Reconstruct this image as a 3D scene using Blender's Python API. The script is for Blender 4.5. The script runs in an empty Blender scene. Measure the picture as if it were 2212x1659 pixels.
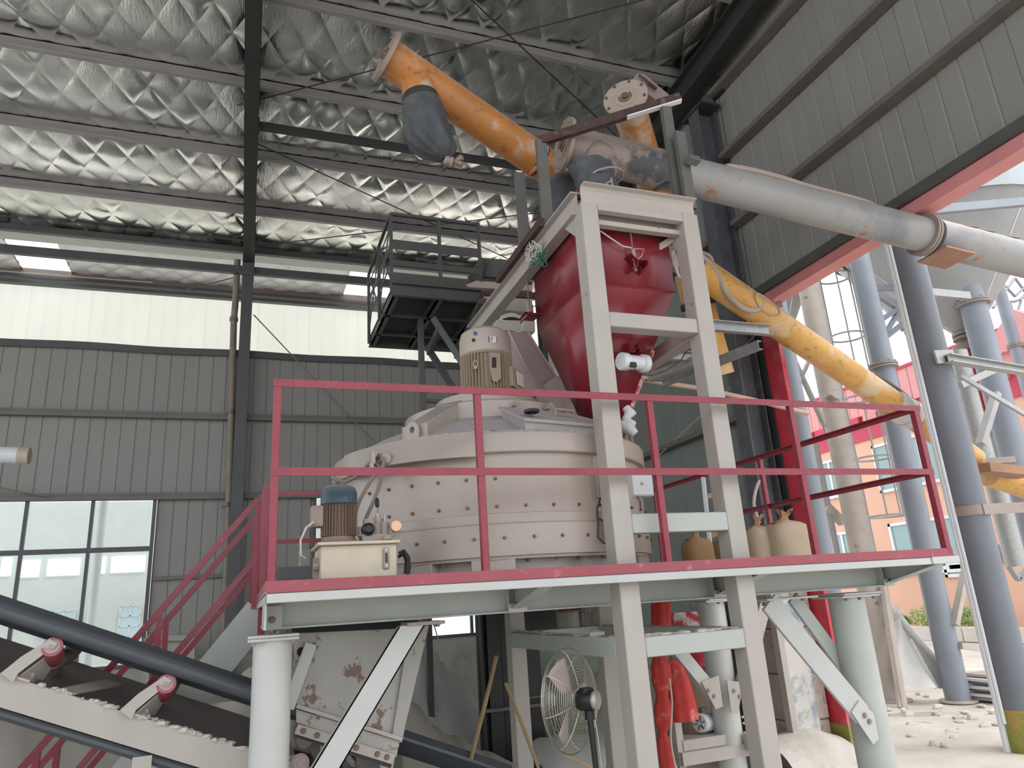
import bpy, bmesh, math, random
from mathutils import Vector, Matrix, Quaternion
random.seed(7)
V = Vector
PI = math.pi
S = bpy.context.scene
COL = S.collection

# ------------------------------------------------------------ camera
PW, PH = 2212, 1659
FPX = 1543.9
YAW, PITCH, ROLL = 0.36232, 0.29458, -0.065202
CAM = V((0, 0, 2.0))
_fw = V((math.sin(YAW) * math.cos(PITCH), math.cos(YAW) * math.cos(PITCH), math.sin(PITCH)))
_rt = V((math.cos(YAW), -math.sin(YAW), 0))
_up = _rt.cross(_fw)
_c, _s = math.cos(ROLL), math.sin(ROLL)
_rt, _up = _c * _rt + _s * _up, -_s * _rt + _c * _up
cam = bpy.data.objects.new('camera', bpy.data.cameras.new('camera'))
COL.objects.link(cam)
cam.matrix_world = Matrix(((_rt.x, _up.x, -_fw.x, CAM.x), (_rt.y, _up.y, -_fw.y, CAM.y), (_rt.z, _up.z, -_fw.z, CAM.z), (0, 0, 0, 1)))
cam.data.sensor_fit = 'HORIZONTAL'
cam.data.sensor_width = 36
cam.data.lens = FPX / PW * 36
cam.data.clip_start = 0.05
cam.data.clip_end = 500
S.camera = cam

# ------------------------------------------------------------ daylight and exposure
S.view_settings.view_transform = 'Standard'
S.view_settings.look = 'None'
S.view_settings.gamma = 1
S.view_settings.use_curve_mapping = False
S.view_settings.exposure = 1.05
w = bpy.data.worlds.new('overcast_sky')
S.world = w
w.use_nodes = True
nt = w.node_tree
bg = nt.nodes['Background']
tc = nt.nodes.new('ShaderNodeTexCoord')
sx = nt.nodes.new('ShaderNodeSeparateXYZ')
nt.links.new(tc.outputs['Generated'], sx.inputs[0])
rp = nt.nodes.new('ShaderNodeValToRGB')
rp.color_ramp.elements[0].position = 0.0
rp.color_ramp.elements[0].color = (0.86, 0.92, 1.0, 1)
rp.color_ramp.elements[1].position = 0.8
rp.color_ramp.elements[1].color = (0.97, 0.98, 1.0, 1)
nt.links.new(sx.outputs[2], rp.inputs[0])
nt.links.new(rp.outputs[0], bg.inputs[0])
bg.inputs[1].default_value = 1.0
sun = bpy.data.objects.new('sun', bpy.data.lights.new('sun', 'SUN'))
COL.objects.link(sun)
sun.data.energy = 0.7
sun.data.angle = math.radians(25)
sun.data.color = (1.0, 0.96, 0.9)
sun.rotation_euler = (math.radians(38), math.radians(14), math.radians(25))
S.cycles.max_bounces = 8
S.cycles.diffuse_bounces = 5
S.cycles.glossy_bounces = 4
S.cycles.transmission_bounces = 6
S.cycles.transparent_max_bounces = 12
S.cycles.caustics_reflective = False
S.cycles.caustics_refractive = False
S.cycles.sample_clamp_indirect = 6


# ------------------------------------------------------------ pixel to point at a known distance
def ray(px, py):
    return _fw + _rt * ((px - PW / 2) / FPX) - _up * ((py - PH / 2) / FPX)


def A(px, py, X=None, Y=None, Z=None):
    d = ray(px, py)
    t = X / d.x if X is not None else Y / d.y if Y is not None else (Z - CAM.z) / d.z
    return CAM + d * t


# ------------------------------------------------------------ materials
def lin(h):
    h = h.lstrip('#')
    o = []
    for i in (0, 2, 4):
        c = int(h[i:i + 2], 16) / 255
        o.append(c / 12.92 if c <= 0.04045 else ((c + 0.055) / 1.055) ** 2.4)
    return (o[0], o[1], o[2], 1)


def N(t, kind, **kw):
    n = t.nodes.new(kind)
    for k, v in kw.items():
        if hasattr(n, k):
            setattr(n, k, v)
        else:
            n.inputs[k.replace('_', ' ')].default_value = v
    return n


def mat(name, col, rough=0.55, metal=0.0, var=0.12, vscale=3.0, patch=None, patch2=None, dust=0.0, dustcol='#b5a69c', bump=0.0, bscale=60, stretch=(1, 1, 1), trans=0.0, spec=0.5):
    """painted or bare surface: base colour with soft variation, hard-edged chips / stains, and dust lying on upward faces"""
    m = bpy.data.materials.new(name)
    m.use_nodes = True
    t = m.node_tree
    L = t.links.new
    b = t.nodes['Principled BSDF']
    b.inputs['Roughness'].default_value = rough
    b.inputs['Metallic'].default_value = metal
    b.inputs['Specular IOR Level'].default_value = spec
    tcn = N(t, 'ShaderNodeTexCoord')
    mp = N(t, 'ShaderNodeMapping')
    mp.inputs['Scale'].default_value = stretch
    L(tcn.outputs['Object'], mp.inputs[0])
    co = mp.outputs[0]
    base = lin(col)
    n1 = N(t, 'ShaderNodeTexNoise')
    n1.inputs['Scale'].default_value = vscale
    n1.inputs['Detail'].default_value = 5
    L(co, n1.inputs['Vector'])
    r1 = N(t, 'ShaderNodeMapRange')
    r1.inputs['From Min'].default_value = 0.3
    r1.inputs['From Max'].default_value = 0.7
    r1.inputs['To Min'].default_value = 1 - var
    r1.inputs['To Max'].default_value = 1 + var
    L(n1.outputs[0], r1.inputs[0])
    mx = N(t, 'ShaderNodeMix', data_type='RGBA', blend_type='MULTIPLY')
    mx.inputs[0].default_value = 1
    mx.inputs[6].default_value = base
    L(r1.outputs[0], mx.inputs[7])
    cur = mx.outputs[2]

    def addpatch(cur, spec_):
        pc, ps, lo, hi = spec_
        n = N(t, 'ShaderNodeTexNoise')
        n.inputs['Scale'].default_value = ps
        n.inputs['Detail'].default_value = 8
        n.inputs['Roughness'].default_value = 0.65
        L(co, n.inputs['Vector'])
        r = N(t, 'ShaderNodeMapRange')
        r.inputs['From Min'].default_value = lo
        r.inputs['From Max'].default_value = hi
        L(n.outputs[0], r.inputs[0])
        k = N(t, 'ShaderNodeMix', data_type='RGBA')
        L(r.outputs[0], k.inputs[0])
        L(cur, k.inputs[6])
        k.inputs[7].default_value = lin(pc)
        return k.outputs[2]
    if patch:
        cur = addpatch(cur, patch)
    if patch2:
        cur = addpatch(cur, patch2)
    if dust > 0:
        g = N(t, 'ShaderNodeNewGeometry')
        sp = N(t, 'ShaderNodeSeparateXYZ')
        L(g.outputs['Normal'], sp.inputs[0])
        r = N(t, 'ShaderNodeMapRange')
        r.inputs['From Min'].default_value = 0.15
        r.inputs['From Max'].default_value = 0.75
        r.inputs['To Max'].default_value = dust
        L(sp.outputs[2], r.inputs[0])
        n = N(t, 'ShaderNodeTexNoise')
        n.inputs['Scale'].default_value = 6
        n.inputs['Detail'].default_value = 6
        L(co, n.inputs['Vector'])
        ad = N(t, 'ShaderNodeMath', operation='MULTIPLY_ADD')
        L(n.outputs[0], ad.inputs[0])
        ad.inputs[1].default_value = 0.5
        ad.inputs[2].default_value = 0.72
        mu = N(t, 'ShaderNodeMath', operation='MULTIPLY', use_clamp=True)
        L(r.outputs[0], mu.inputs[0])
        L(ad.outputs[0], mu.inputs[1])
        k = N(t, 'ShaderNodeMix', data_type='RGBA')
        L(mu.outputs[0], k.inputs[0])
        L(cur, k.inputs[6])
        k.inputs[7].default_value = lin(dustcol)
        cur = k.outputs[2]
    L(cur, b.inputs['Base Color'])
    if bump > 0:
        n = N(t, 'ShaderNodeTexNoise')
        n.inputs['Scale'].default_value = bscale
        n.inputs['Detail'].default_value = 4
        L(co, n.inputs['Vector'])
        bp = N(t, 'ShaderNodeBump')
        bp.inputs['Strength'].default_value = bump
        bp.inputs['Distance'].default_value = 0.02
        L(n.outputs[0], bp.inputs['Height'])
        L(bp.outputs[0], b.inputs['Normal'])
    if trans > 0:
        tr = N(t, 'ShaderNodeBsdfTranslucent')
        L(cur, tr.inputs[0])
        ms = N(t, 'ShaderNodeMixShader')
        ms.inputs[0].default_value = trans
        L(b.outputs[0], ms.inputs[1])
        L(tr.outputs[0], ms.inputs[2])
        L(ms.outputs[0], t.nodes['Material Output'].inputs[0])
    return m


M = {}
M['beige'] = mat('dusty_beige_grey_paint', '#b2aba3', 0.45, var=0.06, patch=('#8d8279', 9, 0.66, 0.72), dust=0.7)
M['grey'] = mat('pale_grey_green_paint', '#b2b6b0', 0.42, var=0.06, patch=('#8f7b6c', 7, 0.7, 0.76), dust=0.6)
M['white_grey'] = mat('off_white_grey_paint', '#bfc0bc', 0.42, var=0.05, patch=('#a0907f', 5, 0.68, 0.76), dust=0.5)
M['mixer'] = mat('warm_grey_mixer_paint', '#a89c92', 0.3, var=0.05, patch=('#8a7663', 11, 0.72, 0.76), dust=0.55, dustcol='#b6acab')
M['lid'] = mat('dust_covered_lid', '#aaa3a3', 0.6, var=0.06, dust=0.6, dustcol='#b9b1b1')
M['red'] = mat('red_rail_paint', '#8f3340', 0.35, var=0.12, vscale=9, patch=('#c07d7f', 30, 0.64, 0.72), dust=0.75, dustcol='#c59a96')
M['red_light'] = mat('dusty_red_toe_board', '#9c4953', 0.45, var=0.1, patch=('#c08a8a', 12, 0.6, 0.75), dust=0.6, dustcol='#c0908e')
M['hopper'] = mat('glossy_dark_red_enamel', '#822531', 0.3, var=0.12, vscale=2.2, patch=('#b04a50', 4, 0.68, 0.9), patch2=('#c9a9a4', 14, 0.74, 0.77), dust=0.7, dustcol='#b98f8a')
M['redbright'] = mat('red_column_paint', '#c93a49', 0.45, var=0.08, patch=('#dba0a8', 0.45, 0.5, 0.7))
M['lintel'] = mat('pale_red_lintel', '#d98f8e', 0.5, var=0.08)  # even pale red, lighter than the jamb
M['steel'] = mat('dark_grey_painted_steel', '#525252', 0.5, var=0.12, patch=('#6a5f58', 14, 0.68, 0.75), dust=0.45, dustcol='#837a73')
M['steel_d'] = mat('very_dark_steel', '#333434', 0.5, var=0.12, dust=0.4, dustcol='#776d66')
M['purlin'] = mat('galvanised_purlin', '#9d9997', 0.45, metal=0.15, var=0.15, vscale=5, dust=0.4, dustcol='#8a8580', stretch=(0.3, 3, 3))
M['galv'] = mat('galvanised_sheet', '#a9aaa8', 0.4, metal=0.35, var=0.12, vscale=25, patch=('#9d7a5c', 2.0, 0.64, 0.8))
M['wall'] = mat('grey_ribbed_wall_sheet', '#918f8a', 0.5, var=0.06, vscale=1.5, stretch=(1, 1, 0.3))
M['wall2'] = mat('grey_green_wall_sheet', '#848a84', 0.5, var=0.06, vscale=1.5)
M['band'] = mat('translucent_white_sheet', '#e9e9dc', 0.5, var=0.04, vscale=1.2, trans=0.62, stretch=(1, 1, 0.2))
M['sky_sheet'] = mat('skylight_sheet', '#f2f5f5', 0.5, var=0.02, trans=0.8)
M['masonry'] = mat('plastered_wall', '#a9a7a0', 0.85, var=0.1, vscale=2, patch=('#8e8578', 1.6, 0.56, 0.8), bump=0.2, bscale=30)
M['concrete'] = mat('dusty_concrete', '#cdc8bf', 0.9, var=0.14, vscale=1.2, patch=('#a39a8c', 0.7, 0.5, 0.8), bump=0.35, bscale=25)
M['stone'] = mat('dusty_blocks', '#b5aa9e', 0.9, var=0.14, vscale=4, patch=('#7c746c', 5, 0.58, 0.7), dust=0.6, bump=0.5, bscale=20)
M['powder'] = mat('white_powder', '#c9c4bb', 0.95, var=0.08, vscale=7, bump=0.6, bscale=14)
M['orange'] = mat('orange_screw_conveyor_paint', '#bf7f45', 0.42, var=0.1, patch=('#a0603a', 9, 0.58, 0.63), patch2=('#c9ad97', 1.7, 0.52, 0.60), dust=0.9, dustcol='#c0aba0')
M['yellow'] = mat('yellow_orange_paint', '#d2a055', 0.42, var=0.08, patch=('#a97f45', 14, 0.57, 0.63), patch2=('#d3bc9e', 1.6, 0.52, 0.66), dust=0.8, dustcol='#cfc5bd')
M['screwgrey'] = mat('pale_grey_tube_paint', '#9c9b9a', 0.4, var=0.07, patch=('#a4703f', 5, 0.62, 0.67), patch2=('#7f8087', 1.6, 0.52, 0.68), dust=0.5, dustcol='#bfb2a8')
M['screwdirt'] = mat('dust_and_soot_tube', '#9f9189', 0.6, var=0.1, patch=('#55545a', 2.0, 0.47, 0.56), dust=0.95, dustcol='#a8978c')
M['flange'] = mat('dusty_flange', '#9b8c83', 0.6, var=0.1, patch=('#6d5a50', 12, 0.6, 0.7), dust=0.7)
M['dustbag'] = mat('dark_grey_sleeve_cloth', '#4f5357', 0.85, var=0.2, vscale=6, patch=('#6f6a68', 4, 0.55, 0.75), dust=0.8, dustcol='#7b7370', bump=0.8, bscale=14)
M['rust'] = mat('rusty_channel', '#4a3531', 0.8, var=0.25, vscale=12, patch=('#7a6158', 10, 0.58, 0.7), dust=0.4)
M['bluesteel'] = mat('worn_blue_steel', '#66645f', 0.5, var=0.15, patch=('#3c5f75', 3.0, 0.55, 0.6), dust=0.5)
M['bolt'] = mat('brown_bolt', '#836a5a', 0.5, metal=0.4, var=0.2)
M['black'] = mat('black_plastic', '#1c1c1e', 0.45, var=0.1)
M['column_blue'] = mat('speckled_blue_grey_column', '#55565b', 0.5, var=0.2, vscale=4, patch=('#85868e', 30, 0.6, 0.66), dust=0.4)
M['girt'] = mat('dusty_wall_girt', '#6f6a65', 0.5, var=0.12, patch=('#7f7068', 10, 0.62, 0.72), dust=0.5, dustcol='#a0968c')
M['pillar_near'] = mat('dark_blue_grey_pillar', '#6f737b', 0.42, var=0.08, vscale=2)
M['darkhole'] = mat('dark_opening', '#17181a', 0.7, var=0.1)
M['rubber'] = mat('dark_rubber_belt', '#45494e', 0.42, var=0.12, vscale=2, stretch=(1, 8, 8), dust=0.3, dustcol='#6f7278')
M['hose'] = mat('dusty_hose', '#7f726d', 0.6, var=0.15, dust=0.4)
M['cable'] = mat('pale_cable', '#c9c2b8', 0.5, var=0.05)
M['cable_dark'] = mat('dark_cable', '#2b2a2a', 0.5, var=0.05)
M['cable_green'] = mat('green_cable', '#2f7a68', 0.5, var=0.05)
M['tank'] = mat('cream_tank_paint', '#c2b7a3', 0.5, var=0.05, vscale=12, patch=('#a98a63', 5, 0.66, 0.78), dust=0.4, bump=0.12, bscale=35)
M['motorblue'] = mat('blue_fan_cowl', '#2f4a58', 0.4, var=0.25, vscale=8, patch=('#6a5a50', 7, 0.6, 0.68), dust=0.9, dustcol='#a79a98')
M['fins'] = mat('brown_dusty_fins', '#7b6658', 0.6, var=0.15, dust=0.5)
M['cowl'] = mat('beige_motor_cowl', '#b3a69a', 0.42, var=0.05, dust=0.4)
M['finbeige'] = mat('beige_motor_fins', '#a3937f', 0.5, var=0.08, dust=0.3)
M['pinkduct'] = mat('dusty_pink_beige_duct', '#a89490', 0.5, var=0.07, patch=('#93808a', 3, 0.6, 0.8), dust=0.4)
M['cloth'] = mat('beige_cloth_sleeve', '#b3a49b', 0.85, var=0.1, bump=0.5, bscale=12)
M['redcloth'] = mat('red_sleeve_cloth', '#b8332d', 0.7, var=0.18, vscale=7, patch=('#cf9b92', 5, 0.56, 0.68), bump=0.5, bscale=14)
M['plastic'] = mat('translucent_bag_plastic', '#d5d5d2', 0.35, var=0.06, bump=0.8, bscale=9)
M['sack'] = mat('woven_sack', '#c9b499', 0.8, var=0.07, bump=0.25, bscale=40)
M['sack_d'] = mat('kraft_sack', '#a98660', 0.8, var=0.1, bump=0.25, bscale=30)
M['bamboo'] = mat('bamboo', '#a98c64', 0.55, var=0.12, vscale=8)
M['wire'] = mat('chrome_wire', '#b7b1a3', 0.35, metal=0.6, var=0.05)
M['tarp'] = mat('grey_green_tarp', '#a9aba0', 0.7, var=0.12, vscale=1.5, patch=('#a8a39a', 2, 0.5, 0.7), bump=0.5, bscale=6, dust=0.4)
M['tarpwhite'] = mat('pale_grey_tarp', '#cfcfcb', 0.7, var=0.08, bump=0.6, bscale=8)
M['chute'] = mat('chipped_beige_chute', '#aba79f', 0.5, var=0.08, patch=('#7c625b', 4.5, 0.57, 0.6), dust=0.4)
M['facade'] = mat('hazed_salmon_render', '#e2b59d', 0.9, var=0.04, vscale=0.6)  # salmon lightened so the colour carries the yard's haze and glare
M['roofred'] = mat('hazed_red_ribbed_sheet', '#dd9a9a', 0.6, var=0.05)  # red paled in the colour itself to stand for haze
M['roofdark'] = mat('crimson_trim', '#c2455a', 0.6, var=0.05)
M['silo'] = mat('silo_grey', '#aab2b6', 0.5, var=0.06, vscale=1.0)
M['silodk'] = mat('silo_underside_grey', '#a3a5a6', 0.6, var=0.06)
M['pillar'] = mat('hazed_blue_grey_pillar', '#8b929c', 0.42, var=0.08, vscale=2)  # haze put into the colour: lighter tone for the pillars farther out
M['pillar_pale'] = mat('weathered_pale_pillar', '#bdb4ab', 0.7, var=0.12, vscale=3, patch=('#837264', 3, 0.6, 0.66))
M['ladder'] = mat('grey_ladder_steel', '#aaa8a8', 0.55, var=0.1, patch=('#9a8a7e', 6, 0.6, 0.7))
M['leaf'] = mat('hedge_leaf', '#a5bf78', 0.6, var=0.3, vscale=5, trans=0.3)
M['moss'] = mat('mossy_base', '#8a8a45', 0.9, var=0.25, vscale=8, patch=('#b08a55', 4, 0.5, 0.65))
M['frame_white'] = mat('white_window_frame', '#dfe3e6', 0.4, var=0.03)
M['alu_dark'] = mat('dark_window_frame', '#4b4a50', 0.4, var=0.06)
M['wallwhite'] = mat('white_hall_wall', '#d3d8d5', 0.8, var=0.04)
M['label_white'] = mat('label_white', '#d9d7d2', 0.5, var=0.02)
M['label_blue'] = mat('label_blue', '#3a4f8f', 0.5, var=0.02)
M['label_red'] = mat('label_red', '#9c2f35', 0.5, var=0.02)
M['label_yellow'] = mat('label_yellow', '#d29a2f', 0.5, var=0.02)
M['gauge'] = mat('gauge_face', '#e8b98f', 0.15, var=0.02)
M['greentank'] = mat('pale_green_tank', '#8f9a86', 0.5, var=0.1, patch=('#7d5a48', 5, 0.6, 0.7))


def glassmat(name, tint, alpha):
    m = bpy.data.materials.new(name)
    m.use_nodes = True
    t = m.node_tree
    b = t.nodes['Principled BSDF']
    b.inputs['Base Color'].default_value = lin(tint)
    b.inputs['Roughness'].default_value = 0.08
    tr = N(t, 'ShaderNodeBsdfTransparent')
    tr.inputs[0].default_value = lin(tint)
    ms = N(t, 'ShaderNodeMixShader')
    ms.inputs[0].default_value = alpha
    t.links.new(tr.outputs[0], ms.inputs[1])
    t.links.new(b.outputs[0], ms.inputs[2])
    t.links.new(ms.outputs[0], t.nodes['Material Output'].inputs[0])
    return m


_m = bpy.data.materials.new('sky_glow_pane')
_m.use_nodes = True
_m.node_tree.nodes['Principled BSDF'].inputs['Emission Color'].default_value = (0.93, 0.96, 1, 1)
_m.node_tree.nodes['Principled BSDF'].inputs['Emission Strength'].default_value = 0.5
M['bright'] = _m  # solid panels that glow to stand for sky brightness in the hall windows
M['glass'] = glassmat('dusty_glass', '#f6faf9', 0.12)
M['glass_teal'] = mat('reflective_teal_glass', '#86a5a5', 0.12, var=0.08, vscale=0.4, spec=1.0)


def foil():
    m = bpy.data.materials.new('quilted_aluminium_foil')
    m.use_nodes = True
    t = m.node_tree
    L = t.links.new
    b = t.nodes['Principled BSDF']
    b.inputs['Base Color'].default_value = (0.93, 0.93, 0.89, 1)
    b.inputs['Metallic'].default_value = 1
    b.inputs['Roughness'].default_value = 0.15
    tcn = N(t, 'ShaderNodeTexCoord')
    mp = N(t, 'ShaderNodeMapping')
    mp.inputs['Scale'].default_value = (1, 0.10, 1)
    mp.inputs['Rotation'].default_value = (0, 0, 0.06)
    L(tcn.outputs['Object'], mp.inputs[0])
    n = N(t, 'ShaderNodeTexNoise')
    n.inputs['Scale'].default_value = 42
    n.inputs['Detail'].default_value = 5
    n.inputs['Roughness'].default_value = 0.6
    L(mp.outputs[0], n.inputs['Vector'])
    n2 = N(t, 'ShaderNodeTexNoise')
    n2.inputs['Scale'].default_value = 1.3
    n2.inputs['Detail'].default_value = 2
    L(tcn.outputs['Object'], n2.inputs['Vector'])
    r = N(t, 'ShaderNodeMapRange')
    r.inputs['From Min'].default_value = 0.42
    r.inputs['From Max'].default_value = 0.62
    r.inputs['To Min'].default_value = 0.08
    r.inputs['To Max'].default_value = 0.75
    L(n2.outputs[0], r.inputs[0])
    mu = N(t, 'ShaderNodeMath', operation='MULTIPLY')
    L(n.outputs[0], mu.inputs[0])
    L(r.outputs[0], mu.inputs[1])
    bp = N(t, 'ShaderNodeBump')
    bp.inputs['Strength'].default_value = 0.9
    bp.inputs['Distance'].default_value = 0.02
    L(mu.outputs[0], bp.inputs['Height'])
    L(bp.outputs[0], b.inputs['Normal'])
    return m


M['foil'] = foil()

# ------------------------------------------------------------ mesh builder
WO = {}


class MB:
    def __init__(s):
        s.v = []
        s.f = []

    def add(s, vs, fs):
        o = len(s.v)
        s.v += [V(p) for p in vs]
        s.f += [tuple(i + o for i in f) for f in fs]
        return s

    def box(s, lo, hi):
        x0, y0, z0 = lo
        x1, y1, z1 = hi
        return s.add([(x0, y0, z0), (x1, y0, z0), (x1, y1, z0), (x0, y1, z0), (x0, y0, z1), (x1, y0, z1), (x1, y1, z1), (x0, y1, z1)],
                     [(0, 3, 2, 1), (4, 5, 6, 7), (0, 1, 5, 4), (1, 2, 6, 5), (2, 3, 7, 6), (3, 0, 4, 7)])

    def frame(s, a, b, up):
        a, b, up = V(a), V(b), V(up)
        d = (b - a).normalized()
        if abs(d.dot(up)) > 0.99:
            up = V((0, 1, 0)) if abs(d.y) < 0.9 else V((1, 0, 0))
        x = d.cross(up).normalized()
        return x, x.cross(d).normalized(), d

    def prof(s, a, b, poly, up=(0, 0, 1)):
        """sweep a closed 2-D polygon (sideways, upwards) from a to b"""
        a, b = V(a), V(b)
        x, u, d = s.frame(a, b, up)
        n = len(poly)
        vs = [a + x * p + u * q for p, q in poly] + [b + x * p + u * q for p, q in poly]
        fs = [(i, (i + 1) % n, n + (i + 1) % n, n + i) for i in range(n)]
        fs += [tuple(range(n - 1, -1, -1)), tuple(range(n, 2 * n))]
        return s.add(vs, fs)

    def bar(s, a, b, w, h, up=(0, 0, 1)):
        w, h = w / 2, h / 2
        return s.prof(a, b, [(-w, -h), (w, -h), (w, h), (-w, h)], up)

    def ibeam(s, a, b, H, B, tw=0.008, tf=0.01, up=(0, 0, 1)):
        h, bb, t = H / 2, B / 2, tw / 2
        return s.prof(a, b, [(-bb, -h), (bb, -h), (bb, -h + tf), (t, -h + tf), (t, h - tf), (bb, h - tf), (bb, h), (-bb, h), (-bb, h - tf), (-t, h - tf), (-t, -h + tf), (-bb, -h + tf)], up)

    def chan(s, a, b, H, B, t=0.008, up=(0, 0, 1), flip=1):
        h = H / 2
        p = [(0, -h), (B, -h), (B, -h + t), (t, -h + t), (t, h - t), (B, h - t), (B, h), (0, h)]
        if flip < 0:
            p = [(-q, r) for q, r in p][::-1]
        return s.prof(a, b, p, up)

    def angle(s, a, b, W, t=0.006, up=(0, 0, 1), flip=1):
        p = [(0, 0), (W, 0), (W, t), (t, t), (t, W), (0, W)]
        if flip < 0:
            p = [(-q, r) for q, r in p][::-1]
        return s.prof(a, b, p, up)

    def tube(s, a, b, r, n=16, r2=None, cap=True, inner=0):
        a, b = V(a), V(b)
        r2 = r if r2 is None else r2
        x, u, d = s.frame(a, b, (0, 0, 1))
        cs = [(math.cos(2 * PI * i / n), math.sin(2 * PI * i / n)) for i in range(n)]
        vs = [a + (x * c + u * q) * r for c, q in cs] + [b + (x * c + u * q) * r2 for c, q in cs]
        fs = [(i, (i + 1) % n, n + (i + 1) % n, n + i) for i in range(n)]
        if inner:
            vs += [a + (x * c + u * q) * inner for c, q in cs] + [b + (x * c + u * q) * inner for c, q in cs]
            for i in range(n):
                j = (i + 1) % n
                fs += [(2 * n + j, 2 * n + i, 3 * n + i, 3 * n + j), (j, i, 2 * n + i, 2 * n + j), (n + i, n + j, 3 * n + j, 3 * n + i)]
        elif cap:
            fs += [tuple(range(n - 1, -1, -1)), tuple(range(n, 2 * n))]
        return s.add(vs, fs)

    def path(s, pts, r, n=8, cap=True, closed=False):
        pts = [V(p) for p in pts]
        m = len(pts)
        rr = r if isinstance(r, (list, tuple)) else [r] * m
        d0 = (pts[1] - pts[0]).normalized()
        x = d0.orthogonal().normalized()
        vs, fs = [], []
        prev = d0
        for i, p in enumerate(pts):
            d = ((pts[(i + 1) % m] if (i < m - 1 or closed) else p) - (pts[i - 1] if (i > 0 or closed) else p)).normalized()
            q = prev.rotation_difference(d)
            x = q @ x
            x = (x - d * x.dot(d)).normalized()
            y = d.cross(x)
            prev = d
            vs += [p + (x * math.cos(2 * PI * k / n) + y * math.sin(2 * PI * k / n)) * rr[i] for k in range(n)]
        for i in range(m if closed else m - 1):
            j = (i + 1) % m
            for k in range(n):
                l = (k + 1) % n
                fs.append((i * n + k, i * n + l, j * n + l, j * n + k))
        if cap and not closed:
            fs += [tuple(range(n - 1, -1, -1)), tuple(range((m - 1) * n, m * n))]
        return s.add(vs, fs)

    def lathe(s, prof, c, axis=(0, 0, 1), n=32, a0=0, a1=2 * PI, capped=True):
        """prof: list of (radius, distance along the axis)"""
        c, ax = V(c), V(axis).normalized()
        x = V((1, 0, 0)) if abs(ax.z) > 0.9 else ax.cross(V((0, 0, 1))).normalized()
        x = (x - ax * x.dot(ax)).normalized()
        y = ax.cross(x)
        full = abs(a1 - a0 - 2 * PI) < 1e-6
        k = n if full else n + 1
        vs = []
        for i in range(k):
            t = a0 + (a1 - a0) * i / n
            e = x * math.cos(t) + y * math.sin(t)
            vs += [c + e * r + ax * z for r, z in prof]
        m = len(prof)
        fs = []
        for i in range(n):
            j = (i + 1) % k
            for q in range(m - 1):
                fs.append((i * m + q, j * m + q, j * m + q + 1, i * m + q + 1))
        if full and capped:
            if prof[0][0] > 1e-6:
                fs.append(tuple(i * m for i in range(n - 1, -1, -1)))
            if prof[-1][0] > 1e-6:
                fs.append(tuple(i * m + m - 1 for i in range(n)))
        return s.add(vs, fs)

    def prism(s, pts, d):
        pts = [V(p) for p in pts]
        d = V(d)
        n = len(pts)
        return s.add(pts + [p + d for p in pts], [tuple(range(n - 1, -1, -1)), tuple(range(n, 2 * n))] + [(i, (i + 1) % n, n + (i + 1) % n, n + i) for i in range(n)])

    def grid(s, fn, nu, nv, thick=None):
        vs = [V(fn(i / nu, j / nv)) for j in range(nv + 1) for i in range(nu + 1)]
        fs = [(j * (nu + 1) + i, j * (nu + 1) + i + 1, (j + 1) * (nu + 1) + i + 1, (j + 1) * (nu + 1) + i) for j in range(nv) for i in range(nu)]
        return s.add(vs, fs)

    def hexbolt(s, c, d, r=0.012, h=0.012):
        c, d = V(c), V(d).normalized()
        s.tube(c, c + d * 0.003, r * 1.5, 10)
        return s.tube(c + d * 0.003, c + d * (0.003 + h), r, 6)

    def blob(s, c, r, n=10, m=7, jit=0.0, seed=1):
        rnd = random.Random(seed)
        c = V(c)
        rx, ry, rz = r if isinstance(r, (tuple, list)) else (r, r, r)
        vs = [c + V((0, 0, -rz))]
        for j in range(1, m):
            for i in range(n):
                a, b = 2 * PI * i / n, -PI / 2 + PI * j / m
                k = 1 + rnd.uniform(-jit, jit)
                vs.append(c + V((math.cos(a) * math.cos(b) * rx, math.sin(a) * math.cos(b) * ry, math.sin(b) * rz)) * k)
        vs.append(c + V((0, 0, rz)))
        fs = [(0, 1 + (i + 1) % n, 1 + i) for i in range(n)]
        for j in range(m - 2):
            for i in range(n):
                k = (i + 1) % n
                fs.append((1 + j * n + i, 1 + j * n + k, 1 + (j + 1) * n + k, 1 + (j + 1) * n + i))
        e = len(vs) - 1
        fs += [(e, 1 + (m - 2) * n + i, 1 + (m - 2) * n + (i + 1) % n) for i in range(n)]
        return s.add(vs, fs)


def origin_of(mb):
    xs = [p.x for p in mb.v]
    ys = [p.y for p in mb.v]
    return V(((min(xs) + max(xs)) / 2, (min(ys) + max(ys)) / 2, min(p.z for p in mb.v)))


def link(o, world, parent=None):
    COL.objects.link(o)
    WO[o.name] = V(world)
    if parent is not None:
        o.parent = parent
        o.location = V(world) - WO[parent.name]
    else:
        o.location = V(world)
    return o


def obj(name, mb, m, parent=None, bev=0, sharp=32, at=None, solid=0):
    w0 = V(at) if at is not None else origin_of(mb)
    me = bpy.data.meshes.new(name)
    me.from_pydata([tuple(p - w0) for p in mb.v], [], mb.f)
    me.materials.append(M[m] if isinstance(m, str) else m)
    b = bmesh.new()
    b.from_mesh(me)
    bmesh.ops.recalc_face_normals(b, faces=b.faces)
    b.to_mesh(me)
    b.free()
    me.shade_smooth()
    me.set_sharp_from_angle(angle=math.radians(sharp))
    o = bpy.data.objects.new(name, me)
    link(o, w0, parent)
    if bev:
        k = o.modifiers.new('edge', 'BEVEL')
        k.width = bev
        k.segments = 1
        k.limit_method = 'ANGLE'
        k.angle_limit = math.radians(40)
    if solid:
        k = o.modifiers.new('thickness', 'SOLIDIFY')
        k.thickness = solid
        k.offset = 0
    return o


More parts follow.
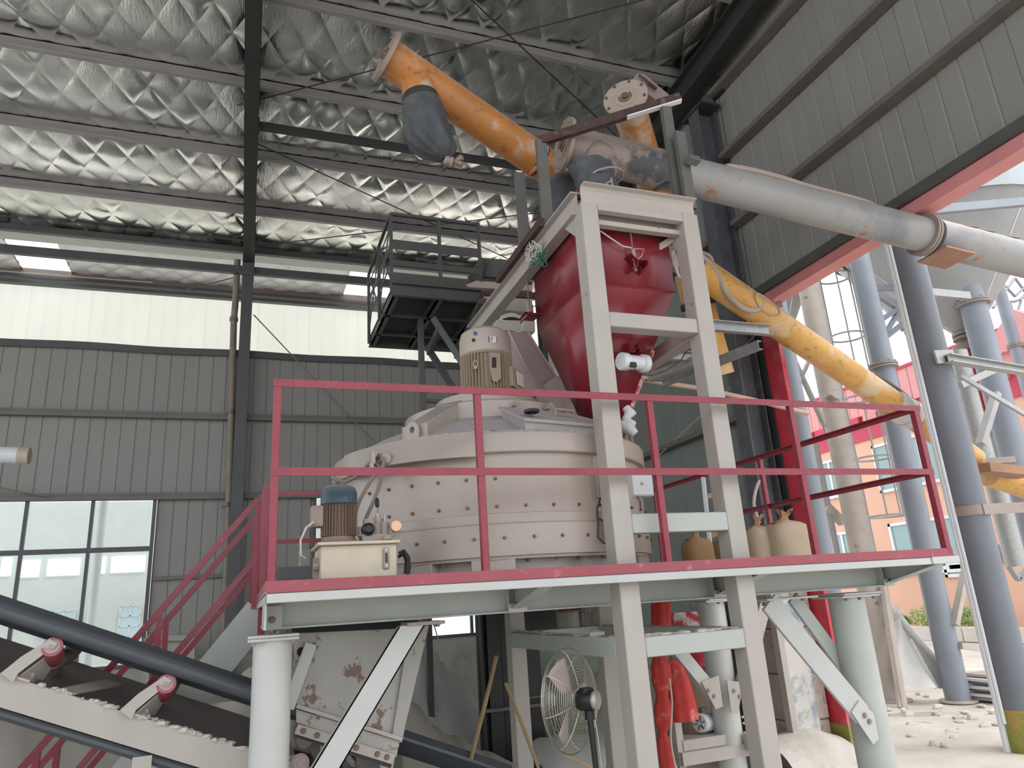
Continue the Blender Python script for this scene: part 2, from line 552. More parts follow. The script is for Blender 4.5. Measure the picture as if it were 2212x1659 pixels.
def tag(o, label, cat, group=None):
    o['label'] = label
    o['category'] = cat
    if group:
        o['group'] = group
    return o


def thing(name, label, cat, loc, group=None):
    o = bpy.data.objects.new(name, None)
    o.empty_display_size = 0.1
    link(o, loc)
    return tag(o, label, cat, group)


def struct(name, mb, m, **k):
    o = obj(name, mb, m, **k)
    o['kind'] = 'structure'
    return o


def sroot(name, loc):
    o = bpy.data.objects.new(name, None)
    o.empty_display_size = 0.1
    link(o, loc)
    o['kind'] = 'structure'
    return o


def inst(src, world, parent, rot=None, scale=None, name=None):
    """a copy sharing mesh data, placed at a world point"""
    c = src.copy()
    COL.objects.link(c)
    c.parent = parent
    WO[c.name] = V(world)
    c.location = V(world) - (WO[parent.name] if parent is not None else V((0, 0, 0)))
    if rot is not None:
        c.rotation_mode = 'QUATERNION'
        c.rotation_quaternion = rot
    if scale is not None:
        c.scale = scale
    return c


def lerp(a, b, t):
    return V(a) + (V(b) - V(a)) * t
# ============================================================ STRUCTURE
def zr(y):
    return 9.25 + 0.085 * (14 - y)


def RP(px, py, off=-0.42):
    """where the line of sight meets a plane parallel to the roof"""
    d = ray(px, py)
    t = (9.25 + off + 0.085 * 14 - CAM.z) / (d.z + 0.085 * d.y)
    return CAM + d * t


XW = 6.37      # right wall
YB = 14.0      # back wall
PUR = [13.9, 12.6, 11.0, 9.42, 7.84, 6.28, 4.7, 3.15, 1.6, 0.0, -1.6]
# floor: one dusty slab inside, yard outside
m = MB()
m.grid(lambda u, v: (-14 + 20.4 * u, -5 + 19 * v, 0.012 * math.sin(u * 31) * math.sin(v * 27)), 40, 40)
struct('floor', m, 'concrete', sharp=80)
m = MB()
m.grid(lambda u, v: (6.4 + 45 * u, -12 + 70 * v, 0.03 * math.sin(u * 90) * math.sin(v * 60) - 0.005), 60, 60)
struct('ground', m, 'concrete', sharp=80)
m = MB()
m.grid(lambda u, v: (-60 + 66.4 * u, 14.1 + 44 * v, -0.02), 2, 2)
m.grid(lambda u, v: (-60 + 46 * u, -30 + 44.1 * v, -0.02), 2, 2)
m.grid(lambda u, v: (-14 + 65 * u, -30 + 25 * v, -0.03), 2, 2)
struct('ground', m, 'concrete')

# ceiling: quilted foil pressed up by stitching wires, sagging between purlins
def damp(y):
    d = min(abs(y - q) for q in PUR)
    return min(1.0, 0.25 + d / 0.45)


def quilt_cells(m, x0, x1, y0, y1, zf, px=0.47, py=0.86, n=10, h=0.034, seed=3, va=0.55):
    """every stitched diamond is its own pillow, so the creases stay sharp"""
    rn = random.Random(seed)
    na0, na1 = int(math.floor(x0 / px + y0 / py)) - 1, int(math.ceil(x1 / px + y1 / py)) + 1
    nb0, nb1 = int(math.floor(x0 / px - y1 / py)) - 1, int(math.ceil(x1 / px - y0 / py)) + 1
    for ia in range(na0, na1):
        for ib in range(nb0, nb1):
            cx, cy = (ia + ib + 1) * px / 2, (ia - ib) * py / 2
            if not (x0 - px / 2 < cx < x1 + px / 2 and y0 - py / 2 < cy < y1 + py / 2):
                continue
            hh = h * (1 - va * rn.random())
            ta, tb = rn.uniform(-0.25, 0.25), rn.uniform(-0.25, 0.25)
            vs = []
            for j in range(n + 1):
                for i in range(n + 1):
                    fa, fb = i / n, j / n
                    a_, b_ = ia + fa, ib + fb
                    x, y = (a_ + b_) * px / 2, (a_ - b_) * py / 2
                    k = max(math.sin(PI * fa ** (1 + ta)) * math.sin(PI * fb ** (1 + tb)), 0) ** 0.5
                    vs.append((min(max(x, x0), x1), min(max(y, y0), y1), zf(x, y) - hh * max(k, 0) * damp(y)))
            m.add(vs, [(j * (n + 1) + i, j * (n + 1) + i + 1, (j + 1) * (n + 1) + i + 1, (j + 1) * (n + 1) + i) for j in range(n) for i in range(n)])


def foil_z(x, y):
    for i in range(len(PUR) - 1):
        if PUR[i + 1] <= y <= PUR[i]:
            return zr(y) - 0.05 * math.sin(PI * (y - PUR[i + 1]) / (PUR[i] - PUR[i + 1]))
    return zr(y)


m = MB()
quilt_cells(m, -9.4, 6.35, 1.7, 14.1, foil_z)
struct('ceiling', m, 'foil', sharp=180)
m = MB()
m.prof((-14, 14.4, 9.34), (-14 + 20.5, 14.4, 9.34), [(0, 0), (-0.001, 0.05), (19, 19 * 0.085 + 0.05), (19, 19 * 0.085)])
struct('ceiling', m, 'steel_d')

pur = MB()
zpoly = [(0, 0), (0.075, 0), (0.075, 0.02), (0.07, 0.02), (0.07, 0.005), (0.005, 0.005), (0.005, 0.195), (-0.07, 0.195), (-0.07, 0.18), (-0.075, 0.18), (-0.075, 0.2), (0, 0.2)]
for y in PUR[1:]:
    p = MB()
    z = zr(y) - 0.215
    p.prof((-14, y, z), (6.3, y, z), zpoly)
    struct('roof_purlin', p, 'purlin')
    # the small bolts of the sag rods that show under each purlin
p = MB()
ze1, ze0 = A(530, 536, Y=13.9).z, A(530, 548, Y=13.9).z
p.prof((-14, 13.92, ze0), (6.3, 13.92, ze0), [(0, 0), (0.08, 0), (0.08, ze1 - ze0), (0, ze1 - ze0)])
struct('eave_purlin', p, 'steel')
# rafters on the frames and their columns
for x in (-0.2, 6.06, -7.2):
    p = MB()
    a, b = V((x, 13.9, zr(13.9) - 0.42)), V((x, -4, zr(-4) - 0.42))
    p.ibeam(a, b, 0.4, 0.2, 0.01, 0.014)
    r = struct('rafter', p, 'steel_d')
    p = MB()
    p.box((x - 0.1, 13.60, 0), (x + 0.1, 13.615, 8.75)).box((x - 0.1, 13.885, 0), (x + 0.1, 13.9, 8.75)).box((x - 0.006, 13.615, 0), (x + 0.006, 13.885, 8.75))
    p.box((x - 0.11, 13.58, 8.42), (x + 0.11, 13.60, 8.9)).box((x - 0.11, 13.58, 8.40), (x + 0.11, 13.9, 8.42))
    for q in (8.5, 8.8):
        for e in (-0.06, 0.06):
            p.hexbolt((x + e, 13.58, q), (0, -1, 0), 0.015)
    struct('column', p, 'steel')
# tapered column of the right wall frame, with its knee
p = MB()
p.box((5.98, 7.33, 0), (6.0, 7.57, 8.85)).box((6.28, 7.33, 0), (6.3, 7.57, 9.2)).box((6.0, 7.445, 0), (6.28, 7.455, 8.85))
struct('column', p, 'column_blue')
p = MB()
p.box((5.96, 7.2, 8.78), (6.3, 7.7, 8.82))
for e in (7.28, 7.62):
    p.hexbolt((6.05, e, 8.78), (0, 0, -1), 0.02)
struct('column_cap', p, 'steel_d')
# eaves gutter, tie beam, strut
g0, g1 = A(530, 549, Y=14.05), A(530, 561, Y=14.30)
p = MB()
zt, zb = A(530, 547, Y=14.05).z, A(530, 551, Y=14.05).z
p.prof((-14, 14.02, zb), (6.3, 14.02, zb), [(0, 0), (-0.32, 0), (-0.32, 0.16), (-0.316, 0.16), (-0.316, 0.005), (-0.005, 0.005), (-0.005, 0.12), (0, 0.12)])
struct('eaves_gutter', p, 'galv')
zt = A(530, 585, Y=13.75).z
p = MB()
for x0, x1 in ((-7.1, -0.3), (-0.1, 5.95)):
    p.chan((x0, 13.7, zt), (x1, 13.7, zt), 0.16, 0.09, 0.008, flip=-1)
struct('tie_beam', p, 'steel')
a = RP(560, 272, -0.5)
p = MB()
p.bar((-0.1, a.y, a.z), (5.97, a.y, a.z), 0.09, 0.11)
p.box((-0.1, a.y - 0.08, a.z - 0.09), (-0.085, a.y + 0.08, a.z + 0.09))
struct('strut', p, 'steel_d')


def rod(a, b, r=0.011, mm='steel_d'):
    p = MB()
    p.path([a, b], r, 6)
    return struct('brace_rod', p, mm)


rod((-0.1, RP(560, 215).y, RP(560, 215).z), RP(1420, -8))
rod(RP(1010, -8), RP(1330, 292))
rod(RP(557, 311), RP(1165, 590))
rod(RP(556, 531, -0.5), RP(1170, 459, -0.5))
rod(RP(522, 224), RP(512, 227))
rod(A(548, 680, Y=13.75), A(830, 978, Y=13.75), 0.012, 'hose')
rod(A(375, 632, Y=15.4), A(512, 598, Y=15.4), 0.012, 'steel')
rod(A(0, 585, Y=15.9), A(330, 610, Y=15.9), 0.01, 'galv')
rod(A(1424, 983, X=6.2), A(1600, 817, X=6.2), 0.008, 'cable')
rod(A(1470, 885, X=5.9), A(1655, 700, X=5.9), 0.006, 'hose')
# downspout
p = MB()
b0 = A(513, 562, Y=13.85)
b1 = A(484, 1395, Y=13.85)
p.path([b0, A(508, 660, Y=13.85), A(505, 690, Y=13.8), A(497, 1000, Y=13.8), b1], 0.062, 12)
struct('downspout', p, mat('stained_downpipe', '#8b8072', 0.6, var=0.15, vscale=6, patch=('#a39a6a', 5, 0.6, 0.75), dust=0.3))
p = MB()
for (qx, qy) in ((505, 690), (498, 890), (490, 1090)):
    c = A(qx, qy, Y=13.8)
    p.tube(c - V((0, 0, 0.04)), c + V((0, 0, 0.04)), 0.078, 12)
struct('pipe_collar', p, 'hose')

# ---- wall sheets: every sheet is a piece of its own, ribs folded into it
pcache = {}


def sheet(parent, org, wdt, hgt, axis, mm, pitch=0.243, name='wall_sheet', depth=0.012, gap=0.0):
    """org: lower corner; axis 'X' faces -Y, axis 'Y' faces -X"""
    key = (round(wdt, 3), round(hgt, 3), axis, mm, pitch, depth)
    if key not in pcache:
        pr = [(gap, 0.0)]
        k = pitch
        while k < wdt - 0.03:
            pr += [(k - 0.016, 0.0), (k - 0.006, depth), (k + 0.006, depth), (k + 0.016, 0.0)]
            k += pitch
        pr += [(wdt - 0.010, 0.0), (wdt - 0.004, depth), (wdt + 0.001, 0.0)]
        vs, fs = [], []
        for s_, d_ in pr:
            for z in (0, hgt):
                vs.append((s_, d_, z) if axis == 'X' else (d_, s_, z))
        for i in range(len(pr) - 1):
            fs.append((2 * i, 2 * i + 2, 2 * i + 3, 2 * i + 1))
        me = bpy.data.meshes.new(name)
        me.from_pydata(vs, [], fs)
        me.materials.append(M[mm])
        pcache[key] = me
    o = bpy.data.objects.new(name, pcache[key])
    link(o, org, parent)
    if parent is None:
        o['kind'] = 'structure'
    return o


def run_x(parent, x0, x1, y, z0, z1, mm, wdt=0.972, **k):
    x = x0
    while x < x1 - 0.05:
        ww = min(wdt, x1 - x)
        sheet(parent, (x, y, z0), ww, z1 - z0, 'X', mm, **k)
        x += wdt


W1 = (-6.3, A(332, 1081, Y=14).x)
wb = sroot('wall_back', (-9, 14, 0))
run_x(wb, -9, 6.37, 14.0, 4.17, 6.9, 'wall')
run_x(wb, -9, W1[0], 14.0, 1.38, 4.17, 'wall')
W2 = (1.15, 2.3)
W3 = (3.2, 4.45)
run_x(wb, W1[1] + 0.09, W2[0] - 0.05, 14.0, 1.38, 4.17, 'wall')
run_x(wb, W2[1], W3[0], 14.0, 1.38, 4.17, 'wall')
run_x(wb, W3[0], W3[1], 14.0, 2.6, 4.17, 'wall')
run_x(wb, W3[1], 6.37, 14.0, 1.38, 4.17, 'wall')
p = MB()
p.box((-9, 13.98, 0), (6.37, 14.22, 1.40)).box((W3[0] - 0.9, 13.97, 1.40), (W3[1] + 0.3, 14.1, 1.45))
struct('wall_back', p, 'masonry')
# sagging rubber-edged flashing along the wall head
p = MB()
for i in range(40):
    x0, x1 = -9 + 15.37 * i / 40, -9 + 15.37 * (i + 1) / 40
    z0, z1 = 6.92 + 0.012 * math.sin(i * 0.9), 6.92 + 0.012 * math.sin((i + 1) * 0.9)
    p.prof((x0, 13.98, z0), (x1, 13.98, z1), [(0.05, -0.1), (0.06, -0.1), (0.06, 0.03), (-0.08, 0.03), (-0.08, 0.02), (0.05, 0.02)])
struct('trim_1', p, 'steel')
for z in (5.66, 4.19):
    p = MB()
    p.chan((-9, 13.9, z), (6.3, 13.9, z), 0.06, 0.1, 0.006, up=(0, -1, 0))
    p.box((-9, 13.86, z - 0.02), (6.3, 13.995, z + 0.02))
    struct('wall_girt', p, 'girt')
p = MB()
zz = A(400, 1247, Y=13.95).z
p.box((W1[1] + 0.1, 13.9, zz - 0.03), (W2[0], 13.995, zz + 0.03))
struct('wall_girt', p, 'girt')

# right wall
wr = sroot('wall_right', (6.37, 7, 0))
y = -3.4
while y < 7.25:
    ww = min(0.972, 7.28 - y)
    sheet(wr, (6.37, y, 5.8), ww, round(zr(y) - 5.8 + 0.04, 2), 'Y', 'wall')
    y += 0.972
y = 7.6
while y < 13.95:
    ww = min(0.972, 14.0 - y)
    sheet(wr, (6.37, y, 1.2), ww, round(zr(y) - 1.2 + 0.04, 2), 'Y', 'wall2')
    y += 0.972
sheet(wr, (6.36, 7.28, 1.9), 0.32, 8.0, 'Y', 'wall')
p = MB()
p.box((6.33, 7.6, 0), (6.6, 14.0, 1.2))
struct('wall_right', p, 'stone')
for z, y0, y1 in ((6.87, -3.4, 7.3), (7.97, -3.4, 7.3), (9.05, -3.4, 7.3), (4.2, 7.6, 13.9), (5.66, 7.6, 13.9), (6.87, 7.6, 13.9), (7.97, 7.6, 13.9)):
    p = MB()
    p.prof((6.36, y0, z), (6.36, y1, z), [(0, -0.04), (-0.16, -0.04), (-0.16, 0.04), (-0.155, 0.04), (-0.155, -0.034), (0, -0.034)] if 0 else [(0, -0.035), (0, 0.035), (-0.17, 0.035), (-0.17, -0.035)])
    struct('wall_girt', p, 'girt')
p = MB()
p.box((6.28, 7.1, 9.0), (6.36, 7.32, 9.24)).box((6.28, 7.26, 7.9), (6.36, 7.32, 8.1))
struct('girt_cleat', p, 'steel_d')
p = MB()
p.box((6.40, -3.4, 5.8), (6.46, 7.4, 10.3)).box((6.40, 7.28, 1.2), (6.46, 14.0, 10.0))
struct('wall_right', p, 'wall')
p = MB()
for x0, x1, z0, z1 in ((-9, 6.37, 4.17, 6.9), (-9, W1[0], 1.38, 4.17), (W1[1] + 0.06, W2[0], 1.38, 4.17), (W2[1] + 0.04, W3[0], 1.38, 4.17), (W3[0], W3[1], 2.62, 4.17), (W3[1], 6.4, 1.38, 4.17)):
    p.box((x0, 14.03, z0), (x1, 14.09, z1))
struct('wall_back', p, 'wall')
# opening: dark trim, red lintel and red jamb
p = MB()
p.box((6.30, -3.4, 5.72), (6.44, 7.3, 5.83))
struct('trim_2', p, 'steel')
p = MB()
p.box((6.36, -3.4, 5.58), (6.58, 7.25, 5.715))
struct('trim_3', p, 'lintel')
p = MB()
p.box((6.36, 6.97, 0.45), (6.42, 7.25, 5.58))
struct('door_jamb', p, 'redbright')
p = MB()
p.box((6.355, 6.96, 0), (6.43, 7.26, 0.45))
struct('door_jamb_foot', p, 'moss')
p = MB()
p.box((6.33, 7.25, 0.0), (6.45, 7.37, 5.72))
struct('trim_4', p, 'steel_d')

# ---- windows in the back wall
def window(n, x0, x1, z0, z1, xs, zs, f=0.05, pane='glass'):
    r = sroot('window_%d' % n, ((x0 + x1) / 2, 14.0, z0))
    fr = MB()
    fr.box((x0 - f, 13.93, z0 - f), (x1 + f, 14.03, z0)).box((x0 - f, 13.93, z1), (x1 + f, 14.03, z1 + f))
    fr.box((x0 - f, 13.93, z0), (x0, 14.03, z1)).box((x1, 13.93, z0), (x1 + f, 14.03, z1))
    obj('window_frame', fr, 'alu_dark', r)
    for x in xs:
        b = MB()
        b.box((x - 0.025, 13.95, z0), (x + 0.025, 14.02, z1))
        obj('mullion', b, 'alu_dark', r)
    for z in zs:
        b = MB()
        b.box((x0, 13.945, z - 0.04), (x1, 14.02, z + 0.04))
        obj('transom', b, 'alu_dark', r)
    ex, ez = [x0] + list(xs) + [x1], [z0] + list(zs) + [z1]
    for i in range(len(ex) - 1):
        for j in range(len(ez) - 1):
            g = MB()
            g.box((ex[i] + 0.02, 13.98, ez[j] + 0.03), (ex[i + 1] - 0.02, 13.988, ez[j + 1] - 0.03))
            obj('pane', g, pane, r)
    return r


xa = A(45, 1200, Y=14).x
xb = A(190, 1200, Y=14).x
zt = A(150, 1191, Y=14).z
dx = xb - xa
window(1, W1[0], W1[1], 1.4, 4.10, [xa - 2 * dx, xa - dx, xa, xb], [zt])
window(2, W2[0] + 0.05, W2[1], 1.4, 4.10, [W2[0] + 0.6], [zt])
window(3, W3[0] + 0.05, W3[1] - 0.05, 1.47, 2.55, [A(1018, 1340, Y=14).x], [])

# ---- the next bay beyond the gutter: roof foil, skylights, white sheets
sk1 = (A(10, 515, Z=9.35).x, A(131, 535, Z=9.35).x)
sk2 = (A(752, 600, Z=9.35).x, A(752, 600, Z=9.35).x + 1.05)
m = MB()
segs = [(-9, sk1[0]), (sk1[1], sk2[0]), (sk2[1], 6.5)]
for x0, x1 in segs:
    quilt_cells(m, x0, x1, 14.36, 16.36, lambda x, y: 9.33, px=0.5, py=0.5, n=6, h=0.045, seed=9)
struct('ceiling', m, mat('lit_quilted_foil', '#e3e3e4', 0.42, metal=0.3, var=0.12, vscale=3, patch=('#b98566', 1.5, 0.62, 0.72), bump=0.4, bscale=30), sharp=180)  # paler copy of the foil, standing for brighter light here; brown stains are rust
m = MB()
for (x0, x1) in (sk1, sk2):
    n = 24
    m.grid(lambda u, v: (x0 + (x1 - x0) * u, 14.36 + 1.9 * v, 9.38 + 0.018 * math.cos(u * 2 * PI * 8)), n * 3, 1)
struct('skylight', m, 'sky_sheet', sharp=80)
w5 = sroot('wall_far', (-9, 16.3, 0))
run_x(w5, -9, 6.6, 16.3, 6.9, A(250, 628, Y=16.3).z, 'band', wdt=1.13, pitch=0.283, depth=0.012)
p = MB()
zt = A(250, 628, Y=16.2).z
p.box((-9, 16.15, zt), (6.6, 16.29, zt + 0.08)).box((-9, 16.15, zt + 0.14), (6.6, 16.29, zt + 0.2))
struct('trim_5', p, 'steel')
p = MB()
p.box((-9, 16.2, zt + 0.2), (6.6, 16.3, 9.35))
struct('wall_far', p, mat('brown_grey_fascia', '#8d7e78', 0.7, var=0.1))

# ---- what shows through the big window: a bright white hall with its own windows
hb = thing('white_hall', 'bright white neighbouring hall with windows, seen through the large window on the left', 'building', (-4, 24, 0))
m = MB()
yy = 24.0
m.box((-16, yy, 0), (4, yy + 0.2, 8))
obj('wall', m, 'wallwhite', hb)
for i in range(14):
    p = MB()
    z = A(150, 1100 + i * 6.5, Y=22.2).z
    p.box((-9.5, 22.2, z), (-0.9, 22.215, z + 0.045))
    obj('louvre', p, 'frame_white', hb)
for (x0, y0, x1, y1) in ((0, 1205, 28, 1245), (43, 1210, 88, 1248), (100, 1206, 175, 1245), (204, 1203, 230, 1240), (238, 1200, 315, 1238)):
    a, b = A(x0, y1, Y=yy - 0.03), A(x1, y0, Y=yy - 0.03)
    p = MB()
    p.box((a.x, yy - 0.06, a.z), (b.x, yy - 0.03, b.z))
    obj('window', p, 'bright', hb)
for (x0, y0, x1, y1, nx_, nz_) in ((84, 1318, 163, 1375, 3, 2), (255, 1307, 305, 1376, 2, 3)):
    a, b = A(x0, y1, Y=yy - 0.03), A(x1, y0, Y=yy - 0.03)
    p = MB()
    p.box((a.x, yy - 0.06, a.z), (b.x, yy - 0.03, b.z))
    wn = obj('window', p, mat('pale_blue_window', '#c9dbea', 0.15, var=0.02), hb)
    q = MB()
    for i in range(nx_ + 1):
        x = a.x + (b.x - a.x) * i / nx_
        q.box((x - 0.02, yy - 0.08, a.z), (x + 0.02, yy - 0.06, b.z))
    for i in range(nz_ + 1):
        z = a.z + (b.z - a.z) * i / nz_
        q.box((a.x, yy - 0.08, z - 0.02), (b.x, yy - 0.06, z + 0.02))
    obj('window_bars', q, 'frame_white', wn)
p = MB()
p.tube((A(212, 1200, Y=19).x, 19, 0), (A(212, 1200, Y=19).x, 19, 6), 0.09, 12)
p.box((-12, 18.95, 5.4), (0.5, 19.05, 5.6))
obj('post', p, 'frame_white', hb)
# ============================================================ WORK PLATFORM
DZ = 2.13          # deck top
X0, X1, Y0, Y1 = 0.10, 4.93, 4.0, 8.0
pf = thing('work_platform', 'pale grey steel platform on round pipe legs carrying the mixer', 'platform', (2.5, 6, 0))
m = MB()
m.box((X0, Y0 + 0.01, DZ - 0.02), (X1, Y1, DZ - 0.012))
obj('deck_plate', m, 'grey', pf)
m = MB()
m.box((X0, Y0, DZ - 0.063), (X1, Y0 + 0.008, DZ - 0.012)).box((X0, Y0, DZ - 0.02), (X1, Y0 + 0.05, DZ - 0.012))
m.box((X0, Y0, DZ - 0.063), (X0 + 0.008, Y1, DZ)).box((X1 - 0.008, Y0, DZ - 0.063), (X1, Y1, DZ)).box((X0, Y1 - 0.008, DZ - 0.063), (X1, Y1, DZ))
m.box((X1 - 0.25, Y0 - 0.012, DZ - 0.063), (X1 + 0.02, Y0, DZ - 0.012))
obj('edge_channel', m, 'white_grey', pf, bev=0.003)
m = MB()
YG = 4.62
HB = 0.155
zc = DZ - 0.063 - HB / 2 + 0.018
for y in (YG, 6.2, 7.7):
    m.ibeam((X0 + 0.01, y, zc), (X1 - 0.05, y, zc), HB, 0.12, 0.008, 0.01)
    obj('main_beam', m, 'grey', pf)
    m = MB()
for x in (X0 + 0.07, 1.66, 3.23, 4.80):
    m = MB()
    m.ibeam((x, YG + 0.06, zc), (x, 7.7, zc), HB, 0.10, 0.008, 0.01)
    obj('cross_beam', m, 'grey', pf)
for x in (1.66, 3.23, 4.83):
    m = MB()
    zt, zb = DZ - 0.024, 1.955
    m.prism([(x, YG - 0.004, zt), (x, YG - 0.004, zb), (x, YG - 0.10, zb), (x, Y0 + 0.06, zt - 0.035), (x, Y0 + 0.02, zt)], (0.008, 0, 0))
    # lower flange of the tapered cantilever, seen from below
    m.prism([(x - 0.04, YG - 0.06, zb - 0.004), (x + 0.05, YG - 0.06, zb - 0.004), (x + 0.05, Y0 + 0.05, zt - 0.04), (x - 0.04, Y0 + 0.05, zt - 0.04)], (0, 0, 0.006))
    m.box((x - 0.06, YG - 0.066, 1.935), (x - 0.052, YG, zt)).box((x - 0.06, YG - 0.07, 1.935), (x + 0.07, YG - 0.062, zb + 0.03))
    g = obj('cantilever_bracket', m, 'grey', pf)
    b = MB()
    b.hexbolt((x + 0.01, YG - 0.07, 1.975), (0, -1, 0), 0.013)
    obj('bolt', b, 'bolt', g)
m = MB()
m.box((X0 + 0.0, Y0 + 0.12, 1.935), (X0 + 0.012, YG, DZ - 0.06)).box((X0, YG - 0.068, 1.935), (X0 + 0.11, YG - 0.06, 2.06))
g = obj('end_plate', m, 'grey', pf)
b = MB()
b.hexbolt((X0 + 0.055, YG - 0.068, 1.985), (0, -1, 0), 0.014)
obj('bolt', b, 'bolt', g)

LEGS = [('l', 0.165, YG, 0.108, 1.90), ('r', 4.44, YG + 0.02, 0.135, 1.895), ('b', 4.95, 7.2, 0.15, 1.88), ('m', 0.4, 7.6, 0.12, 1.9)]
boltproto = None
for nme, x, y, r, zt in LEGS:
    m = MB()
    m.tube((x, y, 0), (x, y, zt - 0.03), r, 32)
    lg = obj('leg', m, 'white_grey' if nme in 'lb' else 'grey', pf)
    p = MB()
    k = r + 0.03
    kk = 0.0 if nme != 'r' else 0.02
    p.box((x - k - kk, y - k, zt - 0.03), (x + k + kk, y + k, zt - 0.014)).box((x - k, y - k, zt - 0.012), (x + k + 2 * kk, y + k, zt + 0.004))
    cp = obj('cap_plate', p, 'white_grey', pf, bev=0.002)
    for ex in (-1, 0, 1):
        b = MB()
        if ex == 0 and nme == 'l':
            continue
        b.hexbolt((x + ex * (k - 0.03), y - k + 0.022, zt - 0.03), (0, 0, -1), 0.012, 0.016)
        obj('bolt', b, 'bolt' if nme != 'l' else 'flange', cp)
    p = MB()
    p.box((x - 0.22, y - 0.22, 0), (x + 0.22, y + 0.22, 0.02))
    obj('foot_plate', p, 'grey', pf)


def brace(a, b, wd=0.10, t=0.05, up=(0, 1, 0), mm='white_grey', name='brace'):
    m = MB()
    m.chan(a, b, wd, t, 0.007, up=up)
    return obj(name, m, mm, pf, bev=0.002)


# big diagonal of the left bay, the second diagonals behind it
m = MB()
q = [A(862, 1353, Y=4.50), A(920, 1347, Y=4.50), A(676, 1760, Y=4.50), A(612, 1760, Y=4.50)]
m.prism(q, (0, 0.012, 0))
for i, j in ((0, 3), (1, 2)):
    e1 = (q[j] - q[i]).normalized()
    m.prism([q[i], q[j], q[j] + V((0, 0.06, 0)), q[i] + V((0, 0.06, 0))], V((e1.z, 0, -e1.x)) * (0.008 if i else -0.008))
obj('brace', m, 'white_grey', pf)
for (p0, p1, yy, wd, mm) in (((878, 1400), (826, 1700), 5.05, 0.085, 'beige'), ((672, 1390), (622, 1530), 4.9, 0.07, 'white_grey')):
    a, b = A(*p0, Y=yy), A(*p1, Y=yy)
    m = MB()
    m.bar(a, b, 0.05, wd, up=(1, 0, 0))
    obj('brace', m, mm, pf, bev=0.002)
p = MB()
p.box((0.93, 4.48, 1.895), (1.16, 4.70, 1.915))
g = obj('gusset_plate', p, 'flange', pf)
b = MB()
b.hexbolt((1.12, 4.52, 1.895), (0, 0, -1), 0.016)
obj('bolt', b, 'bolt', g)
# right bay: a pair of channel diagonals down to the right leg
for (yy, p0, p1, mm) in ((4.52, (1660, 1300), (1862, 1545), 'white_grey'), (4.72, (1712, 1290), (1880, 1520), 'grey')):
    a, b = A(*p0, Y=yy), A(*p1, Y=yy)
    m = MB()
    m.bar(a, b, 0.03, 0.165 if yy < 4.6 else 0.11, up=(1, 0, 0))
    g = obj('brace', m, mm, pf, bev=0.004)
a = A(1868, 1560, Y=4.50)
p = MB()
p.prism([a + V((-0.11, 0, 0.08)), a + V((-0.02, 0, 0.15)), a + V((0.09, 0, 0.05)), a + V((0.09, 0, -0.12)), a + V((0.03, 0, -0.15))], (0, -0.01, 0))
g = obj('gusset_plate', p, 'white_grey', pf)
for q in ((1868, 1545), (1878, 1558)):
    b = MB()
    b.hexbolt(A(*q, Y=4.488), (0, -1, 0), 0.014)
    obj('bolt', b, 'flange', g)
p = MB()
p.box((3.58, 4.50, 1.885), (4.05, 4.72, 1.90))
g = obj('gusset_plate', p, 'grey', pf)
for q in (3.63, 3.92):
    b = MB()
    b.hexbolt((q, 4.52, 1.885), (0, 0, -1), 0.014)
    obj('bolt', b, 'bolt', g)
# the leg under the back of the deck with a bolted brace on either side
for sgn, p0, p1, q in ((-1, (1462, 1405), (1545, 1505), (1535, 1497)), (1, (1612, 1395), (1598, 1505), (1590, 1498))):
    yy = 7.0
    a, b = A(*p0, Y=yy), A(*p1, Y=yy)
    if sgn > 0:
        a = A(1650, 1300, Y=yy)
    m = MB()
    m.bar(a, b, 0.1, 0.14, up=(1, 0, 0))
    obj('brace', m, 'white_grey' if sgn < 0 else 'beige', pf, bev=0.004)
    c = A(*q, Y=yy - 0.06)
    p = MB()
    p.prism([c + V((-0.10, 0, 0.12)), c + V((0.12, 0, 0.16)), c + V((0.12, 0, -0.14)), c + V((0.03, 0, -0.16))] if sgn < 0 else [c + V((-0.1, 0, 0.14)), c + V((0.10, 0, 0.1)), c + V((-0.02, 0, -0.2)), c + V((-0.1, 0, -0.18))], (0, -0.012, 0))
    g = obj('gusset_plate', p, 'beige', pf)
    for e in (-0.03, 0.03):
        b_ = MB()
        b_.hexbolt(c + V((e, -0.012, -e)), (0, -1, 0), 0.016)
        obj('bolt', b_, 'flange', g)
# bolts hanging under the far beams
for q in ((1528, 1290, 6.9), (1575, 1288, 6.9), (1650, 1300, 5.2)):
    b = MB()
    c = A(q[0], q[1], Y=q[2])
    b.hexbolt(c, (0, 0, -1), 0.02, 0.03)
    obj('bolt', b, 'flange', pf)

# ---------------------------------------------------- guard rail with red toe board
gr = thing('guard_rail', 'red angle-steel guard rail with toe board round the platform edge', 'railing', (2.5, 4, DZ))
RT, RM = 3.245, 2.745


def rail(a, b, w=0.045, name='top_rail', up=(0, 0, 1), flip=1, mm='red'):
    m = MB()
    m.prof(a, b, [(-w / 2, -w / 2 * 1.0), (w / 2, -w / 2 * 1.0), (w / 2, -w / 2 + 0.007), (-w / 2 + 0.007, -w / 2 + 0.007), (-w / 2 + 0.007, w / 2), (-w / 2, w / 2)] if flip < 0 else [(-w / 2, -w / 2), (-w / 2 + 0.007, -w / 2), (-w / 2 + 0.007, w / 2 - 0.007), (w / 2, w / 2 - 0.007), (w / 2, w / 2), (-w / 2, w / 2)], up)
    return obj(name, m, mm, gr)


def sq(a, b, w, name, mm='red', up=(0, 0, 1), t=None):
    m = MB()
    m.bar(a, b, w, t or w, up=up)
    return obj(name, m, mm, gr, bev=0.003)


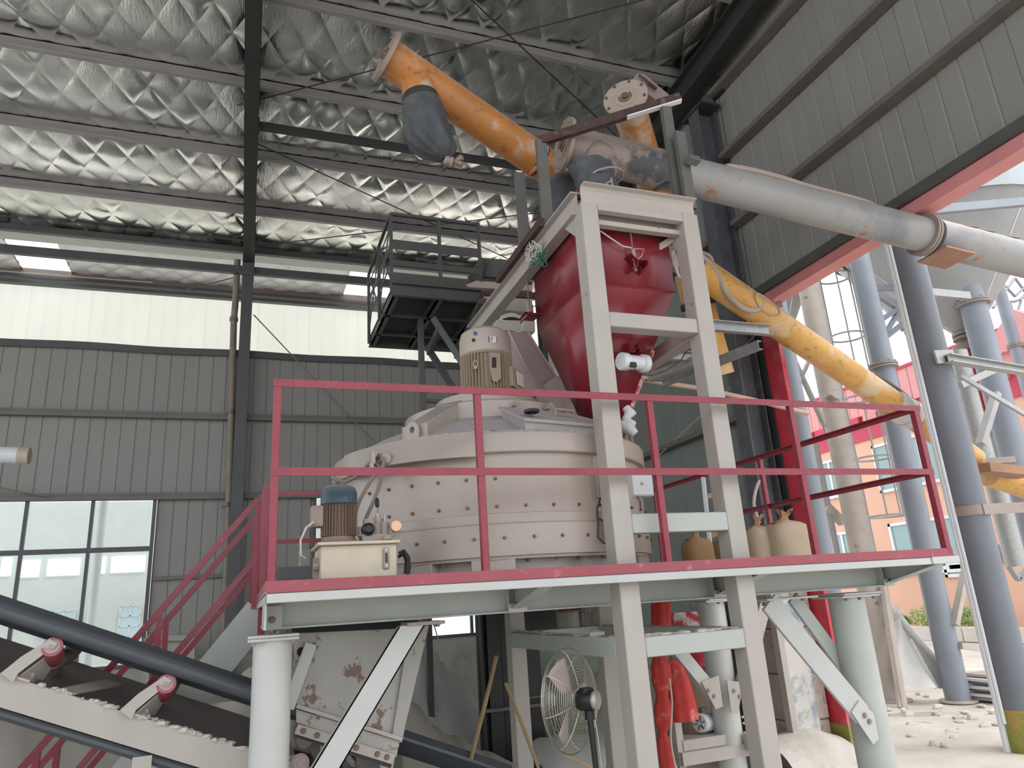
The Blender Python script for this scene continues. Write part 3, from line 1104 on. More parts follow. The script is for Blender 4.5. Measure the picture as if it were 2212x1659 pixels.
xl, xr = X0 + 0.025, X1 - 0.05
yf = Y0 + 0.02
m = MB()
m.box((X0, Y0 - 0.002, DZ - 0.012), (X1 - 0.02, Y0 + 0.006, DZ + 0.046)).box((X0, Y0, DZ + 0.04), (X1 - 0.02, Y0 + 0.035, DZ + 0.046))
obj('toe_board', m, 'red_light', gr)
m = MB()
m.box((X0, Y0, DZ), (X0 + 0.006, Y1, DZ + 0.05))
obj('toe_board', m, 'red_light', gr)
m = MB()
m.box((X1 - 0.026, Y0, DZ), (X1 - 0.02, Y1, DZ + 0.05))
obj('toe_board', m, 'red_light', gr)


def arail(a, b, name, w=0.045):
    """angle section seen from outside: upright leg with a dark recess below its top leg"""
    m = MB()
    a, b = V(a), V(b)
    m.prof(a, b, [(-w / 2, w / 2), (-w / 2, w / 2 - 0.006), (w / 2 - 0.006, w / 2 - 0.006), (w / 2 - 0.006, -w / 2), (w / 2, -w / 2), (w / 2, w / 2)])
    return obj(name, m, 'red', gr)


for z, nme in ((RT, 'top_rail'), (RM, 'mid_rail')):
    arail((X0, yf, z), (X1 - 0.02, yf, z), nme)
    arail((xr, yf, z), (xr, Y1, z), nme)
    arail((xl, Y1 - 0.02, z), (X1, Y1 - 0.02, z), nme)
    if z == RT:
        pass
for x in (xl, 1.29, 2.495, 3.667, xr):
    sq((x, yf + 0.003, DZ), (x, yf + 0.003, RT - 0.01), 0.042 if x != xr else 0.05, 'post')
for y in (5.9, Y1 - 0.02):
    sq((xr, y, DZ), (xr, y, RT - 0.01), 0.042, 'post')
sq((xl, Y1 - 0.02, DZ), (xl, Y1 - 0.02, RT - 0.01), 0.05, 'post')
sq((1.6, Y1 - 0.02, DZ), (1.6, Y1 - 0.02, RT - 0.01), 0.05, 'post')
# left side: the far post by the stair head
sq((xl, 5.95, DZ - 0.35), (xl, 5.95, RT - 0.25), 0.05, 'post')

# ---------------------------------------------------- stair
st = thing('stair', 'steep steel stair with red handrails climbing to the left end of the platform', 'stairs', (-0.9, 6.5, 0))
YN, YF = 6.15, 6.85
tn = 1.25


def sp(x, z, y):
    return V((x, y, z))


for y in (YN, YF):
    m = MB()
    a, b = V((0.12, y, 2.05)), V((0.12 - 2.05 / tn, y, 0.0))
    m.bar(a, b, 0.012, 0.24, up=(1, 0, 0))
    m.bar(a + V((0, 0.02, 0)), b + V((0, 0.02, 0)), 0.05, 0.24, up=(1, 0, 0)) if 0 else None
    obj('stringer', m, 'grey', st)
for i in range(9):
    z = 0.22 + i * 0.205
    x = 0.12 - (2.05 - z) / tn
    m = MB()
    m.box((x - 0.12, YN, z - 0.02), (x + 0.12, YF, z))
    obj('tread', m, 'grey', st)
for y, top in ((YN, A(558, 1078, Y=YN)), (YF, A(551, 1120, Y=YF))):
    for off, nme in ((0.0, 'top_rail'), (-0.47, 'mid_rail')):
        z0 = top.z + off
        a = V((top.x, y, z0))
        b = V((top.x - 1.95, y, z0 - 1.95 * tn))
        m = MB()
        m.bar(a, b, 0.04, 0.045)
        obj(nme, m, 'red', st)
    for x in (top.x, top.x - 0.66, top.x - 1.35):
        z = top.z - (top.x - x) * tn
        m = MB()
        m.bar((x, y, z - (0.85 if x == top.x else 0.62)), (x, y, z), 0.042, 0.042)
        obj('post', m, 'red', st)

# ============================================================ PLANETARY MIXER
CX, CY, RR = 1.84, 5.5, 1.235
mx = thing('planetary_mixer', 'large round beige planetary mixer with bolted drum, on the platform', 'mixer', (CX, CY, DZ - 0.01))
m = MB()
z0, z1, z2, z3 = 2.275, 2.475, 2.93, 3.07
m.lathe([(1.05, z0 - 0.02), (RR - 0.035, z0 - 0.02), (RR - 0.035, z0), (RR - 0.012, z0), (RR - 0.012, z1 - 0.035), (RR - 0.012, z1), (RR - 0.022, z1 + 0.004), (RR - 0.03, z1 + 0.03), (RR - 0.03, z2)], (CX, CY, 0), n=96)
drum = obj('drum', m, 'mixer', mx, sharp=25)
m = MB()
m.lathe([(RR - 0.034, z1 - 0.003), (RR - 0.008, z1 - 0.003), (RR - 0.008, z1 + 0.004), (RR - 0.034, z1 + 0.004)], (CX, CY, 0), n=96, capped=False)
obj('seam', m, 'flange', drum)
m = MB()
m.lathe([(RR - 0.03, z1 + 0.002), (RR - 0.016, z1 + 0.003), (RR - 0.016, z1 + 0.062), (RR - 0.03, z1 + 0.066)], (CX, CY, 0), n=96, capped=False)
obj('lower_band', m, 'mixer', mx, sharp=25)
m = MB()
m.lathe([(RR - 0.03, z2), (RR + 0.004, z2), (RR + 0.01, z2 + 0.008), (RR + 0.01, z3 - 0.012), (RR + 0.004, z3), (RR - 0.06, z3 + 0.004)], (CX, CY, 0), n=96, capped=False)
obj('rim_band', m, 'mixer', mx, sharp=25)
# lid: shallow cone to a raised ring
m = MB()
m.lathe([(RR - 0.03, z3), (0.95, z3 + 0.14), (0.62, z3 + 0.27), (0.60, z3 + 0.27), (0.60, z3 + 0.40), (0.57, z3 + 0.41), (0.0, z3 + 0.42)], (CX, CY, 0), n=72)
obj('lid', m, 'lid', mx, sharp=28)
m = MB()
m.lathe([(0.605, z3 + 0.20), (0.68, z3 + 0.22), (0.68, z3 + 0.37), (0.605, z3 + 0.40)], (CX, CY, 0), n=72, capped=False)
obj('lid_ring', m, 'mixer', mx, sharp=28)
m = MB()
m.lathe([(0.42, z3 + 0.41), (0.42, z3 + 0.52), (0.36, z3 + 0.54), (0.0, z3 + 0.54)], (CX, CY, 0), n=48)
obj('gear_housing', m, 'mixer', mx)


def polar(a, r, z):
    return V((CX + math.cos(a) * r, CY + math.sin(a) * r, z))


# box arms from ring to rim ending in lifting eyes
def eye(a):
    e = V((math.cos(a), math.sin(a), 0))
    t = V((-e.y, e.x, 0))
    m = MB()
    p0, p1 = polar(a, 0.6, z3 + 0.28), polar(a, 1.13, z3 + 0.04)
    h0, h1 = 0.13, 0.09
    q = [p0 - t * 0.09, p1 - t * 0.09, p1 - t * 0.09 + V((0, 0, h1)), p0 - t * 0.09 + V((0, 0, h0))]
    m.prism(q, t * 0.18)
    g = obj('lid_arm', m, 'mixer', mx, bev=0.004)
    m = MB()
    c = polar(a, 1.165, z3 + 0.075)
    # plate with a rounded head and a hole, standing in the tangential plane
    n = 20
    ring_o, ring_i = [], []
    for i in range(n):
        b = 2 * PI * i / n
        ox, oz = math.cos(b) * 0.052, math.sin(b) * 0.062
        if oz < 0:
            ox = 0.052 if ox > 0 else -0.052
            oz = -0.062
        ring_o.append(c + t * ox + V((0, 0, oz)))
        ring_i.append(c + t * math.cos(b) * 0.02 + V((0, 0, math.sin(b) * 0.024 + 0.006)))
    vs = ring_o + ring_i + [v + e * 0.016 for v in ring_o] + [v + e * 0.016 for v in ring_i]
    fs = []
    for i in range(n):
        j = (i + 1) % n
        fs += [(i, j, n + j, n + i), (2 * n + j, 2 * n + i, 3 * n + i, 3 * n + j), (j, i, 2 * n + i, 2 * n + j), (n + i, n + j, 3 * n + j, 3 * n + i)]
    m.add(vs, fs)
    m.prism([c + t * -0.1 + e * -0.02 + V((0, 0, -0.062)), c + t * 0.1 + e * -0.02 + V((0, 0, -0.062)), c + t * 0.1 + e * -0.02 + V((0, 0, 0.045)), c + t * -0.1 + e * -0.02 + V((0, 0, 0.045))], e * -0.03)
    obj('lifting_eye', m, 'mixer', g, sharp=40)


for px_, py_ in ((893, 945), (1378, 938)):
    best = min((abs(((A(px_, py_, Z=z3 + 0.1) - V((CX + math.cos(k / 100) * 1.165, CY + math.sin(k / 100) * 1.165, z3 + 0.1)))).cross(ray(px_, py_)).length if False else abs((lambda q: q.x / q.y)(ray(px_, py_)) - (CX + math.cos(k / 100) * 1.165) / (CY + math.sin(k / 100) * 1.165))), k / 100) for k in range(-300, 0))
    eye(best[1])
eye(1.6)
# front inspection door with two hooks, a handle, a hand wheel and a black latch
ac = -1.37
e = V((math.cos(ac), math.sin(ac), 0))
t = V((-e.y, e.x, 0))


def lidpt(u, r, h=0.0):
    """u along the tangent, r radius, h above the lid cone"""
    s_ = (1.205 - r) / (1.205 - 0.62)
    return V((CX, CY, 0)) + e * r + t * u + V((0, 0, z3 + 0.27 * s_ * 1.0 + h))


m = MB()
q = [lidpt(-0.40, 1.18, 0.05), lidpt(0.42, 1.18, 0.05), lidpt(0.30, 0.76, 0.05), lidpt(-0.34, 0.76, 0.05)]
m.prism(q, (0, 0, 0.022))
m.prism([lidpt(-0.38, 1.16, -0.03), lidpt(0.40, 1.16, -0.03), lidpt(0.29, 0.78, -0.03), lidpt(-0.32, 0.78, -0.03)], (0, 0, 0.08))
door = obj('inspection_door', m, 'lid', mx)
for u in (-0.16, 0.14):
    m = MB()
    m.prism([lidpt(u, 0.82, 0.05), lidpt(u, 0.70, 0.03), lidpt(u, 0.69, 0.12), lidpt(u, 0.73, 0.14)], t * 0.02)
    m.tube(lidpt(u - 0.03, 0.71, 0.09), lidpt(u + 0.05, 0.71, 0.09), 0.014, 10)
    obj('hinge', m, 'mixer', door)
m = MB()
m.path([lidpt(-0.02, 1.0, 0.06), lidpt(-0.02, 1.02, 0.13), lidpt(0.14, 1.02, 0.13), lidpt(0.14, 1.0, 0.06)], 0.013, 8)
obj('handle', m, 'flange', door)
for u, mm in ((-0.30, 'black'), (0.30, 'rust')):
    m = MB()
    c = lidpt(u, 1.13, 0.10)
    if mm == 'black':
        m.lathe([(0.034, 0), (0.052, 0.004), (0.052, 0.022), (0.034, 0.028), (0.030, 0.012)], c, (0, 0, 1), 20, capped=False)
        for k in range(3):
            a_ = k * 2.1
            m.path([c + V((0, 0, 0.008)), c + V((math.cos(a_) * 0.038, math.sin(a_) * 0.038, 0.010))], 0.006, 6)
        m.tube(c - V((0, 0, 0.005)), c + V((0, 0, 0.03)), 0.012, 10)
    else:
        m.box(c - V((0.02, 0.02, 0.01)), c + V((0.02, 0.02, 0.045)))
    k = obj('hand_wheel' if mm == 'black' else 'latch', m, mm, door)
    m = MB()
    m.tube(c - V((0, 0, 0.08)), c, 0.008, 8)
    m.box(c - V((0.018, 0.006, 0.10)), c - V((-0.018, -0.006, 0.05)))
    obj('latch_bolt', m, 'steel', k)
# crust of spilt powder along the rim edge
m = MB()
rn = random.Random(5)
for i in range(130):
    a = -2.6 + 2.2 * i / 130
    p_ = polar(a, RR - 0.05 + rn.uniform(-0.015, 0.02), z3 + 0.012)
    m.blob(p_, (rn.uniform(0.01, 0.03), rn.uniform(0.008, 0.018), rn.uniform(0.003, 0.009)), 6, 4, 0.2, i)
c_ = obj('powder_crust', m, 'powder', mx)
c_['kind'] = 'stuff'
# drum bolts, three rows
bp = MB()
bp.tube((0, 0, 0), (0, -0.003, 0), 0.013, 10)
bp.tube((0, -0.003, 0), (0, -0.013, 0), 0.009, 6)
bp.tube((0, -0.013, 0), (0, -0.020, 0), 0.005, 6)
b0 = None
for z, r, off in ((2.585, RR - 0.03, 0.0), (2.385, RR - 0.012, 0.03), (2.765, RR - 0.03, 0.0)):
    for i in range(40):
        a = 2 * PI * i / 40 + off + 0.02
        if z > 2.7 and (-PI * 0.56 < (a - 2 * PI if a > PI else a) < 0.2):
            continue
        w0 = polar(a, r, z)
        rot = Quaternion((0, 0, 1), a + PI / 2)
        if b0 is None:
            b0 = obj('bolt', bp, 'bolt', mx, at=(0, 0, 0))
            b0.location = w0 - WO[mx.name]
            b0.rotation_mode = 'QUATERNION'
            b0.rotation_quaternion = rot
        else:
            inst(b0, w0, mx, rot)
# skirt and feet under the drum with their bolts
m = MB()
m.lathe([(1.02, DZ - 0.005), (1.10, DZ - 0.005), (1.10, z0 - 0.01), (1.02, z0 - 0.01)], (CX, CY, 0), n=60, capped=False)
obj('base_ring', m, 'mixer', mx)
for a in (-2.35, -1.9, -0.75, -0.35, 0.6, 2.2):
    m = MB()
    c = polar(a, 1.1, 0)
    e2 = V((math.cos(a), math.sin(a), 0))
    t2 = V((-e2.y, e2.x, 0))
    m.prism([c - t2 * 0.14 + V((0, 0, DZ - 0.008)), c + t2 * 0.14 + V((0, 0, DZ - 0.008)), c + t2 * 0.14 + V((0, 0, z0 + 0.05)), c - t2 * 0.14 + V((0, 0, z0 + 0.05))], e2 * 0.09)
    obj('foot', m, 'mixer', mx, bev=0.004)
for i in range(14):
    a = -2.5 + i * 0.16
    b = MB()
    b.hexbolt(polar(a, 1.16 - 0.03 * (i % 2), z0 - 0.022), (0, 0, -1), 0.011, 0.014)
    obj('bolt', b, 'bolt', mx)
# small plates and brackets on the right flank
c = A(1388, 1060, Y=5.05)
jb = thing('junction_box', 'pale grey switch box with a yellow warning sign on the mixer flank', 'switch box', A(1388, 1082, Y=4.62))
p0, p1 = A(1362, 1072, Y=4.60), A(1408, 1020, Y=4.60)
m = MB()
m.box((p0.x, 4.60, p0.z), (p1.x, 4.74, p1.z))
obj('box_body', m, 'frame_white', jb, bev=0.006)
m = MB()
m.box((p0.x + 0.008, 4.592, p0.z + 0.008), (p1.x - 0.008, 4.60, p1.z - 0.008))
lidb = obj('box_lid', m, 'frame_white', jb, bev=0.003)
m = MB()
cc = A(1387, 1044, Y=4.588)
m.prism([cc + V((-0.015, 0, -0.012)), cc + V((0.015, 0, -0.012)), cc + V((0, 0, 0.016))], (0, 0.003, 0))
obj('warning_sign', m, 'label_yellow', lidb)
for i in range(4):
    m = MB()
    x = p0.x + 0.02 + i * 0.03
    m.tube((x, 4.66, p0.z - 0.022), (x, 4.66, p0.z), 0.008, 8)
    obj('cable_gland', m, 'label_white', jb)
    m = MB()
    m.path([(x, 4.66, p0.z - 0.02), (x + 0.004 * math.sin(i), 4.665, p0.z - 0.08), (x - 0.012, 4.67, p0.z - 0.12)], 0.0035, 6)
    obj('lead', m, 'cable_dark', jb)
cd = thing('cable_duct', 'slim beige cable conduit box on the mixer drum beside the tower leg', 'conduit', A(1305, 1072, Y=4.36))
a, b = A(1301, 1075, Y=4.34), A(1294, 1013, Y=4.34)
m = MB()
m.bar(a, b, 0.045, 0.07, up=(1, 0, 0))
obj('conduit_box', m, 'mixer', cd, bev=0.003)
m = MB()
m.path([A(1286, 925, Y=4.36), A(1297, 945, Y=4.33), A(1296, 990, Y=4.32), A(1293, 1013, Y=4.33)], 0.005, 6)
obj('lead', m, 'cable_dark', cd)
m = MB()
m.path([A(1297, 1075, Y=4.33), A(1290, 1100, Y=4.31), A(1293, 1130, Y=4.3), A(1292, 1160, Y=4.3), A(1305, 1174, Y=4.3), A(1322, 1168, Y=4.3), A(1324, 1140, Y=4.3), A(1314, 1105, Y=4.31), A(1303, 1076, Y=4.33)], 0.0055, 6)
obj('lead', m, 'cable_dark', cd)
m = MB()
m.path([A(1290, 1095, Y=4.3), A(1291, 1118, Y=4.29), A(1302, 1124, Y=4.28), A(1318, 1118, Y=4.28)], 0.0055, 6)
obj('lead', m, 'cable_dark', cd)

# white blocks of the drum at the right-hand base
m = MB()
p0 = A(1378, 1200, Y=4.75)
m.prism([A(1368, 1142, Y=4.72), A(1398, 1146, Y=4.72), A(1398, 1197, Y=4.72), A(1368, 1192, Y=4.72)], (0, 0.25, 0))
obj('side_bracket', m, 'frame_white', mx, bev=0.004)

# flared hood on the left of the rim with its hose brackets
m = MB()
pts = []
a0, a1 = -2.85, -1.95
n = 14
vs, fs = [], []
for i in range(n + 1):
    a = a0 + (a1 - a0) * i / n
    vs += [polar(a, RR + 0.012, z2 - 0.02), polar(a, RR + 0.05 + 0.05 * math.sin(PI * i / n), z2 - 0.03), polar(a, RR + 0.03, z3 + 0.0)]
for i in range(n):
    fs += [(3 * i, 3 * i + 3, 3 * i + 4, 3 * i + 1), (3 * i + 1, 3 * i + 4, 3 * i + 5, 3 * i + 2)]
m.add(vs, fs)
obj('rim_guard', m, 'mixer', mx)

# ---------------------------------------------------- drive motor
mo = thing('drive_motor', 'big beige finned electric motor standing upright on top of the mixer', 'motor', (1.86, 5.42, 3.61))
mxx, myy = 1.86, 5.5
zb, zt = 3.60, 4.255
zc_ = A(1052, 753, Y=5.28).z
m = MB()
m.lathe([(0.205, zc_ - 0.02), (0.222, zc_), (0.222, zt - 0.10), (0.207, zt - 0.045), (0.16, zt - 0.012), (0.0, zt)], (mxx, myy, 0), n=48)
cw = obj('fan_cowl', m, 'cowl', mo, sharp=25)
m = MB()
m.lathe([(0.19, zb + 0.03), (0.19, zc_ + 0.02)], (mxx, myy, 0), n=48)
body = obj('motor_body', m, 'finbeige', mo)
for i in range(46):
    a = 2 * PI * i / 46
    if -0.95 < (a - 2 * PI if a > PI else a) < -0.05 and False:
        continue
    m = MB()
    e_ = V((math.cos(a), math.sin(a), 0))
    t_ = V((-e_.y, e_.x, 0)) * 0.0045
    c0 = V((mxx, myy, 0)) + e_ * 0.185
    m.add([c0 - t_ + V((0, 0, zb + 0.06)), c0 + t_ + V((0, 0, zb + 0.06)), c0 + e_ * 0.04 + t_ * 0.6 + V((0, 0, zb + 0.085)), c0 + e_ * 0.04 - t_ * 0.6 + V((0, 0, zb + 0.085)),
           c0 - t_ + V((0, 0, zc_)), c0 + t_ + V((0, 0, zc_)), c0 + e_ * 0.04 + t_ * 0.6 + V((0, 0, zc_)), c0 + e_ * 0.04 - t_ * 0.6 + V((0, 0, zc_))],
          [(0, 3, 2, 1), (4, 5, 6, 7), (0, 1, 5, 4), (1, 2, 6, 5), (2, 3, 7, 6), (3, 0, 4, 7)])
    obj('fin', m, 'finbeige', body)
m = MB()
m.lathe([(0.27, zb - 0.03), (0.27, zb), (0.22, zb + 0.03), (0.21, zb + 0.07)], (mxx, myy, 0), n=48)
obj('mounting_flange', m, 'finbeige', mo)
# flat pad with the name plate and the terminal box at the right
def mp(px_, py_, yy):
    return A(px_, py_, Y=yy)
a = mp(1068, 768, 5.245)
m = MB()
m.prism([mp(1058, 760, 5.27), mp(1081, 762, 5.27), mp(1083, 815, 5.27), mp(1074, 826, 5.27), mp(1064, 822, 5.27), mp(1060, 800, 5.27)], (0, 0.05, 0))
pad = obj('plate_pad', m, 'finbeige', mo, bev=0.003)
m = MB()
m.prism([mp(1063, 772, 5.262), mp(1072, 772, 5.262), mp(1072, 794, 5.262), mp(1063, 793, 5.262)], (0, 0.004, 0))
obj('name_plate', m, 'black', pad)
tb = MB()
tb.prism([mp(1106, 790, 5.30), mp(1129, 805, 5.42), mp(1132, 848, 5.42), mp(1109, 832, 5.30)], (-0.12, 0.14, 0))
bx = obj('terminal_box', tb, 'finbeige', mo, bev=0.006)
tb = MB()
tb.prism([mp(1115, 801, 5.335), mp(1129, 810, 5.41), mp(1130, 838, 5.41), mp(1118, 831, 5.335)], (0.005, -0.003, 0))
obj('terminal_box_label', tb, 'label_white', bx)
c = V((mxx, myy, 0))
def oncowl(px_, py_, r=0.2235):
    # line of sight meets the cylinder of the cowl
    d = ray(px_, py_)
    A_, B_, C_ = d.x ** 2 + d.y ** 2, -2 * (d.x * mxx + d.y * myy), mxx ** 2 + myy ** 2 - r * r
    disc = max(B_ * B_ - 4 * A_ * C_, 0)
    return CAM + d * ((-B_ - math.sqrt(disc)) / (2 * A_))
m = MB()
p_ = oncowl(1023, 735)
nrm = (V((p_.x - mxx, p_.y - myy, 0))).normalized()
m.tube(p_ - nrm * 0.005, p_ + nrm * 0.004, 0.016, 16)
obj('cowl_plug', m, 'black', cw)


def decal(q, mm, parent, name='label', r=0.225):
    m = MB()
    pts = [oncowl(*p, r=r) for p in q]
    n0 = V((pts[0].x - mxx, pts[0].y - myy, 0)).normalized()
    m.prism(pts, n0 * 0.002)
    return obj(name, m, mm, parent)


decal([(1055, 727), (1073, 727), (1073, 740), (1055, 740)], 'label_white', cw)
decal([(1055, 727), (1057.5, 727), (1057.5, 739), (1055, 739)], 'label_blue', cw, 'label_stripe', 0.2275)
decal([(1072, 727), (1073, 727), (1073, 740), (1072, 740)], 'label_blue', cw, 'label_stripe', 0.2275)
decal([(1060, 729), (1064, 729), (1064, 731), (1060, 731)], 'label_red', cw, 'label_print', 0.2275)
decal([(1060, 733), (1064, 733), (1064, 734), (1060, 734)], 'label_red', cw, 'label_print', 0.2275)
decal([(1060, 735.5), (1061.5, 735.5), (1061.5, 738), (1060, 738)], 'label_red', cw, 'label_print', 0.2275)
decal([(1023, 716), (1030, 717), (1031, 722), (1027, 725), (1023, 722)], 'label_blue', cw, 'round_sticker')
# lifting ring on the fins
m = MB()
p_ = oncowl(1026, 790, 0.24)
m.path([p_ + V((0.02 * math.cos(k * PI / 5), -0.015, 0.03 * math.sin(k * PI / 5) + 0.01)) for k in range(10)], 0.005, 6, closed=True)
m.tube(p_ + V((0, 0.01, -0.02)), p_ + V((0, -0.02, -0.02)), 0.014, 8)
obj('lifting_ring', m, 'cowl', mo)

# ============================================================ HOPPER TOWER
TX0, TX1, TY0, TY1 = 2.185, 3.195, 4.115, 6.34
LW = 0.14
tw = thing('hopper_tower', 'tall beige box-section frame straddling the mixer and holding the red hopper', 'steel frame', (2.7, 5, 0))


def post(x, y, z0, z1, nm='leg', mm='beige'):
    m = MB()
    m.box((x, y, z0), (x + LW, y + LW, z1))
    return obj(nm, m, mm, tw, bev=0.006)


post(TX0, TY0, 0, 4.76)
post(TX1 - LW, TY0, 0, 4.79)
post(TX0, TY1 - LW, 0, 2.04)
post(TX1 - LW, TY1 - LW, 0, 2.04)
post(TX0 - 0.0, 6.74, DZ - 0.01, 4.66)
post(TX1 - LW, 6.74, DZ - 0.01, 4.66)


def hbar(a, b, w, h, nm='cross_beam', mm='beige', up=(0, 0, 1)):
    m = MB()
    m.bar(a, b, w, h, up=up)
    return obj(nm, m, mm, tw, bev=0.006)


zl = 1.68
h_ = 0.12
hbar((TX0 + LW, TY0 + 0.06, zl), (TX1 - LW, TY0 + 0.06, zl), 0.12, h_, mm='grey')
hbar((TX0 + 0.06, TY0 + LW, zl), (TX0 + 0.06, TY1 - LW, zl), 0.12, h_, mm='grey')
hbar((TX1 - 0.07, TY0 + LW, zl), (TX1 - 0.07, TY1 - LW, zl), 0.12, h_, mm='grey')
hbar((TX0 + LW, TY1 - 0.06, zl), (TX1 - LW, TY1 - 0.06, zl), 0.12, h_, mm='white_grey')
zm = 2.43
hbar((TX0 + LW, TY0 + 0.05, zm), (TX1 - LW, TY0 + 0.05, zm), 0.10, 0.125, mm='grey')
hbar((TX0 + LW, TY0 + 0.07, 3.853), (TX1 - LW, TY0 + 0.07, 3.853), 0.12, 0.112)
hbar((TX1 - 0.07, TY0 + LW, 3.853), (TX1 - 0.07, 6.74, 3.853), 0.12, 0.112)
# powder lying on the low beams
m = MB()
rn = random.Random(2)
for i in range(46):
    q = rn.random()
    if i % 2:
        c_ = V((TX0 + LW + q * 0.72, TY0 + 0.06 + rn.uniform(-0.03, 0.03), zl + h_ / 2 + 0.004))
    else:
        c_ = V((TX0 + 0.06 + rn.uniform(-0.03, 0.03), TY0 + LW + q * 1.9, zl + h_ / 2 + 0.004))
    m.blob(c_, (rn.uniform(0.02, 0.06), rn.uniform(0.02, 0.05), rn.uniform(0.004, 0.014)), 7, 5, 0.2, i)
m.blob((TX0 + 0.06, 4.62, zl + h_ / 2 + 0.01), (0.05, 0.06, 0.03), 8, 6, 0.2, 3)
q_ = obj('powder', m, 'powder', tw)
q_['kind'] = 'stuff'
# top: side I-beams, front channel with a rolled top, lower angle carrying the load rod
zi = 4.79
for x in (TX0 + 0.015, TX1 - 0.02):
    m = MB()
    m.ibeam((x, TY0 + 0.075, zi), (x, 6.95, zi), 0.19, 0.10, 0.007, 0.012)
    obj('top_beam', m, 'beige', tw)
m = MB()
za = 4.735
m.prof((TX0 + 0.015, TY0 + 0.02, za), (TX1 - 0.02, TY0 + 0.02, za), [(0.0, 0), (0.012, 0), (0.012, 0.13), (0.03, 0.155), (0.075, 0.16), (0.075, 0.168), (0.02, 0.168), (0.0, 0.14)][::-1], up=(0, 0, 1))
obj('top_beam', m, 'beige', tw, bev=0.003)
m = MB()
m.bar((TX0 + LW, TY0 + 0.03, 4.735), (TX1 - LW, TY0 + 0.03, 4.735), 0.06, 0.045)
m.bar((TX0 + LW, TY0 + 0.10, 4.655), (TX1 - LW + 0.01, TY0 + 0.10, 4.655), 0.06, 0.04)
m.box((TX0 + LW, TY0 + 0.13, 4.66), (TX1 - LW, TY0 + 0.135, 4.80))
obj('top_beam', m, 'beige', tw, bev=0.002)
# knee plates
m = MB()
for x, s_ in ((TX0, 1), (TX1 - LW, 1)):
    m.prism([(x, TY0 + LW, 4.55), (x, TY0 + LW, 4.70), (x, TY0 + LW + 0.16, 4.70)], (LW * 0.9, 0, 0))
obj('knee_plate', m, 'beige', tw)
m = MB()
m.bar((TX1 - LW + 0.02, TY0 + 0.16, 4.66), (TX1 - LW - 0.11, TY0 + 0.22, 4.58), 0.03, 0.05)
obj('knee_brace', m, 'beige', tw)

# ---------------------------------------------------- red weighing hopper
hp = thing('weighing_hopper', 'glossy red tapered steel hopper hanging in the beige frame above the mixer', 'hopper', (2.63, 4.8, 3.2))
HX0, HX1, HY0, HY1 = 2.285, 3.03, 4.32, 5.30
zs = A(1269, 612, Y=HY0).z
zt_ = 4.93
ox, oy, oz = 2.59, 4.85, 3.28
oh = 0.12
T = 0.006
top = [(HX0, HY0), (HX1, HY0), (HX1, HY1), (HX0, HY1)]
bot = [(ox - oh, oy - oh), (ox + oh, oy - oh), (ox + oh, oy + oh), (ox - oh, oy + oh)]
m = MB()
m.add([(x, y, zt_) for x, y in top] + [(x, y, zs) for x, y in top], [(i, (i + 1) % 4, 4 + (i + 1) % 4, 4 + i) for i in range(4)])
obj('hopper_body', m, 'hopper', hp, solid=0.008)
m = MB()
m.add([(x, y, zs) for x, y in top] + [(x, y, oz) for x, y in bot], [(i, (i + 1) % 4, 4 + (i + 1) % 4, 4 + i) for i in range(4)])
cone = obj('hopper_cone', m, 'hopper', hp, solid=0.008)
m = MB()
for i in range(4):
    a, b = V((*top[i], zs)), V((*top[(i + 1) % 4], zs))
    m.bar(a, b, 0.012, 0.008)
obj('seam_weld', m, 'hopper', hp)
m = MB()
m.add([(x, y, oz) for x, y in bot] + [(ox + (x - ox) * 0.9, oy + (y - oy) * 0.9, oz - 0.12) for x, y in bot], [(i, (i + 1) % 4, 4 + (i + 1) % 4, 4 + i) for i in range(4)])
m.bar((ox + oh, oy - oh, oz + 0.02), (HX0 + (HX1 - HX0) * 0.72, HY0 + 0.1, zs - 0.35), 0.03, 0.02) if 0 else None
obj('outlet', m, 'hopper', hp, solid=0.01)
m = MB()
m.box((HX0 - 0.03, HY0 - 0.02, zt_ - 0.02), (HX0, HY1 + 1.2, zt_ + 0.05)).box((HX0 - 0.03, HY0 - 0.02, zt_ - 0.02), (HX1 + 0.03, HY0, zt_ + 0.02))
obj('top_flange', m, 'hopper', hp)
m = MB()
m.box((HX0, HY0, zt_ + 0.0), (HX1, HY1, zt_ + 0.006))
obj('cover_plate', m, 'flange', hp)
# worn pale edge strip on the right lower corner
a, b = V((HX1 - 0.27, HY0 + 0.2, zs - 0.42)), V((ox + oh, oy - oh, oz))
m = MB()
a = V((HX1, HY0, zs)).lerp(V((ox + oh, oy - oh, oz)), 0.45)
m.bar(a, V((ox + oh, oy - oh, oz)), 0.02, 0.04, up=(1, -1, 0.2))
obj('edge_strip', m, mat('chipped_red_white', '#b8434a', 0.5, patch=('#e0c9c4', 18, 0.5, 0.56)), hp)
# hexagonal lug with the load rod
fy = HY0 - 0.005
m = MB()
def fp(px_, py_, yy=fy):
    return A(px_, py_, Y=yy)
for side in ([(1350, 562), (1364, 575), (1364, 587), (1353, 595)], [(1386, 577), (1386, 587), (1379, 594)], [(1364, 575), (1386, 577)]):
    pass
q = [(1349, 560), (1364, 574), (1385, 575), (1386, 586), (1379, 596)]
for i in range(len(q) - 1):
    a, b = fp(*q[i]), fp(*q[i + 1])
    m.prism([a, b, b + V((0, 0, 0.006)), a + V((0, 0, 0.006))], (0, -0.10, 0))
a, b = fp(1364, 587), fp(1352, 594)
m.prism([a, b, b + V((0, 0, 0.006)), a + V((0, 0, 0.006))], (0, -0.10, 0))
a, b = fp(1364, 575), fp(1364, 587)
m.prism([a, b, b + V((0.005, 0, 0)), a + V((0.005, 0, 0))], (0, -0.10, 0))
obj('hanger_lug', m, 'hopper', hp)
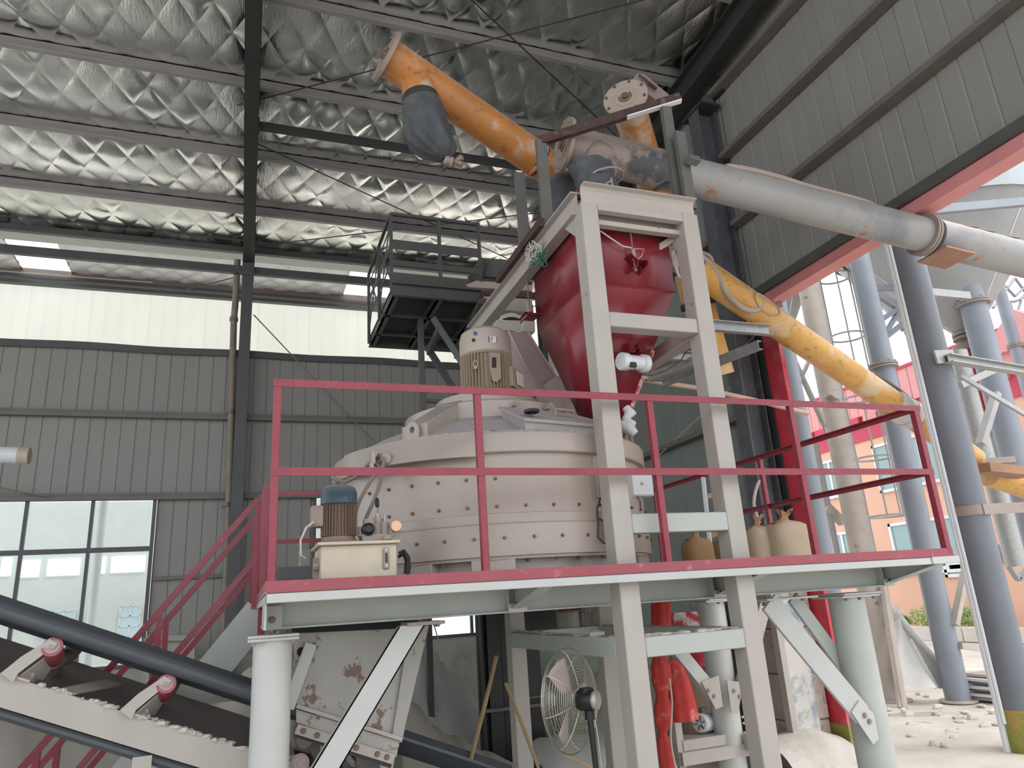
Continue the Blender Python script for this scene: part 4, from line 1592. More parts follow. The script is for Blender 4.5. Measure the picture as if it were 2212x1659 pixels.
lc = thing('load_cell', 'rusty threaded rod and load cell hanging in front of the red hopper', 'load cell', fp(1372, 580, fy - 0.06))
m = MB()
yy = fy - 0.06
m.path([fp(1357, 462, yy), fp(1372, 585, yy)], 0.007, 8)
obj('threaded_rod', m, 'bolt', lc)
m = MB()
a, b = fp(1366, 541, yy), fp(1370, 562, yy)
m.bar(a, b, 0.03, 0.035, up=(0, 1, 0))
m.tube(fp(1372, 579, yy), fp(1373, 586, yy), 0.015, 6)
m.tube(fp(1357.5, 474, yy), fp(1358, 480, yy), 0.014, 6)
obj('cell_body', m, 'flange', lc, bev=0.004)
m = MB()
m.path([fp(1297, 499, yy), fp(1320, 515, yy), fp(1345, 532, yy), fp(1362, 535, yy), fp(1370, 540, yy), fp(1371, 549, yy)], 0.006, 6)
m.path([fp(1370, 537, yy), fp(1391, 538, yy), fp(1386, 553, yy), fp(1375, 562, yy)], 0.003, 6)
obj('lead', m, 'cable', lc)
# left hanger with its own load cell
yl = 5.12
def lp(px_, py_, xx=HX0 - 0.07):
    return A(px_, py_, X=xx)
m = MB()
a, b, c_, d_ = lp(1137, 693), lp(1163, 684), lp(1163, 668), lp(1152, 655)
m.prism([V((HX0 - 0.13, a.y, a.z + 0.02)), V((HX0, a.y, a.z + 0.02)), V((HX0, a.y, a.z + 0.16))], (0, -0.01, 0))
m.box((HX0 - 0.13, a.y - 0.16, a.z), (HX0, a.y, a.z + 0.012)).box((HX0 - 0.13, a.y - 0.16, a.z - 0.03), (HX0 - 0.12, a.y, a.z + 0.012))
obj('hanger_lug', m, 'hopper', hp)
l2 = thing('load_cell', 'load cell on a thin rod at the left back corner of the red hopper', 'load cell', lp(1144, 665))
m = MB()
m.path([lp(1139, 596), lp(1141, 640), lp(1146, 690)], 0.006, 8)
obj('threaded_rod', m, 'bolt', l2)
m = MB()
m.bar(lp(1141, 652), lp(1145, 676), 0.04, 0.05, up=(0, 1, 0))
obj('cell_body', m, 'flange', l2, bev=0.004)
m = MB()
m.path([lp(1150, 663), lp(1160, 660), lp(1166, 655), lp(1168, 648)], 0.004, 6)
obj('lead', m, 'cable_dark', l2)
# vibrator
vb = thing('vibrator_motor', 'small white cylindrical vibrator motor bolted to the hopper cone', 'motor', A(1370, 800, Y=4.40))
a, b = A(1339, 780, Y=4.42), A(1398, 786, Y=4.46)
d = (b - a).normalized()
m = MB()
m.lathe([(0.0, 0), (0.062, 0.004), (0.068, 0.012), (0.068, 0.06), (0.058, 0.068), (0.055, 0.075)], a, d, 28)
obj('end_cap', m, 'frame_white', vb)
L_ = (b - a).length
m = MB()
m.lathe([(0.056, 0.06), (0.056, L_ - 0.05)], a, d, 28)
obj('motor_body', m, 'frame_white', vb)
m = MB()
m.lathe([(0.056, L_ - 0.06), (0.070, L_ - 0.054), (0.070, L_ - 0.01), (0.05, L_)], a, d, 28)
obj('end_cap', m, 'frame_white', vb)
m = MB()
c_ = A(1369, 787, Y=4.36)
m.box(c_ - V((0.024, 0.0, 0.018)), c_ + V((0.024, 0.02, 0.018)))
obj('terminal_box', m, 'black', vb)
m = MB()
for px_ in (1352, 1372):
    c_ = A(px_, 757, Y=4.55)
    m.box(c_ - V((0.025, 0.1, 0.05)), c_ + V((0.025, 0.1, 0.02)))
obj('mounting_foot', m, 'hopper', vb)
m = MB()
m.path([A(1369, 792, Y=4.35), A(1374, 803, Y=4.34), A(1388, 810, Y=4.35), A(1410, 811, Y=4.5), A(1440, 800, Y=4.8), A(1470, 780, Y=5), A(1485, 755, Y=5.1)], 0.005, 6)
m.path([A(1366, 760, Y=4.4), A(1378, 750, Y=4.4), A(1395, 752, Y=4.4), A(1404, 768, Y=4.42), A(1413, 782, Y=4.5)], 0.005, 6)
obj('lead', m, 'cable_dark', vb)
# loose bundle of wires at the head of the left beam
for k, (mm, lab) in enumerate((('cable', 'tangle of thin grey wires on the left top beam of the tower'), ('cable_green', 'loose green wires among the tangle on the left top beam'))):
    rn = random.Random(40 + k)
    m = MB()
    for i in range(11 if k == 0 else 6):
        c_ = A(1150 + 10 * (k) + rn.uniform(-10, 16), 545 + 12 * k, X=TX0 - 0.06)
        pts = []
        r0 = rn.uniform(0.03, 0.09)
        ph = rn.uniform(0, 6)
        for j in range(9):
            a_ = ph + j * 0.8
            pts.append(c_ + V((rn.uniform(-0.03, 0.03), math.cos(a_) * r0 * 1.2, math.sin(a_) * r0 + rn.uniform(-0.02, 0.02))))
        m.path(pts, 0.0048, 5)
    o = tag(obj('wire_bundle', m, mm), lab, 'wires')

# sleeve from the hopper outlet down to the lid
m = MB()
c0, c1 = V((ox, oy, oz - 0.12)), V((ox, oy, z3 + 0.12))
m.lathe([(0.10, 0), (0.13, 0.02), (0.10, 0.05), (0.14, 0.09)], V((ox, oy, z3 + 0.02)), (0, 0, 1), 20)
tag(obj('outlet_sleeve', m, 'cloth'), 'short cloth sleeve joining the red hopper outlet to the mixer lid', 'sleeve')
m = MB()
pts = [A(1352, 880, Y=4.6), A(1362, 893, Y=4.58), A(1352, 905, Y=4.58), A(1362, 915, Y=4.56), A(1358, 930, Y=4.56)]
m.path(pts, [0.03, 0.045, 0.03, 0.045, 0.03], 9)
m.path([A(1340, 912, Y=4.62), A(1356, 922, Y=4.56), A(1372, 938, Y=4.54)], [0.02, 0.055, 0.03], 9)
tag(obj('bunched_plastic', m, 'plastic', sharp=60), 'bunched clear plastic wrap hanging beside the right lifting eye of the mixer', 'plastic wrap')

# slanting duct from the left box down to the mixer lid, ending in a cloth sleeve
du = thing('slanting_duct', 'dusty pinkish rectangular chute slanting down behind the motor to the lid', 'chute', A(1200, 850, Y=5.75))
q = [A(1098, 715, Y=5.95), A(1140, 718, Y=5.95), A(1217, 840, Y=5.75), A(1160, 842, Y=5.75)]
m = MB()
m.prism(q, (0, 0.30, 0))
obj('chute_body', m, 'pinkduct', du, bev=0.004)
m = MB()
for i, j in ((0, 3), (1, 2)):
    m.bar(q[i] - V((0, 0.006, 0)), q[j] - V((0, 0.006, 0)), 0.012, 0.02)
obj('edge_flange', m, 'pinkduct', du)
m = MB()
pts = [A(1190, 838, Y=5.86), A(1198, 848, Y=5.84), A(1212, 860, Y=5.8), A(1224, 878, Y=5.75), A(1228, 900, Y=5.7)]
m.path(pts, [0.17, 0.165, 0.145, 0.125, 0.12], 14)
obj('cloth_sleeve', m, 'cloth', du)
m = MB()
m.path([A(1162, 842, Y=5.72), A(1190, 846, Y=5.70), A(1218, 846, Y=5.72)], 0.012, 6)
obj('tie', m, 'cloth', du)

# ============================================================ HYDRAULIC POWER UNIT
hu = thing('hydraulic_power_unit', 'cream hydraulic tank with gauge and valves on the platform left of the mixer', 'hydraulic unit', (0.7, 4.35, DZ))
p0, p1 = A(692, 1250, Y=4.12), A(857, 1175, Y=4.12)
tx0, tx1, tz1 = p0.x, p1.x, A(700, 1179, Y=4.12).z
m = MB()
m.box((tx0, 4.12, DZ - 0.01), (tx1, 4.50, tz1))
tk = obj('tank', m, 'tank', hu, bev=0.006)
m = MB()
m.box((tx0 - 0.02, 4.085, tz1), (tx1 + 0.015, 4.53, tz1 + 0.018))
obj('tank_lid', m, 'tank', hu, bev=0.004)
m = MB()
a, b = A(827, 1230, Y=4.115), A(840, 1183, Y=4.115)
m.box((a.x, 4.105, a.z), (b.x, 4.12, b.z))
sg = obj('sight_gauge', m, 'flange', tk, bev=0.006)
m = MB()
m.box((a.x + 0.013, 4.102, a.z + 0.035), (b.x - 0.011, 4.106, b.z - 0.03))
obj('gauge_glass', m, 'rust', sg)
for z in (a.z + 0.018, b.z - 0.015):
    m = MB()
    m.hexbolt(((a.x + b.x) / 2, 4.105, z), (0, -1, 0), 0.008, 0.008)
    obj('gauge_screw', m, 'galv', sg)
m = MB()
m.hexbolt((tx0, 4.2, DZ + 0.12), (-1, 0, 0), 0.02, 0.03)
m.box((tx0 - 0.03, 4.22, DZ + 0.06), (tx0, 4.26, DZ + 0.17))
obj('side_fitting', m, 'flange', tk)
# its motor
cx, cy = A(732, 1100, Y=4.30).x, 4.30
zb_ = tz1 + 0.02
zk = A(732, 1083, Y=4.2).z
ztp = A(732, 1050, Y=4.30).z
rw = 0.098
pm = []
m = MB()
m.lathe([(0.135, zb_), (0.135, zb_ + 0.012), (0.10, zb_ + 0.02), (0.092, zb_ + 0.04)], (cx, cy, 0), n=24)
obj('motor_flange', m, 'fins', hu)
m = MB()
m.lathe([(0.086, zb_ + 0.03), (0.086, zk + 0.01)], (cx, cy, 0), n=28)
mb_ = obj('motor_body', m, 'fins', hu)
for i in range(34):
    a_ = 2 * PI * i / 34
    e_ = V((math.cos(a_), math.sin(a_), 0))
    t_ = V((-e_.y, e_.x, 0)) * 0.0028
    c0 = V((cx, cy, 0)) + e_ * 0.084
    m = MB()
    m.add([c0 - t_ + V((0, 0, zb_ + 0.04)), c0 + t_ + V((0, 0, zb_ + 0.04)), c0 + e_ * 0.018 + t_ * 0.6 + V((0, 0, zb_ + 0.045)), c0 + e_ * 0.018 - t_ * 0.6 + V((0, 0, zb_ + 0.045)),
           c0 - t_ + V((0, 0, zk)), c0 + t_ + V((0, 0, zk)), c0 + e_ * 0.018 + t_ * 0.6 + V((0, 0, zk)), c0 + e_ * 0.018 - t_ * 0.6 + V((0, 0, zk))],
          [(0, 3, 2, 1), (4, 5, 6, 7), (0, 1, 5, 4), (1, 2, 6, 5), (2, 3, 7, 6), (3, 0, 4, 7)])
    obj('fin', m, 'fins', mb_)
m = MB()
m.lathe([(0.095, zk - 0.012), (0.105, zk - 0.004), (0.105, ztp - 0.045), (0.092, ztp - 0.015), (0.07, ztp - 0.002), (0.0, ztp)], (cx, cy, 0), n=32)
obj('fan_cowl', m, 'motorblue', hu, sharp=25)
m = MB()
m.box((cx - 0.16, cy - 0.05, zb_ + 0.10), (cx - 0.09, cy + 0.05, zb_ + 0.22))
m.tube((cx - 0.15, cy - 0.05, zb_ + 0.12), (cx - 0.15, cy - 0.09, zb_ + 0.12), 0.014, 8)
obj('terminal_box', m, 'flange', hu, bev=0.005)
m = MB()
m.path([(cx - 0.15, cy - 0.09, zb_ + 0.12), (cx - 0.19, cy - 0.12, zb_ + 0.09), (cx - 0.22, cy - 0.12, zb_ + 0.02), (cx - 0.215, cy - 0.1, zb_ - 0.06), (cx - 0.19, cy - 0.08, zb_ - 0.075)], 0.006, 6)
obj('lead', m, 'cable', hu)


def hp_(px_, py_, yy=4.28):
    return A(px_, py_, Y=yy)


m = MB()
a, b = hp_(783, 1168, 4.2), hp_(845, 1152, 4.2)
m.box((a.x, 4.2, tz1 + 0.018), (b.x, 4.34, b.z))
vbk = obj('valve_block', m, 'flange', hu, bev=0.006)
for (pa, pb, r, yy) in (((797, 1122), (797, 1156), 0.036, 4.24), ((815, 1120), (815, 1162), 0.036, 4.27), ((831, 1128), (831, 1155), 0.026, 4.24), ((783, 1138), (783, 1160), 0.03, 4.27)):
    m = MB()
    m.tube(hp_(pa[0], pb[1], yy), hp_(pa[0], pa[1], yy), r, 14)
    obj('valve', m, 'flange', vbk)
m = MB()
c_ = hp_(797, 1142, 4.17)
m.lathe([(0.0, 0), (0.018, 0), (0.036, 0.014), (0.038, 0.05), (0.0, 0.06)], c_, (0, 1, 0), 18)
obj('solenoid', m, 'black', vbk)
m = MB()
m.path([hp_(816, 1118, 4.26), hp_(816, 1095, 4.26)], 0.006, 8)
lv = obj('valve_lever', m, 'flange', vbk)
m = MB()
m.lathe([(0.008, 0), (0.013, 0.01), (0.012, 0.045), (0.007, 0.055), (0, 0.056)], hp_(815, 1096, 4.26), (-0.02, 0, 1), 12)
obj('lever_grip', m, 'black', lv)
m = MB()
m.tube(hp_(816, 1124, 4.26), hp_(816, 1110, 4.26), 0.014, 10)
m.tube(hp_(816, 1116, 4.26), hp_(816, 1114, 4.26), 0.02, 10)
obj('valve_stem', m, 'galv', vbk)
m = MB()
c_ = hp_(832, 1105, 4.24)
m.path([c_ + V((math.cos(k * PI / 6) * 0.012, 0, math.sin(k * PI / 6) * 0.014)) for k in range(12)], 0.004, 6, closed=True)
m.path([hp_(832, 1110, 4.24), hp_(830, 1128, 4.24)], 0.006, 6)
obj('ring_bolt', m, 'galv', vbk)
m = MB()
c_ = hp_(856, 1136, 4.17)
m.lathe([(0.0, 0.0), (0.030, 0.0), (0.035, 0.006), (0.036, 0.026), (0.0, 0.034)], c_, (0, 1, 0), 24)
pg = obj('pressure_gauge', m, 'flange', hu)
m = MB()
m.tube(c_ + V((0, -0.001, 0)), c_ + V((0, -0.004, 0)), 0.030, 24)
obj('gauge_face', m, 'gauge', pg)
m = MB()
m.path([c_ + V((0.002, 0.015, -0.02)), c_ + V((0.003, 0.015, -0.05)), c_ + V((-0.04, 0.03, -0.055))], 0.007, 8)
m.tube(hp_(836, 1166, 4.15), hp_(836, 1158, 4.15), 0.028, 16)
obj('gauge_pipe', m, 'flange', pg)
# hydraulic hoses arching to the rim of the drum
for k, (pts, lab) in enumerate((([(767, 1130), (770, 1100), (785, 1065), (808, 1028), (826, 1010), (829, 990), (818, 982)], 'left of the two dusty hydraulic hoses rising from the power unit'),
                                ([(789, 1140), (791, 1120), (806, 1085), (819, 1050), (823, 1025), (818, 1008), (808, 1002)], 'right of the two dusty hydraulic hoses rising from the power unit'))):
    m = MB()
    n = len(pts)
    P3 = [A(px_, py_, Y=4.42 + 0.22 * (i / (n - 1))) for i, (px_, py_) in enumerate(pts)]
    out = []
    for i in range(n - 1):
        p_0, p_1, p_2, p_3 = P3[max(i - 1, 0)], P3[i], P3[i + 1], P3[min(i + 2, n - 1)]
        for j in range(5):
            t_ = j / 5
            out.append(0.5 * ((2 * p_1) + (p_2 - p_0) * t_ + (2 * p_0 - 5 * p_1 + 4 * p_2 - p_3) * t_ ** 2 + (3 * p_1 - p_0 - 3 * p_2 + p_3) * t_ ** 3))
    out.append(P3[-1])
    m.path(out, 0.012, 10)
    tag(obj('hydraulic_hose', m, 'hose'), lab, 'hose')
m = MB()
pts = [A(822, 985, Y=4.62), A(800, 1000, Y=4.72), A(770, 1030, Y=4.85), A(745, 1042, Y=4.9), A(725, 1036, Y=4.92), A(718, 1030, Y=4.95)]
m.path(pts, 0.014, 8)
tag(obj('hydraulic_hose', m, 'hose'), 'pale hose curving round the left flank of the mixer rim', 'hose')
m = MB()
c_ = A(810, 984, Y=4.62)
m.box(c_ - V((0.03, 0.03, 0.06)), c_ + V((0.0, 0.05, 0.03)))
m.tube(A(834, 990, Y=4.6), A(834, 990, Y=4.68), 0.035, 14)
m.box(A(803, 1012, Y=4.6) - V((0.012, 0.02, 0.03)), A(803, 1012, Y=4.6) + V((0.012, 0.04, 0.04)))
obj('hose_bracket', m, 'mixer', mx, bev=0.003)
# black hose behind the tank and the low steel plate at the far left
m = MB()
m.path([A(862, 1196, Y=4.5), A(872, 1190, Y=4.5), A(882, 1205, Y=4.48), A(884, 1225, Y=4.46), A(880, 1243, Y=4.44)], 0.013, 8)
m.path([A(860, 1203, Y=4.55), A(872, 1198, Y=4.55), A(877, 1212, Y=4.52), A(875, 1238, Y=4.5)], 0.010, 8)
tag(obj('hydraulic_hose', m, 'cable_dark'), 'black hose looping behind the right end of the cream tank', 'hose')
m = MB()
a, b = A(597, 1254, Y=5.3), A(676, 1222, Y=5.3)
m.box((a.x, 5.3, DZ - 0.01), (b.x, 5.32, b.z))
m.box((a.x, 5.3, DZ - 0.01), (b.x, 5.8, DZ + 0.0))
tag(obj('steel_plate', m, 'steel'), 'low dark steel plate on edge on the platform left of the tank', 'plate')
m = MB()
a, b = A(648, 1222, Y=6.2), A(672, 1190, Y=6.2)
m.box((a.x, 6.2, DZ - 0.01), (b.x, 6.4, b.z + 0.02))
tag(obj('equipment_box', m, 'greentank', bev=0.006), 'small olive metal box on the platform behind the cream tank', 'box')
# ============================================================ SCREW CONVEYORS
def AD(px, py, dep):
    return CAM + ray(px, py) * dep


def spline(P, k=5):
    out = []
    n = len(P)
    for i in range(n - 1):
        a, b, c, d = P[max(i - 1, 0)], P[i], P[i + 1], P[min(i + 2, n - 1)]
        for j in range(k):
            t = j / k
            out.append(0.5 * ((2 * b) + (c - a) * t + (2 * a - 5 * b + 4 * c - d) * t ** 2 + (3 * b - a - 3 * c + d) * t ** 3))
    out.append(P[-1])
    return out


def flange(parent, c, ax, r, th=0.02, nb=8, mm='flange', name='end_flange', face=True):
    ax = V(ax).normalized()
    m = MB()
    m.lathe([(0.0, -0.002), (r * 0.5, -0.002), (r * 0.5, 0.003), (r * 0.54, 0.003), (r * 0.54, 0), (r, 0), (r, th), (0, th)], c, ax, 40)
    f = obj(name, m, mm, parent)
    x = ax.orthogonal().normalized()
    y = ax.cross(x)
    for i in range(nb):
        a = 2 * PI * i / nb + 0.2
        b = MB()
        b.hexbolt(V(c) + (x * math.cos(a) + y * math.sin(a)) * r * 0.88, -ax, 0.011, 0.016)
        obj('bolt', b, 'flange' if mm == 'flange' else 'bolt', f)
    if face:
        b = MB()
        b.tube(V(c) - ax * 0.03, V(c), r * 0.16, 14)
        b.path([V(c) + (x * math.cos(t) + y * math.sin(t)) * r * 0.27 - ax * 0.01 for t in [k * 0.5 for k in range(9)]], 0.008, 6)
        obj('bearing_boss', b, 'bolt', f)
    return f


def seg(parent, a, b, r, mm, name='tube'):
    m = MB()
    m.tube(a, b, r, 32)
    return obj(name, m, mm, parent)


# S1: orange, then yellow, from the far left top end down to the yard
a, b = AD(838, 124, 6.5), AD(1965, 896, 9.9)
ax = (b - a).normalized()
r1 = 0.173
s1 = thing('screw_conveyor', 'orange screw conveyor tube turning yellow, running down to the yard on the right', 'screw conveyor', a)


def on1(px):
    # parameter of the axis point that falls at image column px
    lo, hi = 0.0, 1.2
    for _ in range(50):
        mid = (lo + hi) / 2
        p = a.lerp(b, mid) - CAM
        x = PW / 2 + FPX * p.dot(_rt) / p.dot(_fw)
        if x < px:
            lo = mid
        else:
            hi = mid
    return a.lerp(b, (lo + hi) / 2)


seg(s1, a, on1(1163), r1, 'orange')
seg(s1, on1(1166), on1(1262), r1 * 0.98, 'orange', 'tube')
seg(s1, on1(1262), on1(1500), r1, 'screwdirt', 'tube')
seg(s1, on1(1500), on1(1935), r1, 'yellow', 'tube')
seg(s1, on1(1935), on1(2150), r1 * 0.97, 'yellow', 'tube')
flange(s1, a - ax * 0.03, ax, 0.245, 0.035, 10)
flange(s1, on1(1155), ax, 0.205, 0.02, 8, 'orange', 'joint_flange', False)
flange(s1, on1(1262), ax, 0.23, 0.03, 8, 'flange', 'joint_flange', False)
m = MB()
m.path([on1(1560) + V((0, 0, 0))], 0.1) if 0 else None
c = on1(892)
c = a + ax * 0.30
dn = V((0.10, -0.10, -1)).normalized()
m = MB()
m.tube(c, c + dn * 0.30, 0.165, 28, r2=0.150)
obj('spout', m, 'orange', s1)
m = MB()
m.tube(c + dn * 0.255, c + dn * 0.33, 0.168, 28, r2=0.172)
obj('clamp_band', m, 'steel_d', s1)
bag = MB()
k0 = c + dn * 0.30
dd = (V((0.13, -0.02, -1))).normalized()
prof = [(0.168, 0), (0.185, 0.05), (0.198, 0.16), (0.205, 0.30), (0.20, 0.42), (0.165, 0.51), (0.10, 0.565), (0.045, 0.59), (0.03, 0.60)]
rn = random.Random(8)
x_, y_ = dd.orthogonal().normalized(), None
y_ = dd.cross(x_)
vs, fs = [], []
n = 48
for i, (r, z) in enumerate(prof):
    cz = k0 + dd * z + V((0.5, -0.0, 0.1)) * max(0, (z - 0.38)) ** 1.2 * 1.6
    for k in range(n):
        t = 2 * PI * k / n
        rr = r * (1 + (0.035 + 0.10 * (z / 0.6) ** 3) * math.sin(t * 9 + 1.3 * math.sin(t * 2)) * min(1, z * 4))
        vs.append(cz + (x_ * math.cos(t) + y_ * math.sin(t)) * rr)
for i in range(len(prof) - 1):
    for k in range(n):
        l = (k + 1) % n
        fs.append((i * n + k, i * n + l, (i + 1) * n + l, (i + 1) * n + k))
bag.add(vs, fs)
bg_ = tag(obj('dust_bag', bag, 'dustbag', sharp=70), 'dark grey cloth bag tied over the spout at the upper end of the orange conveyor', 'dust bag')
kn = k0 + dd * 0.60 + V((0.125, 0, 0.02))
m = MB()
m.lathe([(0.03, 0), (0.045, 0.02), (0.035, 0.05), (0.05, 0.07), (0.028, 0.09)], kn - V((0.01, 0, 0.0)), (1, 0.1, -0.15), 12)
for q in range(5):
    t = q * 1.25
    m.path([kn + V((0.08, 0, -0.01)), kn + V((0.12, 0.02 * math.sin(t), 0.03 * math.cos(t))), kn + V((0.15, 0.05 * math.sin(t), 0.05 * math.cos(t)))], [0.012, 0.02, 0.026], 6)
obj('tied_neck', m, 'flange', bg_, sharp=60)
def D1(px):
    return (on1(px) - CAM).dot(_fw)


# hoses, hatch and stub on the yellow length
h1 = thing('flexible_hose', 'pale ribbed hose looping along the yellow conveyor tube', 'hose', AD(1600, 640, 8.6))
m = MB()
P = spline([AD(px, py, D1(px) - 0.195) for px, py, dp in ((1445, 520, 7.6), (1518, 556, 7.75), (1548, 592, 8.1), (1566, 627, 8.3), (1590, 655, 8.5), (1615, 669, 8.65), (1638, 667, 8.8), (1648, 655, 8.9))])
m.path(P, 0.034, 12)
obj('hose_tube', m, 'cloth', h1)
m = MB()
P = spline([AD(px, py, D1(px) - 0.1) for px, py, dp in ((1500, 540, 8.0), (1532, 552, 8.2), (1538, 572, 8.25), (1520, 600, 8.2))])
m.path(P, 0.02, 8)
obj('hose_tube', m, 'cloth', h1)
m = MB()
P = spline([AD(px, py, D1(px) - 0.22) for px, py, dp in ((1458, 575, 7.7), (1470, 548, 7.7), (1484, 520, 7.7))])
m.path(P, 0.045, 12)
obj('hose_tube', m, 'cloth', h1)
m = MB()
P = spline([AD(px, py, D1(px) - 0.2) for px, py, dp in ((1520, 575, 8.0), (1560, 612, 8.2), (1600, 638, 8.45), (1632, 641, 8.6))])
m.path(P, 0.005, 5)
for k in range(5):
    P = spline([AD(px, py, 7.6) for px, py in ((1449 + k, 515 + 4 * k), (1452 + 2 * k, 555), (1459 + 2 * k, 580 + 3 * k), (1466 + 3 * k, 598 + k), (1480 + k, 604))])
    m.path(P, 0.004, 5)
tag(obj('loose_cables', m, 'cable'), 'thin pale cables dangling between the red hopper and the yellow tube', 'cables')
# rim of the hatch cut into the yellow tube
c = on1(1632)
nrm = (CAM - c).normalized()
nrm = (nrm - ax * nrm.dot(ax)).normalized()
nrm = (nrm + V((0, 0, 0.75))).normalized()
nrm = (nrm - ax * nrm.dot(ax)).normalized()
sd = ax.cross(nrm)
m = MB()
cc = c + nrm * (r1 + 0.004)
P = []
for k in range(24):
    t = 2 * PI * k / 24
    u, v_ = math.cos(t) * 0.22, math.sin(t) * 0.10
    P.append(c + ax * u + nrm * (math.sqrt(max(r1 * r1 - v_ * v_, 0)) + 0.004) + sd * v_)
m.path(P, 0.010, 6, closed=True)
obj('hatch_rim', m, 'cloth', s1)
m = MB()
c = on1(1662) + V((0, 0, 0.12)) - ax * 0.02
m.tube(c, c + V((0.12, -0.14, 0.02)), 0.042, 14, inner=0.034)
m.path([c, c + V((-0.10, 0.02, 0.06)), c + V((-0.18, 0.03, 0.02))], 0.045, 10)
obj('stub_pipe', m, 'flange', s1)
m = MB()
for px_ in (1785, 1868):
    c = on1(px_) + V((0, 0, r1 * 0.9)) + nrm * 0.05
    m.box(c - V((0.012, 0.012, 0.02)), c + V((0.012, 0.012, 0.05)))
obj('lug', m, 'flange', s1)
# wrapped joint at the low end with straps
m = MB()
m.tube(on1(1925), on1(1968), r1 * 1.16, 24)
m.tube(on1(1932), on1(1938), r1 * 1.24, 24)
m.tube(on1(1955), on1(1961), r1 * 1.24, 24)
obj('wrapped_joint', m, 'plastic', s1)
m = MB()
P = [on1(px_) + V((0, -0.1, r1 * 1.15)) for px_ in (1885, 1905, 1930, 1960, 1990, 2030)]
m.path(spline(P, 3), 0.02, 6)
P = [on1(px_) + V((0.02, -0.14, r1 * 0.85)) for px_ in (1895, 1925, 1960, 2000, 2040)]
m.path(spline(P, 3), 0.014, 6)
obj('lead', m, 'hose', s1)

# S2: grey conveyor in front
a2, b2 = AD(1222, 315, 6.35), AD(1990, 506, 7.4)
ax2 = (b2 - a2).normalized()
far2 = a2 + ax2 * 7.3
r2 = 0.178
s2 = thing('screw_conveyor', 'thick grey screw conveyor tube crossing in front, from the hopper out to the silos', 'screw conveyor', a2)


def on2(px, a=a2, b=b2):
    lo, hi = 0.0, 2.0
    for _ in range(50):
        mid = (lo + hi) / 2
        p = a.lerp(b, mid) - CAM
        x = PW / 2 + FPX * p.dot(_rt) / p.dot(_fw)
        if x < px:
            lo = mid
        else:
            hi = mid
    return a.lerp(b, (lo + hi) / 2)


seg(s2, a2, on2(1455), r2, 'screwdirt')
seg(s2, on2(1455), on2(1992), r2 * 0.99, 'screwgrey')
seg(s2, on2(2012), far2, r2 * 1.06, 'screwgrey')
flange(s2, a2 - ax2 * 0.03, ax2, 0.245, 0.035, 8)
m = MB()
m.lathe([(r2, 0), (r2 + 0.045, 0.0), (r2 + 0.045, 0.022), (r2, 0.022)], on2(1990), ax2, 36, capped=False)
m.lathe([(r2, 0.034), (r2 + 0.045, 0.034), (r2 + 0.045, 0.056), (r2, 0.056)], on2(1990), ax2, 36, capped=False)
obj('joint_flange', m, 'flange', s2)
m = MB()
c = on2(2030) - V((0, 0, r2 + 0.035))
m.bar(c - ax2 * 0.17, c + ax2 * 0.2, 0.36, 0.02)
obj('saddle_plate', m, mat('rusty_brown_plate', '#a37c66', 0.7, var=0.12, patch=('#c9b3a4', 6, 0.62, 0.68)), s2)
m = MB()
P = []
for px_, h_ in ((1572, 0.02), (1590, 0.035), (1620, 0.05), (1660, 0.055), (1700, 0.05), (1745, 0.035), (1790, 0.03), (1850, 0.03), (1880, 0.02), (1897, -0.01)):
    P.append(on2(px_) + V((0, -0.02, r2 + h_)))
m.path(spline(P, 4), 0.032, 10)
tag(obj('flexible_hose', m, 'cloth'), 'pale hose lying along the top of the thick grey conveyor tube', 'hose')
m = MB()
for px_ in (2070, 2105, 2160, 2195):
    c = on2(px_) + V((0, -0.02, r2 + 0.02))
    m.bar(c, c + ax2 * 0.3 + V((0, 0, 0.03)), 0.08, 0.01)
obj('loose_strap', m, 'flange', s2)
# discharge elbow and sleeve into the hopper
c = a2 + ax2 * 0.24
m = MB()
P = spline([c, c + V((0.02, -0.06, -0.10)), c + V((0.03, -0.10, -0.20)), V((2.64, 4.70, 5.44))])
m.path(P, 0.155, 24)
obj('spout', m, 'screwdirt', s2)
m = MB()
P = spline([V((2.62, 4.72, 5.52)), V((2.64, 4.68, 5.36)), V((2.67, 4.65, 5.18)), V((2.69, 4.62, 5.02)), V((2.69, 4.62, 4.94))], 4)
vs, fs = [], []
n = 40
for i, p_ in enumerate(P):
    for k in range(n):
        t = 2 * PI * k / n
        rr = 0.168 * (1 + 0.04 * math.sin(t * 7 + i * 0.9) + 0.05 * math.sin(i * 1.3 + 1))
        vs.append(p_ + V((math.cos(t) * rr, math.sin(t) * rr, 0)))
for i in range(len(P) - 1):
    for k in range(n):
        l = (k + 1) % n
        fs.append((i * n + k, i * n + l, (i + 1) * n + l, (i + 1) * n + k))
m.add(vs, fs)
sl = tag(obj('cloth_sleeve', m, 'dustbag', sharp=70), 'dusty dark cloth sleeve between the grey conveyor spout and the hopper cover', 'sleeve')
m = MB()
m.path([V((2.69 + math.cos(t * 0.5) * 0.172, 4.62 + math.sin(t * 0.5) * 0.172, 5.34 + 0.03 * math.sin(t * 0.5 + 2))) for t in range(13)], 0.008, 6, closed=True)
m.path([V((2.66, 4.44, 5.24)), V((2.67, 4.435, 5.10)), V((2.69, 4.44, 4.97)), V((2.70, 4.43, 4.93))], 0.006, 6)
m.path([V((2.55, 4.50, 5.13)), V((2.62, 4.45, 5.19)), V((2.67, 4.44, 5.22))], 0.006, 6)
obj('tie_cord', m, 'cloth', sl)
